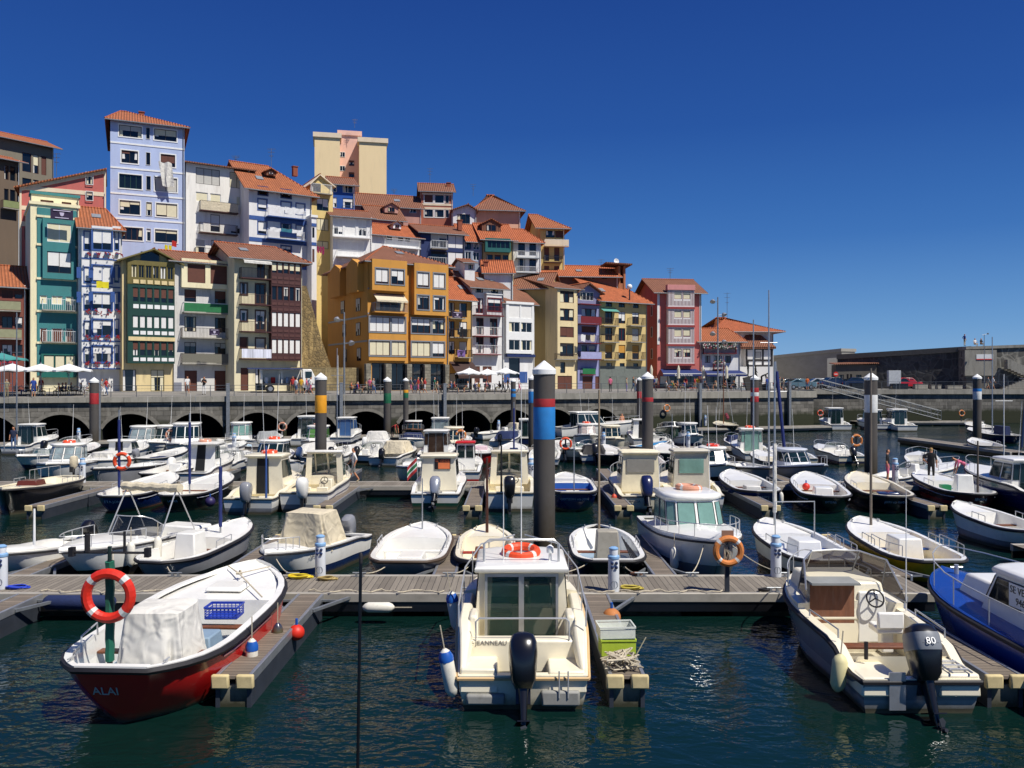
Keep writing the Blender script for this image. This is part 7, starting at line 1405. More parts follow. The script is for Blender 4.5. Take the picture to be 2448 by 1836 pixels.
# ---------------------------------------------------------------- people
SKIN = mat('skin', '#b9805f', .6, var=.06); HAIRS = [mat('dark_hair', '#1f1815', .8), mat('brown_hair', '#4a3020', .8), mat('grey_hair', '#8d8a86', .8), mat('fair_hair', '#9a7a4a', .8)]
CL = {k: mat('cloth_' + k, c, .9, var=.12, scale=8, bump=.2) for k, c in dict(white='#d9d8d4', black='#1a1a1d', blue='#23408c', red='#a82c2c', pink='#c4607c', yellow='#c79a2a', green='#1f6b52', grey='#80827f', khaki='#8c8468', denim='#46618a', navy='#1c2440', orange='#c7632a', beige='#b9a98a', lilac='#8f86b5', skin='#b9805f').items()}
BRONZE = mat('dark_bronze', '#2a2a24', .5, .6)
def body(pose):
    J = dict(pel=(0, 0, .93, .125), bel=(0, -.005, 1.08, .115), che=(0, .0, 1.28, .14), nec=(0, .01, 1.47, .056), hb=(0, -.015, 1.56, .078), hd=(0, -.012, 1.64, .094), ht=(0, 0, 1.71, .062), nose=(0, -.108, 1.605, .018))
    for s, q in ((1, 'r'), (-1, 'l')):
        J.update({'s' + q: (.17 * s, .01, 1.4, .062), 'e' + q: (.225 * s, .03, 1.13, .043), 'w' + q: (.24 * s, -.04, .89, .031), 'p' + q: (.245 * s, -.055, .82, .034), 'h' + q: (.09 * s, 0, .88, .09), 'k' + q: (.1 * s, -.015, .49, .056), 'a' + q: (.1 * s, .02, .085, .04), 't' + q: (.115 * s, -.13, .035, .036)})
    def mv(**k):
        for n, v in k.items(): J[n] = (*v, J[n][3])
    if pose in ('walk', 'walk2'):
        f = 1 if pose == 'walk' else -1
        mv(kr=(.1, -.14 * f, .5), ar=(.1, -.24 * f, .1 if f > 0 else .15), tr=(.11, -.38 * f if f > 0 else .1, .06), kl=(-.1, .02 * f, .5), al=(-.1, .26 * f, .15 if f > 0 else .1), tl=(-.11, .13 * f if f > 0 else -.42 + .0, .05), er=(.23, .12 * f, 1.14), wr=(.23, .02 * f, .92), pr=(.23, -.02 + .02 * f, .85), el=(-.23, -.1 * f, 1.14), wl=(-.23, -.22 * f, .95), pl=(-.23, -.27 * f, .89))
        if f < 0: mv(tr=(.11, .12, .05), tl=(-.11, -.4, .06), ar=(.1, .25, .14), al=(-.1, -.25, .09))
    if pose == 'phone': mv(er=(.24, -.03, 1.14), wr=(.1, -.26, 1.24), pr=(.06, -.3, 1.28), el=(-.24, -.02, 1.14), wl=(-.1, -.25, 1.17), pl=(-.05, -.29, 1.2))
    if pose == 'hips': mv(er=(.36, .08, 1.18), wr=(.19, -.03, 1.0), pr=(.15, -.07, .98))
    if pose in ('sit', 'sit2'):
        dz = -.46
        for n in J:
            x, y, z, r = J[n]
            if n[0] not in 'kat' or n == 'hb': J[n] = (x, y + .04, z + dz, r)
        mv(kr=(.12, -.4, .5), kl=(-.12, -.4, .5), ar=(.12, -.36, .09), al=(-.12, -.42, .09), tr=(.12, -.52, .04), tl=(-.12, -.57, .04), er=(.24, -.05, .7), wr=(.16, -.28, .72), pr=(.12, -.35, .72), el=(-.24, .0, .68), wl=(-.16, -.2, .58), pl=(-.13, -.28, .56))
        if pose == 'sit2': mv(wr=(.14, -.3, .86), pr=(.1, -.36, .92))
    if pose == 'bend':
        for n in ('bel', 'che', 'nec', 'hb', 'hd', 'ht', 'nose', 'sr', 'sl'):
            x, y, z, r = J[n]; k = z - .93; a = 1.15; J[n] = (x, y * math.cos(a) - k * math.sin(a), .93 + k * math.cos(a) - y * math.sin(a) * .5, r)
        mv(er=(.2, -.5, .84), wr=(.16, -.56, .58), pr=(.15, -.58, .5), el=(-.2, -.48, .84), wl=(-.16, -.54, .58), pl=(-.15, -.56, .5), kr=(.1, -.05, .48), kl=(-.1, -.03, .48))
    E = [('pel', 'bel'), ('bel', 'che'), ('che', 'nec'), ('nec', 'hb'), ('hb', 'hd'), ('hd', 'ht'), ('hb', 'nose')] + [e for q in 'rl' for e in (('che', 's' + q), ('s' + q, 'e' + q), ('e' + q, 'w' + q), ('w' + q, 'p' + q), ('pel', 'h' + q), ('h' + q, 'k' + q), ('k' + q, 'a' + q), ('a' + q, 't' + q))]
    names = list(J); me = bpy.data.meshes.new('skeleton'); me.from_pydata([J[n][:3] for n in names], [(names.index(a), names.index(b)) for a, b in E], [])
    o = bpy.data.objects.new('skeleton', me); col.objects.link(o); sk = o.modifiers.new('skin', 'SKIN'); sk.use_smooth_shade = True
    for i, n in enumerate(names):
        r = J[n][3]; k = 1.28 if n in ('che', 'pel', 'bel') else 1.0; me.skin_vertices[0].data[i].radius = (r * k, r * .82 if k > 1 else r); me.skin_vertices[0].data[i].use_root = n == 'pel'
    sb = o.modifiers.new('sub', 'SUBSURF'); sb.levels = 1; sb.render_levels = 1
    dg = bpy.context.evaluated_depsgraph_get(); out = bpy.data.meshes.new_from_object(o.evaluated_get(dg)); bpy.data.objects.remove(o)
    reg = {}
    for e in E:
        a = e[1][0] if e[1] not in ('pel', 'bel', 'che', 'nec', 'hb', 'hd', 'ht', 'nose') else e[1]
        reg[e] = {'bel': 2, 'che': 2, 'nec': 2, 'hb': 0, 'hd': 0, 'ht': 1, 'nose': 0, 's': 2, 'e': 2, 'w': 0, 'p': 0, 'h': 3, 'k': 3, 'a': 4, 't': 5}[a]
    hd = Vector(J['hd'][:3]); out.materials.clear()
    for _ in range(6): out.materials.append(SKIN)
    for p in out.polygons:
        c = p.center; best = None
        for e in E:
            a, b = Vector(J[e[0]][:3]), Vector(J[e[1]][:3]); ab = b - a; t = max(0, min(1, (c - a).dot(ab) / ab.length_squared)); d = (c - a - ab * t).length - (J[e[0]][3] * (1 - t) + J[e[1]][3] * t)
            if best is None or d < best[0]: best = (d, e, t)
        m_ = reg[best[1]]
        if best[1] in (('hb', 'hd'), ('hd', 'ht'), ('nec', 'hb')):
            up = Vector(J['ht'][:3]) - Vector(J['hb'][:3]); up.normalize(); fw = Vector(J['nose'][:3]) - hd; fw -= up * fw.dot(up); fw.normalize(); q = c - hd
            m_ = 1 if (q.dot(up) > .035 or q.dot(fw) < -.015) and best[1] != ('nec', 'hb') else 0
        p.material_index = m_; p.use_smooth = True
    bm = bmesh.new(); bm.from_mesh(out)      # fingers and eyes
    q = MB()
    for s in 'rl':
        w_, p_ = Vector(J['w' + s][:3]), Vector(J['p' + s][:3]); d = (p_ - w_).normalized(); sd = Vector((1, 0, 0)) if abs(d.x) < .7 else Vector((0, 0, 1)); sd = (sd - d * sd.dot(d)).normalized(); nn = d.cross(sd)
        for k in range(4): l = (.065, .075, .07, .055)[k]; b0 = p_ + sd * (-.024 + .016 * k) + d * .015; q.tube([b0, b0 + d * l * .55 + nn * .004, b0 + d * l * .9 + nn * .018], .009, 5, r1=.006)
        b0 = p_ + sd * .028 - d * .01; q.tube([b0, b0 + sd * .02 + d * .025, b0 + sd * .022 + d * .05], .01, 5, r1=.007)
    up = Vector(J['ht'][:3]) - Vector(J['hb'][:3]); up.normalize(); q.mi = 1
    for s in (1, -1): e_ = hd + (Vector(J['nose'][:3]) - hd).normalized() * .085 + up * .012 + Vector((.032 * s, 0, 0)); q.box(e_.x - .012, e_.x + .012, e_.y - .006, e_.y + .006, e_.z - .006, e_.z + .006)
    tm = bpy.data.meshes.new('t'); tm.from_pydata(q.v, [], q.f)
    for p, i in zip(tm.polygons, q.m): p.material_index = i
    bm.from_mesh(tm); bm.to_mesh(out); bm.free(); bpy.data.meshes.remove(tm); out.name = 'person_' + pose
    return out
BODY = {}
def person(label, loc, pose='stand', top='white', bot='denim', hair=0, face=0.0, h=1.0, legs='skin', group=None, name='person', cat='person', allm=None, sleeve=None):
    if pose not in BODY: BODY[pose] = body(pose)
    o = bpy.data.objects.new(name, BODY[pose]); col.objects.link(o); o.location = loc; o.rotation_euler = (0, 0, R(face)); o.scale = (h, h, h)
    for i, m in enumerate([SKIN, HAIRS[hair], CL[top], CL[bot], CL[bot] if legs == 'long' else CL[legs], CL['black'] if legs == 'long' else CL['beige']]):
        o.material_slots[i].link = 'OBJECT'; o.material_slots[i].material = allm or m
    return tag(o, label, cat, group)
def gz(p):
    v = Vector((p[0], p[1])) - QO; s = v.dot(QE); d = v.dot(QN); return qz(s) + (PZ - qz(s)) * max(0, min(1, (d - .55) / 8.45))
def gp(px, d): s = qs(px, d); p = qp(s, d); p.z = gz(p); return p
CHM = mat('terrace_chair', '#3a3d3e', .5, .3); TBM = mat('terrace_table', '#b7b9b8', .4, .3)
def chair(label, p, rz):
    t = thing('chair', label, 'chair', p, R(rz), 'terrace chairs'); MB().box(-.21, .21, -.21, .21, .42, .46).build('seat', CHM, t, bevel=.01); MB().box(-.21, .21, .19, .23, .5, .86).build('backrest', CHM, t)
    for x in (-.19, .19):
        for y in (-.19, .19): MB().tube([(x, y, 0), (x, y, .42 if y < 0 else .5)], .014, 4).build('leg', CHM, t)
def table(label, p):
    t = thing('table', label, 'table', p, 0, 'terrace tables'); MB().lathe([(.36, .72), (.36, .745)], 16).build('tabletop', TBM, t); MB().tube([(0, 0, .02), (0, 0, .72)], .03, 6).build('pedestal', CHM, t); MB().lathe([(.24, 0), (.22, .02)], 12).build('base', CHM, t)
PPL = [  # px, distance from the quay edge, pose, top, bottom, hair, face, legs, label
 (16, 1.2, 'stand', 'khaki', 'khaki', 2, 200, 'long', 'grey haired man in khaki standing at the rail by the parasols'), (80, 1.5, 'stand', 'blue', 'blue', 3, 20, 'skin', 'woman in a short blue dress beside the terrace rail'), (98, 4, 'stand', 'red', 'black', 0, 10, 'long', 'waiter in dark red standing under the white parasols'),
 (244, 2.0, 'walk', 'grey', 'white', 1, 80, 'long', 'woman with grey top walking past the red banded pile'), (254, 2.4, 'walk2', 'red', 'denim', 0, 260, 'long', 'man in red shirt walking past the red banded pile'), (448, 4.5, 'walk', 'white', 'grey', 0, 30, 'skin', 'woman in white top and shorts before the brown door'), (488, 3.0, 'phone', 'black', 'white', 0, 0, 'long', 'woman in white trousers and black jacket looking at her phone'),
 (708, 2.2, 'stand', 'white', 'denim', 0, 150, 'skin', 'man in white shirt and denim shorts at the food truck'), (720, 2.8, 'stand', 'yellow', 'khaki', 1, 190, 'skin', 'woman in a yellow top at the food truck'), (733, 2.2, 'walk', 'pink', 'white', 1, 90, 'skin', 'woman in pink top pushing past the food truck'), (743, 2.0, 'walk2', 'white', 'pink', 0, 90, 'skin', 'woman in white top and pink shorts by the food truck'), (700, 5.0, 'stand', 'red', 'black', 0, 0, 'long', 'vendor in red beside the food truck counter'),
 (884, 2.6, 'stand', 'pink', 'grey', 1, 170, 'long', 'woman in a pink cardigan before the arcade'), (893, 2.2, 'walk', 'grey', 'denim', 2, 60, 'long', 'man in grey shirt and jeans before the arcade'), (982, 2.4, 'walk', 'grey', 'pink', 1, 110, 'skin', 'girl in grey top and bright pink shorts in the walking group'), (992, 2.8, 'stand', 'navy', 'denim', 0, 200, 'long', 'man in navy at the back of the walking group'), (1000, 2.0, 'walk2', 'red', 'pink', 3, 90, 'skin', 'woman in red top in the middle of the walking group'),
 (1008, 2.9, 'walk', 'beige', 'black', 1, 100, 'skin', 'woman in beige in the walking group'), (1016, 2.3, 'walk2', 'red', 'white', 0, 80, 'skin', 'child in red and white in the walking group'), (1039, 2.4, 'walk', 'green', 'khaki', 2, 85, 'skin', 'man in a green shirt walking alone before the arcade'), (1203, 2.4, 'walk', 'grey', 'black', 0, 90, 'long', 'man in grey and black walking below the small parasols'), (1214, 2.7, 'walk2', 'black', 'black', 0, 270, 'long', 'man dressed in black walking below the small parasols'), (1241, 2.2, 'walk2', 'white', 'pink', 1, 270, 'long', 'woman in white and pink striding behind the blue banded thin pile'),
 (1459, 2.4, 'stand', 'pink', 'black', 0, 200, 'long', 'woman in pink with a backpack beside the yellow house'), (1498, 2.2, 'stand', 'beige', 'lilac', 1, 90, 'long', 'woman in a long pale skirt near the red banded piles'), (1514, 3.2, 'walk', 'black', 'denim', 0, 70, 'long', 'man in black pushing a pram near the red banded piles'), (1521, 2.6, 'stand', 'white', 'navy', 2, 250, 'long', 'man in white shirt near the red banded piles'), (1564, 2.0, 'walk', 'blue', 'navy', 1, 260, 'long', 'man in blue shirt strolling past the pink house'), (1568, 5, 'stand', 'grey', 'black', 0, 0, 'long', 'person in grey outside the pink house'),
 (1639, 6, 'stand', 'red', 'black', 1, 10, 'long', 'waitress in red among the bar tables'), (1661, 4, 'walk', 'red', 'khaki', 0, 240, 'skin', 'woman in red coral top walking past the bar'), (1668, 5.5, 'stand', 'yellow', 'denim', 2, 180, 'long', 'man in mustard standing near the bar tables'), (1834, 2.6, 'stand', 'blue', 'denim', 0, 200, 'long', 'man in bright blue by the bronze figures'), (1856, 3.2, 'walk', 'white', 'black', 1, 90, 'long', 'woman in white top near the parked cars'), (1864, 2.6, 'walk2', 'grey', 'beige', 0, 90, 'skin', 'man in grey and beige shorts near the parked cars'), (1873, 2.4, 'walk', 'beige', 'grey', 1, 250, 'skin', 'woman in beige near the parked cars'), (1930, 3.5, 'stand', 'orange', 'denim', 0, 170, 'skin', 'person in an orange top beside the grey hatchback')]
for px, d, pose, tp, bt, hr, fc, lg, lab in PPL: person(lab, gp(px, d), pose, tp, bt, hr, fc, rnd.uniform(.95, 1.05), lg)
SEAT = [(40, 3, 'left terrace under the white parasols'), (62, 4, 'left terrace beside the blue dress'), (118, 2.6, 'terrace below the second parasol'), (135, 3.4, 'terrace near the third parasol'), (172, 3, 'terrace edge beside the red banded pile'), (192, 3.6, 'terrace end near the faceted bay tower'), (838, 3, 'arcade terrace beside the street lamp'), (858, 3.6, 'arcade terrace by the first pillar'), (872, 2.8, 'arcade terrace by the second pillar'), (910, 3.2, 'arcade terrace with white chairs'), (1062, 4, 'arcade end by the ochre house'), (1102, 4, 'middle terrace under its first parasol'), (1128, 5, 'middle terrace under its second parasol'), (1152, 4, 'middle terrace beside the red door'), (1178, 5, 'middle terrace under its last parasol'), (1592, 5, 'bar terrace below the pink house'), (1606, 6, 'bar terrace by the closed parasol'), (1622, 5, 'bar terrace middle table'), (1650, 6.5, 'bar terrace back table'), (1698, 5, 'tavern terrace first table'), (1722, 6, 'tavern terrace by the lamp'), (1742, 5, 'tavern terrace by a closed parasol'), (1766, 6, 'tavern terrace last table')]
TOPS = list(CL)[:-1]
for i, (px, d, where) in enumerate(SEAT):
    c = gp(px, d); table('small round table on the ' + where, c)
    for k, a in enumerate((0, 180) if i % 3 else (0,)):
        v = Vector((QE.x, QE.y, 0)) * (.75 if k == 0 else -.75); p = c + v; p.z = gz(p); rz = math.degrees(QA) + (-90 if k == 0 else 90); tp = TOPS[(i * 5 + k * 3 + 1) % len(TOPS)]
        chair(('dark chair holding a %s clad guest on the ' % tp) + where, p, rz); person('seated guest in %s on the ' % tp + where, p + Vector((0, 0, .0)), 'sit' if (i + k) % 2 else 'sit2', tp, ('denim', 'black', 'khaki')[i % 3], (i + k) % 4, rz, 1, ('long', 'skin')[i % 2])
PHZ = PH + .002
def pon(px, D): p = at(px, D); p.z = PHZ; return p
person('man in white shirt and cap walking on the middle walkway', pon(846, 42.3), 'walk', 'white', 'grey', 0, -75, 1.02, 'skin'); person('woman in black top and pink shorts standing by a power pedestal', pon(2122, 42.3), 'stand', 'black', 'pink', 0, 60, .98, 'skin')
person('man dressed in black standing with hand on hip', pon(2226, 42.2), 'hips', 'black', 'black', 3, 150, 1.03, 'long'); person('woman in pink top and pale blue shorts bending over', pon(2312, 42.0), 'bend', 'pink', 'lilac', 1, -100, 1, 'skin')
person('man in dark blue standing on the third walkway beside the arches', pon(32, 63.2), 'stand', 'navy', 'denim', 0, 20, 1.0, 'long'); person('shirtless man standing on the walkway below the arches', pon(1487, 89), 'stand', 'skin', 'navy', 0, 10, 1.03, 'skin'); person('woman in dark red bending on the walkway below the arches', pon(938, 77.6), 'bend', 'red', 'black', 0, 60, 1, 'skin')
for px, k in ((1794, 0), (1812, 1), (1826, 2)):
    p = gp(px, 3.2); pl = thing('plinth', ('leaning steel plinth under the tallest bronze figure', 'leaning steel plinth under the middle bronze figure', 'leaning steel plinth under the crouching bronze figure')[k], 'plinth', p); MB().loft([[(-.5, -.3, 0), (.5, -.3, 0), (.5, .3, 0), (-.5, .3, 0)], [(-.9, -.3, 1.6 - k * .5), (.3, -.3, 1.9 - k * .5), (.3, .3, 1.9 - k * .5), (-.9, .3, 1.6 - k * .5)]]).build('slab', mat('rusty_plinth', '#3d3a36', .7, dirt=.3), pl)
    person(('tall dark bronze figure on a leaning plinth', 'middle dark bronze figure on a leaning plinth', 'crouching dark bronze figure on a leaning plinth')[k], p + Vector((-.3, 0, 1.72 - k * .5)), ('hips', 'walk', 'bend')[k], 'black', 'black', 0, 60, 1.15, 'long', name='statue', cat='statue', allm=BRONZE)

# ---------------------------------------------------------------- parasols, lamps, vehicles
def parasol(label, p, w_, z, m, closed=False, grp=None):
    t = thing('parasol', label, 'parasol', p, R(20), grp); MB().tube([(0, 0, 0), (0, 0, z + .15)], .035, 6).build('pole', ALU, t); MB().lathe([(.3, 0), (.28, .08), (.05, .1)], 12).build('base', CONC, t)
    if closed: MB().lathe([(.05, z - 1.55), (.2, z - 1.45), (.16, z - .9), (.2, z - .4), (.08, z), (.03, z + .12)], 9).build('canopy', m, t); return
    a = w_ / 2; q = MB(); n = 8; rim = [(a * math.cos(2 * math.pi * (i + .5) / n) * 1.08, a * math.sin(2 * math.pi * (i + .5) / n) * 1.08, z - .62) for i in range(n)]
    for i in range(n):
        r0, r1 = Vector(rim[i]), Vector(rim[(i + 1) % n]); tp = Vector((0, 0, z)); md = (r0 + r1) / 2 + Vector((0, 0, .07)); h0, h1 = r0.lerp(tp, .5) - Vector((0, 0, .05)), r1.lerp(tp, .5) - Vector((0, 0, .05)); q.poly(h0, h1, tp); q.poly(r0, md, h0); q.poly(md, r1, h1); q.poly(h0, md, h1); q.poly(r0, r0 - Vector((0, 0, .16)), md - Vector((0, 0, .12)), md); q.poly(md, md - Vector((0, 0, .12)), r1 - Vector((0, 0, .16)), r1)
    c = q.build('canopy', m, t); r_ = MB()
    for i in range(n): r_.tube([(0, 0, z - .9), tuple(Vector(rim[i]).lerp(Vector((0, 0, z)), .45) - Vector((0, 0, .08)))], .014, 4)
    r_.build('stay', ALU, t)
WP = mat('parasol_white', '#e2e2df', .85, var=.03)
for px, d, w_, z, l in ((30, 3, 3.9, 3.0, 'large white terrace parasol below the teal umbrella'), (98, 3, 3.9, 3.0, 'large white terrace parasol before the teal house'), (165, 3, 3.9, 3.0, 'large white terrace parasol before the faceted bay tower'), (1122, 5, 3.0, 2.7, 'smaller white parasol beside the brown awning'), (1165, 6, 3.0, 2.6, 'smaller white parasol before the slim white house'), (1208, 5.5, 3.0, 2.75, 'smaller white parasol before the blue based house')): parasol(l, gp(px, d), w_, z, WP)
parasol('large teal umbrella at the corner of the terrace', gp(4, 6), 4.2, 3.9, mat('parasol_teal', '#3f8a86', .85))
for px, d, l in ((1622, 5, 'closed cream parasol before the pink house bar'), (1681, 5, 'closed cream parasol between the two awnings'), (1737, 5, 'closed cream parasol before the tavern'), (1557, 6, 'closed cream parasol behind the red banded piles')): parasol(l, gp(px, d), 0, 3.0, mat('parasol_cream', '#cfc6ad', .85), True)
def lamp(label, p, h, heads):
    t = thing('street_lamp', label, 'street lamp', p, R(10)); MB().tube([(0, 0, 0), (0, 0, h)], .11, 8, r1=.075).build('pole', GALV, t)
    for z, sx in heads:
        M = frame_of((sx * .75, -.2, z), (0, 1, 0), (sx * .3, -.5, -.8)); q = MB(); q.lathe([(.3, .0), (.33, .03), (.27, -.16), (.12, -.34)], 14, M=M); q.tube([(0, 0, z), (sx * .62, -.12, z + .1)], .03, 5); q.build('lamp_head', ALU, t)
p = gp(823, 1.6); lamp('grey street lamp with two floodlight heads before the orange building', p, 8.4, ((7.6, -1), (5.2, 1))); p = gp(1716, 3); lamp('tall grey street lamp with four floodlights before the tavern', p, 11.4, ((10.8, -1), (9.2, 1), (6.9, -1), (5.9, 1)))
t = thing('flagpole', 'thin white pole on the quay beside the street lamp', 'pole', gp(808, 1.0)); MB().tube([(0, 0, 0), (0, 0, 4.0)], .04, 6, r1=.025).build('pole', FR['w'], t); MB().lathe([(.12, 0), (.1, .06)], 10).build('base', ALU, t)
TYRE = mat('tyre_rubber', '#17171a', .8)
def wheel(par, x, y, r): 
    M = Matrix.Translation((x, y, r)) @ Matrix.Rotation(R(90), 4, 'X'); w_ = MB().lathe([(r * .6, -.1), (r, -.08), (r, .08), (r * .6, .1)], 16, M=M).build('wheel', TYRE, par); MB().lathe([(r * .1, -.11), (r * .58, -.105), (r * .58, .105), (r * .1, .11)], 12, M=M).build('rim', ALU, w_)
def car(label, p, rz, m, k=1.0, grp='cars parked below the sea wall'):
    t = thing('parked_car', label, 'car', p, R(rz), grp); P = [(-2.0, .35), (-2.05, .75), (-1.95, 1.0), (-1.2, 1.05), (-.75, 1.42 * k), (.7, 1.46 * k), (1.75, 1.0), (2.0, .9), (2.02, .4)]
    q = MB(); L = []
    for y, s in ((-.84, .93), (-.8, 1), (.8, 1), (.84, .93)): L.append([(x * (1 if abs(y) < .82 else .985), y * (.86 if z > 1.1 else 1), z if z < 1.1 else z) for x, z in P])
    q.loft(L); q.build('body', m, t, bevel=.03)
    g = MB()
    for s in (1, -1): g.poly((-1.05, s * .843, 1.02), (1.35, s * .843, 1.02), (.66, s * .742, 1.38 * k), (-.72, s * .742, 1.36 * k))
    g.poly((-1.2, -.66, 1.1), (-1.2, .66, 1.1), (-.79, .6, 1.4 * k), (-.79, -.6, 1.4 * k)); g.poly((1.6, .66, 1.1), (1.6, -.66, 1.1), (.82, -.6, 1.43 * k), (.82, .6, 1.43 * k)); g.build('window', GLASS, t)
    for s in (1, -1):
        MB().box(-2.07, -2.03, s * .6 - .15, s * .6 + .15, .66, .8).build('headlight', FR['w'], t); MB().box(2.0, 2.05, s * .62 - .12, s * .62 + .12, .72, .9).build('tail_light', RED, t)
        for x in (-1.25, 1.25): wheel(t, x, s * .76, .31)
CP = [paint('car_' + n, c, rough=.25) for n, c in (('blue_grey', '#56707a'), ('black', '#15171b'), ('navy', '#1b2742'), ('silver', '#a9adb0'), ('white', '#dcdcda'), ('red', '#b3202a'))]
car('blue grey hatchback parked closest to the quay corner', (*at(1912, 117).xy, PZ), 186, CP[0])
for i, (px, D, m, l) in enumerate(((1885, 122, 1, 'black car behind the blue grey hatchback'), (1960, 124, 3, 'silver car under the no entry sign'), (1992, 121, 2, 'navy car beside the gangway head'), (2030, 123, 1, 'black car before the low hut'), (1975, 133, 4, 'white van roofed car in the back row'), (2048, 120, 2, 'navy estate car near the white banded pile'), (1925, 130, 1, 'dark car in the back row near the tavern'), (2010, 131, 2, 'dark blue car in the back row by the hut'))): car(l, (*at(px, D).xy, PZ + .01), 180 + rnd.uniform(-12, 12) + (0 if i % 2 else 6), CP[m], 1.0 + .06 * (i % 3))
car('red car half hidden by the grey notice box', (*at(2165, 121).xy, PZ + .01), 175, CP[5], 1.1)
p = gp(690, 6.2); t = thing('food_truck', 'small white truck with an open stall side and blue awning', 'truck', p, QA)
MB().box(-2.9, 1.3, -.9, .9, .75, .95).build('flatbed', mat('truck_chassis', '#2b2b2d', .6), t); MB().loft([[(1.35, -.9, .5), (2.75, -.9, .5), (2.75, .9, .5), (1.35, .9, .5)], [(1.35, -.9, 1.5), (2.7, -.9, 1.5), (2.7, .9, 1.5), (1.35, .9, 1.5)], [(1.35, -.85, 2.45), (2.25, -.85, 2.45), (2.25, .85, 2.45), (1.35, .85, 2.45)]]).build('cab', WHITE, t, bevel=.06); q = MB(); q.box(1.6, 2.3, -.905, -.885, 1.5, 2.2); q.build('cab_window', GLASS, t)
q = MB(); q.box(-2.9, 1.3, .82, .9, .952, 2.5); q.box(-2.9, -2.8, -.9, .81, .952, 2.5); q.box(-2.78, 1.3, -.9, .81, 2.44, 2.5); [q.box(x, x + .07, -.9, -.83, .952, 2.43) for x in (-2.78, -.8, 1.2)]; q.build('stall_frame', WHITE, t); q = MB(); q.poly((-4.2, -1.5, 2.42), (1.3, -1.5, 2.42), (1.3, -.9, 2.56), (-4.2, -.9, 2.56)); q.build('awning', NCANVAS, t)
for x, m, l in ((-2.3, WHITE, 0), (-1.6, CL['red'], 0), (-.2, ALU, 0), (.5, CL['red'], 0)): MB().lathe([(.22, .955), (.24, 1.5), (.2, 1.6)], 10, (x, -.3, 0)).build('goods_drum', m, t)
for x in (-1.9, 2.0): wheel(t, x, -.75, .4); wheel(t, x, .75, .4)

# ---------------------------------------------------------------- breakwater and car park side
def longwall(name, label, a, b, za, zb_, th, m, capm=None, z0=PZ - .4, cat='wall', caph=.5):
    d = Vector(b) - Vector(a); L = d.length; t = thing(name, label, cat, (*a, 0), math.atan2(d.y, d.x)); MB().loft([[(0, 0, z0), (0, th, z0), (0, th, za), (0, 0, za)], [(L, 0, z0), (L, th, z0), (L, th, zb_), (L, 0, zb_)]]).build('wall', m, t)
    if capm: MB().loft([[(-.1, -.2, za + .003), (-.1, th + .2, za + .003), (-.1, th + .2, za + caph), (-.1, -.2, za + caph)], [(L + .1, -.2, zb_ + .003), (L + .1, th + .2, zb_ + .003), (L + .1, th + .2, zb_ + caph), (L + .1, -.2, zb_ + caph)]]).build('coping', capm, t)
    return t, L
BWC = mat('breakwater_concrete', '#8d8a84', .9, var=.1, scale=.5, dirt=.3, stretch=.4); DST = stonemat('dark_seawall_stone', '#4a4947', '#5d5c58', 1.0, .5, rubble=True, var=.35); LST = stonemat('light_seawall_stone', '#6d6a62', '#a39f92', 1.3, .5, rubble=True, var=.35)
longwall('breakwater_wall', 'smooth grey concrete breakwater wall beyond the tavern', at(1790, 160).xy, at(2012, 140).xy, 9.6, 10.6, 3.0, BWC, mat('breakwater_cap', '#9b978e', .9, dirt=.2))
t, L = longwall('stepped_wall_end', 'pale stepped end of the breakwater wall', at(1978, 137).xy, at(2006, 136.5).xy, 9.4, 9.5, 1.0, mat('pale_concrete', '#b5b1a6', .9, dirt=.2))
longwall('sea_wall', 'dark rubble sea wall rising toward the stairs', at(2002, 132).xy, at(2320, 123).xy, 9.1, 10.0, 4.0, DST, mat('dark_coping', '#56544f', .9, var=.15, dirt=.3), caph=.75)
t, L = longwall('stair_wall', 'sea wall block with stone stairs and notice', at(2310, 121).xy, at(2600, 119).xy, 10.2, 10.7, 3.0, LST, CONC, caph=.4); t.name = 'stair_wall'
MB().box(-.3, 3.9, -.35, -.01, 6.5, 10.1).build('concrete_panel', CONC, t)
for zz, x0, dirn in ((4.6, 4.2, 1), (6.6, 9.5, -1)):
    q = MB()
    for k in range(11): x = x0 + dirn * k * .42; q.box(min(x, x + dirn * .44), max(x, x + dirn * .44), -1.5, -.37, PZ if zz < 5 else zz - 1.2 + k * .2, zz + .19 * (k + 1))
    q.build('stairs', CONC, t)
sg = MB().box(1.2, 3.4, -.40, -.36, 8.7, 9.5).build('notice_sign', FR['w'], t); MB().box(1.22, 3.38, -.412, -.402, 8.72, 8.86).build('red_strip', RED, sg)
t = thing('low_hut', 'low dark harbour hut with an orange tiled lean-to roof', 'hut', (*at(1998, 129).xy, PZ), R(-3)); W_ = 6.0; q = MB(); wall_holes(q, W_, 3.6, [(.5, 1.2, 1.4, 2.1), (1.6, 1.9, 1.3, 2.2), (2.1, 2.4, 1.3, 2.2), (3.0, 3.8, 1.4, 2.1), (4.4, 5.2, .02, 2.1)], 0, .2); q.poly((0, 0, 0), (0, 0, 3.6), (0, 2, 3.6), (0, 2, 0)); q.poly((W_, 0, 0), (W_, 2, 0), (W_, 2, 3.6), (W_, 0, 3.6)); q.build('wall', wallm('hut_wall', '#5a564f'), t)
q = MB(); q.loft([[(-.3, -.4, 3.6), (W_ + .3, -.4, 3.75), (W_ + .3, 2.2, 4.0), (-.3, 2.2, 3.85)], [(-.3, -.4, 3.72), (W_ + .3, -.4, 3.87), (W_ + .3, 2.2, 4.12), (-.3, 2.2, 3.97)]]); q.build('roof', TILEO, t)  # darker tile colour stands in for shade on this roof
for a, b_, c, d in ((.5, 1.2, 1.4, 2.1), (3.0, 3.8, 1.4, 2.1)): window(t, a, b_, c, d, 'k0w2', joined=True)
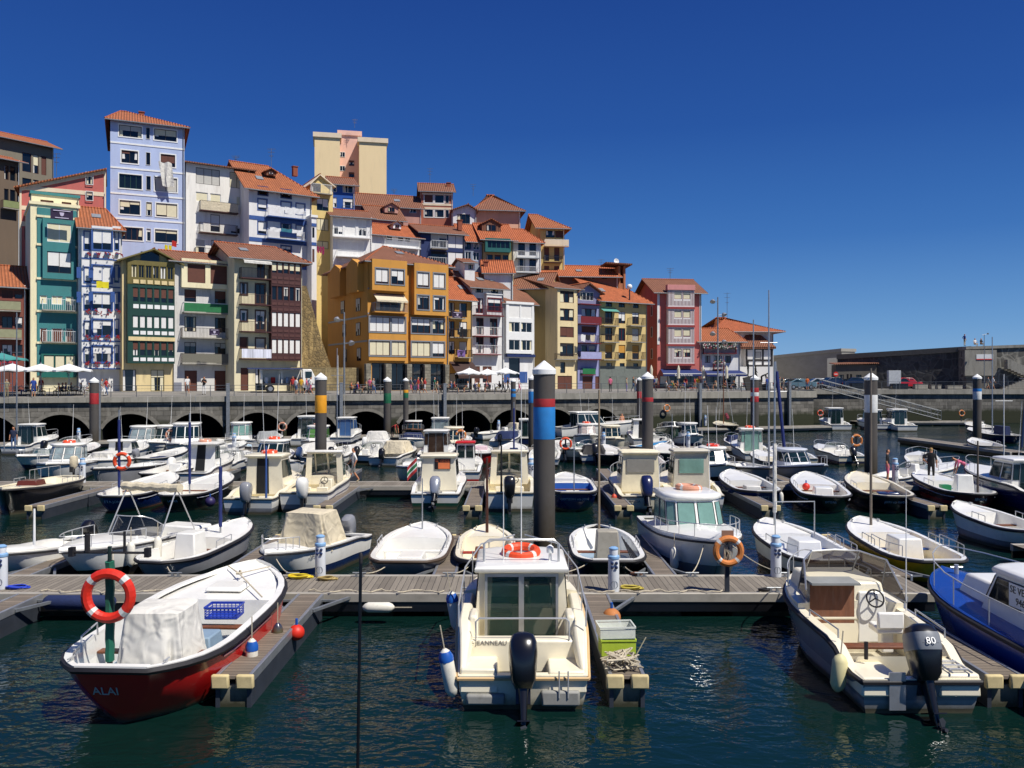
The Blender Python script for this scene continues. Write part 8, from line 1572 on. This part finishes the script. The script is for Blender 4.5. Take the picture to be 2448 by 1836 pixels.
t = thing('notice_box', 'grey utility cabinet standing before the dark sea wall', 'cabinet', (*at(2137, 119.5).xy, PZ)); MB().box(-.85, .85, -.3, .3, .4, 2.6).build('cabinet', mat('light_grey_metal', '#b4b7b9', .5), t, bevel=.02); MB().box(-.6, .6, -.2, .2, 0, .398).build('plinth', CONC, t)
for i, (px, wd, h_, m, l) in enumerate(((2150, 2.2, .75, 'k', 'black harbour box at the quay edge near the white banded pile'), (2060, 3.0, .8, 'k', 'black harbour box behind the gangway'), (2200, 1.8, .7, 'c', 'pale concrete block by the black harbour box'), (2228, .5, .55, 'c', 'small leaning concrete block on the far quay'), (2243, .5, .55, 'c', 'second small concrete block on the far quay'), (2280, 2.1, .5, 'c', 'low round edged concrete bench on the far quay'))):
    t = thing('harbour_box' if m == 'k' else 'concrete_block', l, 'box' if m == 'k' else 'block', (*at(px, 118.8).xy, 4.59)); MB().box(-wd / 2, wd / 2, -.35, .35, 0, h_).build('body', BLACK if m == 'k' else CONC, t, bevel=.06); MB().box(-wd / 2 - .03, wd / 2 + .03, -.38, .38, h_ + .002, h_ + .06).build('lid', BLACK if m == 'k' else CONC, t)
t = thing('road_sign', 'round red no entry sign by the parked cars', 'road sign', (*at(1998, 119).xy, PZ)); MB().tube([(0, 0, 0), (0, 0, 2.4)], .035, 6).build('post', GALV, t); M = frame_of((0, -.05, 2.1), (1, 0, 0), (0, -1, 0)); d_ = MB().lathe([(.33, 0), (.33, .02)], 20, M=M).build('disc', RED, t); MB().box(-.22, .22, -.08, -.072, 2.05, 2.15).build('bar', FR['w'], d_)
for px, y, pose, tp, bt, fc, l in ((2306, 1, 'hips', 'blue', 'beige', 100, 'man in a blue jacket standing on top of the sea wall'), (2331, 0, 'sit', 'white', 'beige', 10, 'person in white sitting on top of the sea wall'), (2346, 0, 'sit', 'black', 'khaki', 20, 'person in dark top sitting beside another on the sea wall')): person(l, (*at(px, 122.5).xy, 10.75 if pose != 'sit' else 10.6), pose, tp, bt, 1, fc, 1.0, 'long')
for px, tp, l in ((2362, 'grey', 'woman in grey walking below the stone stairs'), (2374, 'white', 'woman in white walking below the stone stairs')): person(l, (*at(px, 118.6).xy, 4.6), 'walk', tp, 'beige', 1, 90, 1, 'skin')
t = thing('lamp_mast', 'slim grey mast with instruments beside the sea wall stairs', 'mast', (*at(2353, 119).xy, 4.6)); MB().tube([(0, 0, 0), (0, 0, 7.6)], .06, 6, r1=.04).build('pole', GALV, t); q = MB(); q.tube([(-.3, 0, 7.5), (.5, 0, 7.7)], .03, 5); q.box(.4, .6, -.08, .08, 7.6, 7.8); q.build('instrument_arm', GALV, t)
# gangway
a, b_ = Vector((*at(1962, 113).xy, 4.75)), Vector((*at(2246, 110.6).xy, .75)); d = b_ - a; L = math.hypot(d.x, d.y); t = thing('gangway', 'long aluminium truss gangway sloping down to the pontoon', 'gangway', a, math.atan2(d.y, d.x)); sl_ = d.z / L; n = 12
for s in (-.65, .65):
    q = MB(); P = lambda x, z: (x, s, x * sl_ + z)
    for z in (0, .55, 1.15): q.tube([P(0, z), P(L, z)], .05 if z != .55 else .03, 5)
    for i in range(n + 1): x = L * i / n; q.tube([P(x, 0), P(x, 1.15)], .035, 4)
    for i in range(n): x0, x1 = L * i / n, L * (i + 1) / n; q.tube([P(x0, 0 if i % 2 else 1.15), P(x1, 1.15 if i % 2 else 0)], .03, 4)
    q.build('side_truss', mat('gangway_grey', '#74787b', .55, .3, var=.12), t)
MB().loft([[(0, -.6, -.03), (0, .6, -.03), (0, .6, .02), (0, -.6, .02)], [(L, -.6, d.z - .03), (L, .6, d.z - .03), (L, .6, d.z + .02), (L, -.6, d.z + .02)]]).build('deck', GALV, t)

# ---------------------------------------------------------------- things on the walkways
PW, PBL = mat('pedestal_white', '#d6dade', .4, var=.04, dirt=.12), mat('pedestal_blue', '#7fa6cc', .4)
def pedestal(label, p, rz=0, k=1.0):
    t = thing('power_pedestal', label, 'power pedestal', p, R(rz), 'service pedestals on the walkways'); t.scale = (k, k, k)
    MB().lathe([(.13, 0), (.135, .02), (.13, .72), (.125, .78)], 20).build('column', PW, t); MB().lathe([(.14, .782), (.142, .8), (.14, .84), (.12, .86)], 20).build('collar', PBL, t); MB().lathe([(.1, .862), (.105, .98), (.1, 1.0)], 20).build('lantern', PW, t); MB().lathe([(.112, 1.002), (.112, 1.03), (.06, 1.06)], 20).build('cap', PBL, t)
    for x in (-.05, .05):
        for z in (.6, .7): M = frame_of((x, -.12, z), (1, 0, 0), (0, -1, -.3)); MB().lathe([(.035, 0), (.035, .04), (.02, .05)], 10, M=M).build('socket', mat('socket_navy', '#24345c', .5), t)
    M = frame_of((0, -.128, .18), (1, 0, 0), (0, -1, 0)); q = MB().torus(.085, .006, 22, 4, M); q.box(-.005, .005, -.137, -.13, .1, .26); q.build('round_mark', mat('mark_grey', '#5a6470'), t)
for px, D, l in ((766, 21.95, 'white power pedestal with yellow hose at its foot by the beige covered boat'), (1467, 20.35, 'white power pedestal at the front edge beside the cream cabin boat'), (1855, 21.9, 'white power pedestal beside the white boat with the hoop'), (4, 20.6, 'white power pedestal at the left frame edge beside the blue rope')): pedestal(l, pon(px, D))
for px, D, l in ((2140, 42.5, 'power pedestal beside the woman in black top'), (197, 42.5, 'power pedestal beside the lifebuoy on the blue mast'), (1660, 42.5, 'power pedestal behind the canvas boats'), (1270, 42.5, 'power pedestal just behind the largest pile'), (1645, 65.2, 'power pedestal by the green hulled decked boat'), (1443, 65, 'power pedestal by the open lid motorboat'), (560, 63.5, 'power pedestal by the compact pilot house boat'), (1192, 85.5, 'power pedestal below the last full arches'), (1686, 99, 'power pedestal below the guide post'), (1100, 64.5, 'power pedestal by the red hulled boat'), (188, 70.5, 'power pedestal under the first arch')): pedestal(l, pon(px, D), 0, 1.15)
def coil(label, p, m, r0=.3, n=5, r=.018, name='hose_coil', cat='hose'):
    P = []
    for i in range(n * 16): a = i / 16 * 2 * math.pi; rr = r0 * (.75 + .28 * math.sin(i * .37)) ; P.append((rr * math.cos(a), rr * .62 * math.sin(a) , r + .012 * (i / 16) + .01 * math.sin(i)))
    o = MB().tube(P, r, 5).build(name, m, None); o.location = p; return tag(o, label, cat)
YH = mat('yellow_hose', '#d9bf2a', .5, var=.1); coil('bright yellow hose coiled at a pedestal by the beige covered boat', pon(722, 21.7), YH, .34); coil('tan hose coiled at a pedestal by the beige covered boat', pon(785, 21.5), mat('tan_hose', '#a58f55', .6), .28, 4); coil('yellow hose coiled at the pedestal beside the cream cabin boat', pon(1515, 20.5), mat('dull_yellow_hose', '#b5a440', .6), .3); coil('brown rope coiled on a cleat behind the steel box boat', pon(1523, 22.0), mat('brown_rope', '#6b4a3a', .9), .16, 4, .02, 'rope_coil', 'rope'); coil('bright blue rope heap at the left end of the main walkway', pon(45, 20.6), mat('blue_rope', '#2340b5', .8), .3, 4, .015, 'rope_coil', 'rope'); coil('black cable heap at the front edge near the open cream motorboat', pon(1830, 20.3), RUBBER, .16, 4, .02, 'cable_coil', 'cable')
def ringstand(label, p, m, Rr=.37, h=1.05, ln=True):
    t = thing('lifebuoy_stand', label + ' stand', 'lifebuoy stand', p); MB().box(-.05, .05, -.04, .04, 0, h + .35).build('post', DKST, t); MB().box(-.14, .14, -.07, -.041, h + .25, h + .42).build('bracket', mat('bracket_brown', '#8a6a55', .7), t)
    lifebuoy(label, (p[0], p[1] - .13, p[2] + h - .05), Rr, .075, m)
    if ln: q = MB(); q.tube([(.1 * math.sin(k * .7), -.1 - .01 * (k % 2), h - .3 + .45 * abs(math.sin(k * .45))) for k in range(40)], .009, 4); q.build('throw_line', ROPE, t)
OLD = mat('worn_orange', '#c9793a', .7, var=.15, dirt=.3); ringstand('worn orange lifebuoy on the post at the edge of the main walkway', pon(1738, 20.25), OLD)
for px, D, l, m in ((1352, 55, 'orange lifebuoy beside the largest pile', ORANGE), (410, 64.2, 'faded lifebuoy before the large pilot house cruiser', FADED), (676, 76, 'pale lifebuoy under the fourth arch', FADED), (1102, 64, 'tan lifebuoy behind the red hulled boat', OLD), (2046, 58, 'worn lifebuoy near the white banded pile', OLD), (2298, 110, 'tan lifebuoy on the gangway pontoon', OLD), (1960, 110.2, 'orange lifebuoy casing beside the new white cruiser', ORANGE)): p = at(px, D); p.z = PHZ; ringstand(l, p, m, .42, 1.1, False)
p = qp(qs(1590), -.4, 2.6); lifebuoy('worn lifebuoy hanging by ropes on the quay wall', p, .45, .09, OLD, (R(90), 0, QA))
fender('long white sausage fender lashed under the front edge of the walkway', on(905, 1452, .38), .62, .12, FEND, R(90)); fender('long navy sausage fender lashed under the front edge of the walkway', on(190, 1440, .42), 1.6, .17, NCANVAS, R(90)); buoy('red ball buoy hanging beside the finger pontoon of the red boat', on(709, 1512, .45), .16, RED); buoy('weathered orange ball hanging beside the finger pontoon of the cream boat', on(1462, 1476, .45), .2, mat('weathered_orange', '#b5713a', .7, dirt=.4)); fender('grey fender with black end at the tip of the finger pontoon', on(1500, 1604, .25), .5, .14, PGRY, .5, RUBBER)
crate('white fish crate stacked on a lime crate on the finger pontoon', (1.9, 15.75, PHZ + .3), R(4), mat('white_plastic', '#cfd2c8', .5, dirt=.2), .62, .45, .18, True); crate('lime green fish crate under the white crate', (1.92, 15.7, PHZ), R(2), mat('lime_plastic', '#a9bf3a', .5), .6, .44, .26, True)
q = MB(); q.tube([(.35 * math.sin(k * 1.31) * (.6 + .4 * math.sin(k * .37)), .4 * math.cos(k * 1.07) * (.7 + .3 * math.cos(k * .53)), .03 + .09 * (1 + math.sin(k * .77))) for k in range(120)], .015, 4); o = q.build('rope_heap', ROPE, None); o.location = (1.9, 14.95, PHZ); tag(o, 'tangled grey rope heap at the end of the finger pontoon', 'rope')
t = thing('thin_pole', 'thin black pole rising from the water close to the camera', 'pole', at(853, 9.5)); MB().tube([(-.03, 0, -1.5), (.045, 0, 3.58)], .018, 7).build('shaft', BLACK, t); MB().lathe([(.022, 3.5), (.022, 3.6), (.01, 3.62)], 8, (.045, 0, 0)).build('tip', RUBBER, t)
# cleats and mooring lines along the main walkway
k = 0
LN = [((-10.2, 21.9), (-10.7, 23.0, .95), 'white speedboat'), ((-8.6, 21.9), (-9.3, 23.0, .7), 'white boat with the tall box'), ((-5.6, 21.9), (-6.3, 22.9, .8), 'beige covered boat'), ((-3.9, 21.9), (-3.2, 23.1, .7), 'round nosed white boat'), ((-1.6, 21.9), (-1.0, 23.2, .7), 'small cream boat'), ((.9, 21.9), (2.2, 23.2, .7), 'steel box boat'), ((3.3, 21.9), (2.9, 23.2, .7), 'steel box boat, second line'), ((4.6, 21.9), (5.2, 23.2, 1.15), 'cruiser facing the walkway'), ((6.9, 21.9), (5.9, 23.2, 1.15), 'cruiser facing the walkway, second line'), ((7.6, 21.9), (8.3, 23.2, .7), 'white boat with the hoop'), ((9.6, 21.9), (9.0, 23.2, .7), 'white boat with the hoop, second line'), ((-5.9, 20.3), (-5.7, 19.6, 1.1), 'red boat bow'), ((-7.2, 20.3), (-6.6, 19.5, 1.1), 'red boat bow, second line'), ((-1.0, 20.3), (-.3, 19.6, 1.25), 'cream cabin boat'), ((1.0, 20.3), (.5, 19.6, 1.25), 'cream cabin boat, second line'), ((6.2, 20.3), (6.6, 19.6, 1.1), 'open cream motorboat')]
for (x, y), e, l in LN:
    t = thing('dock_cleat', 'grey dock cleat holding the line of the ' + l, 'cleat', (x, y, PHZ + .012), 0); q = MB(); q.box(-.1, -.05, -.03, .03, 0, .07); q.box(.05, .1, -.03, .03, 0, .07); q.tube([(-.17, 0, .08), (.17, 0, .08)], .022, 6); q.build('horn', GALV, t); MB().box(-.14, .14, -.05, .05, -.008, .0).build('foot', GALV, t)
    a, b_ = Vector((x, y, PHZ + .09)), Vector(e); P = [a.lerp(b_, i / 8) - Vector((0, 0, .12 * math.sin(math.pi * i / 8))) for i in range(9)]; o = MB().tube(P, .014, 5).build('mooring_line', ROPE, None); tag(o, 'pale mooring line tied to the ' + l, 'rope')
for i, (x, l) in enumerate(((-9.5, 'slack rope lying along the front edge near the red boat'), (-3.2, 'slack rope lying along the front edge near the cream cabin boat'), (3.4, 'slack rope lying along the front edge past the pedestal'))):
    o = MB().tube([(x - 1.6 + 3.2 * j / 30, 20.2 + .09 * math.sin(j * .8 + i) + .04 * math.sin(j * 2.1), PHZ + .03 + .015 * (1 + math.sin(j * 1.7))) for j in range(31)], .016, 5).build('slack_rope', ROPE, None); tag(o, l, 'rope')
# tall masts standing among the boats
def mastobj(label, px, D, z0, z1, r, m, lean=0.0, wrap=None):
    t = thing('mast', label, 'mast', at(px, D, z0)); MB().tube([(0, 0, 0), (lean, 0, z1 - z0)], r, 7, r1=r * .6).build('spar', m, t); MB().tube([(lean * .7 - .5, 0, (z1 - z0) * .7), (lean * .7 + .5, 0, (z1 - z0) * .7)], .02, 5).build('spreader', m, t)
    if wrap: MB().tube([(lean * f, 0, (z1 - z0) * f) for f in (.05, .3, .6, .9)], r + .05, 7).build('rolled_sail', wrap, t)
mastobj('tall silver mast reaching above the tavern roof', 1838, 50, .7, 10.9, .06, ALU); mastobj('leaning mast with spiral blue sail near the tall silver mast', 1878, 52, .7, 6.8, .05, ALU, -.6, SAILB); mastobj('grey steel mast at the left of the terrace', 40, 66, .7, 10.9, .07, GALV); mastobj('thin mast near the left frame edge', 10, 60, .7, 7.5, .04, ALU); mastobj('dark navy leaning mast at the right frame edge', 2442, 62, .7, 8.0, .09, NAVY, .5); mastobj('thin white mast beyond the right cabin boat', 2400, 50, .8, 6.0, .035, FR['w']); mastobj('slim pole mast behind the yellow banded pile', 806, 72, .8, 8.4, .045, ALU)
# banners and flags on the house fronts
BNM = mat('purple_banner', '#2a1c3a', .85); LIL = mat('lilac_banner', '#7a5f9c', .85); LT2 = mat('banner_print', '#b9afc4', .8)
def banner(label, crop, x0, x1, y0, y1, D, th, m, crest=True):
    px = crop[0] + x0 / crop[2]; z1, z0 = (CH - (crop[1] + y / crop[2] - HY) * D / F for y in (y0, y1)); w_ = (x1 - x0) / crop[2] * D / F / math.cos(R(th) * .9); t = thing('banner', label, 'banner', at(px, D, z0), R(th)); h_ = z1 - z0; W2 = w_
    MB().grid([[(W2 * i / 8, .02 * math.sin(i * 1.3), h_ * j / 4 + .03 * math.sin(i * .8) * (j > 2)) for i in range(9)] for j in range(5)]).build('cloth', m, t)
    if crest: q = MB(); c = W2 / 2; q.prism([(c - h_ * .2, h_ * .68), (c + h_ * .2, h_ * .68), (c + h_ * .15, h_ * .4), (c, h_ * .3), (c - h_ * .15, h_ * .4)], -.06, -.045); q.box(W2 * .12, W2 * .88, -.06, -.045, h_ * .8, h_ * .88); q.box(W2 * .2, W2 * .8, -.06, -.045, h_ * .12, h_ * .2); q.build('crest_print', LT2 if m is BNM else BNM, t)
for l, c, x0, x1, y0, y1, D, th, m in (('dark purple crest banner across the top of the teal house', cA, 555, 750, 1095, 1210, 86.5, 33, BNM), ('dark purple crest banner on the loggia balcony', cD, 555, 648, 950, 1020, 90, 34, BNM), ('dark purple crest banner on the orange building balcony', cG, 912, 1018, 685, 758, 98, 31, BNM), ('wine crest banner between windows of the orange building', cG, 935, 1012, 1008, 1068, 98.5, 31, mat('wine_banner', '#6b2438', .85)), ('dark purple crest banner on the narrow ochre house', cG, 1572, 1682, 758, 828, 108.4, 33, BNM), ('lilac crest banner on the lowest ochre balcony', cG, 1630, 1714, 1185, 1258, 109, 33, LIL), ('navy banner on the blue trimmed house balcony', cC, 1055, 1220, 1168, 1235, row(668) + 12, 34, NAVY), ('navy banner on the brown gallery house balcony', cD, 1105, 1190, 890, 945, 93.5, 35, NAVY), ('lilac banner on the dark teal glazed house', cE, 1285, 1335, 725, 760, 128, 14, LIL), ('yellow flag on the faceted bay tower', cB, 1062, 1172, 425, 498, 86.8, 30, MAT_L[3]), ('white pennant on the faceted bay tower', cB, 1075, 1155, 722, 785, 86.8, 30, MAT_L[0]), ('red crest banner on the terrace corner house', cB, -30, 140, 1255, 1345, 84.5, 33, mat('red_banner', '#a3303a', .85))): banner(l, c, x0, x1, y0, y1, D, th, m, m in (BNM, LIL) or 'wine' in l or 'red' in l)
t = thing('lamp_globe', 'round white globe lamp beside the yellow house roof', 'lamp', (*at(1505, 126).xy, 18.0)); MB().tube([(0, 0, -1), (0, 0, 1.2)], .09, 6).build('stem', BLACK, t); MB().lathe([(.4 * math.cos(R(a)), 1.6 + .4 * math.sin(R(a))) for a in range(-90, 91, 18)], 14).build('globe', FR['w'], t)
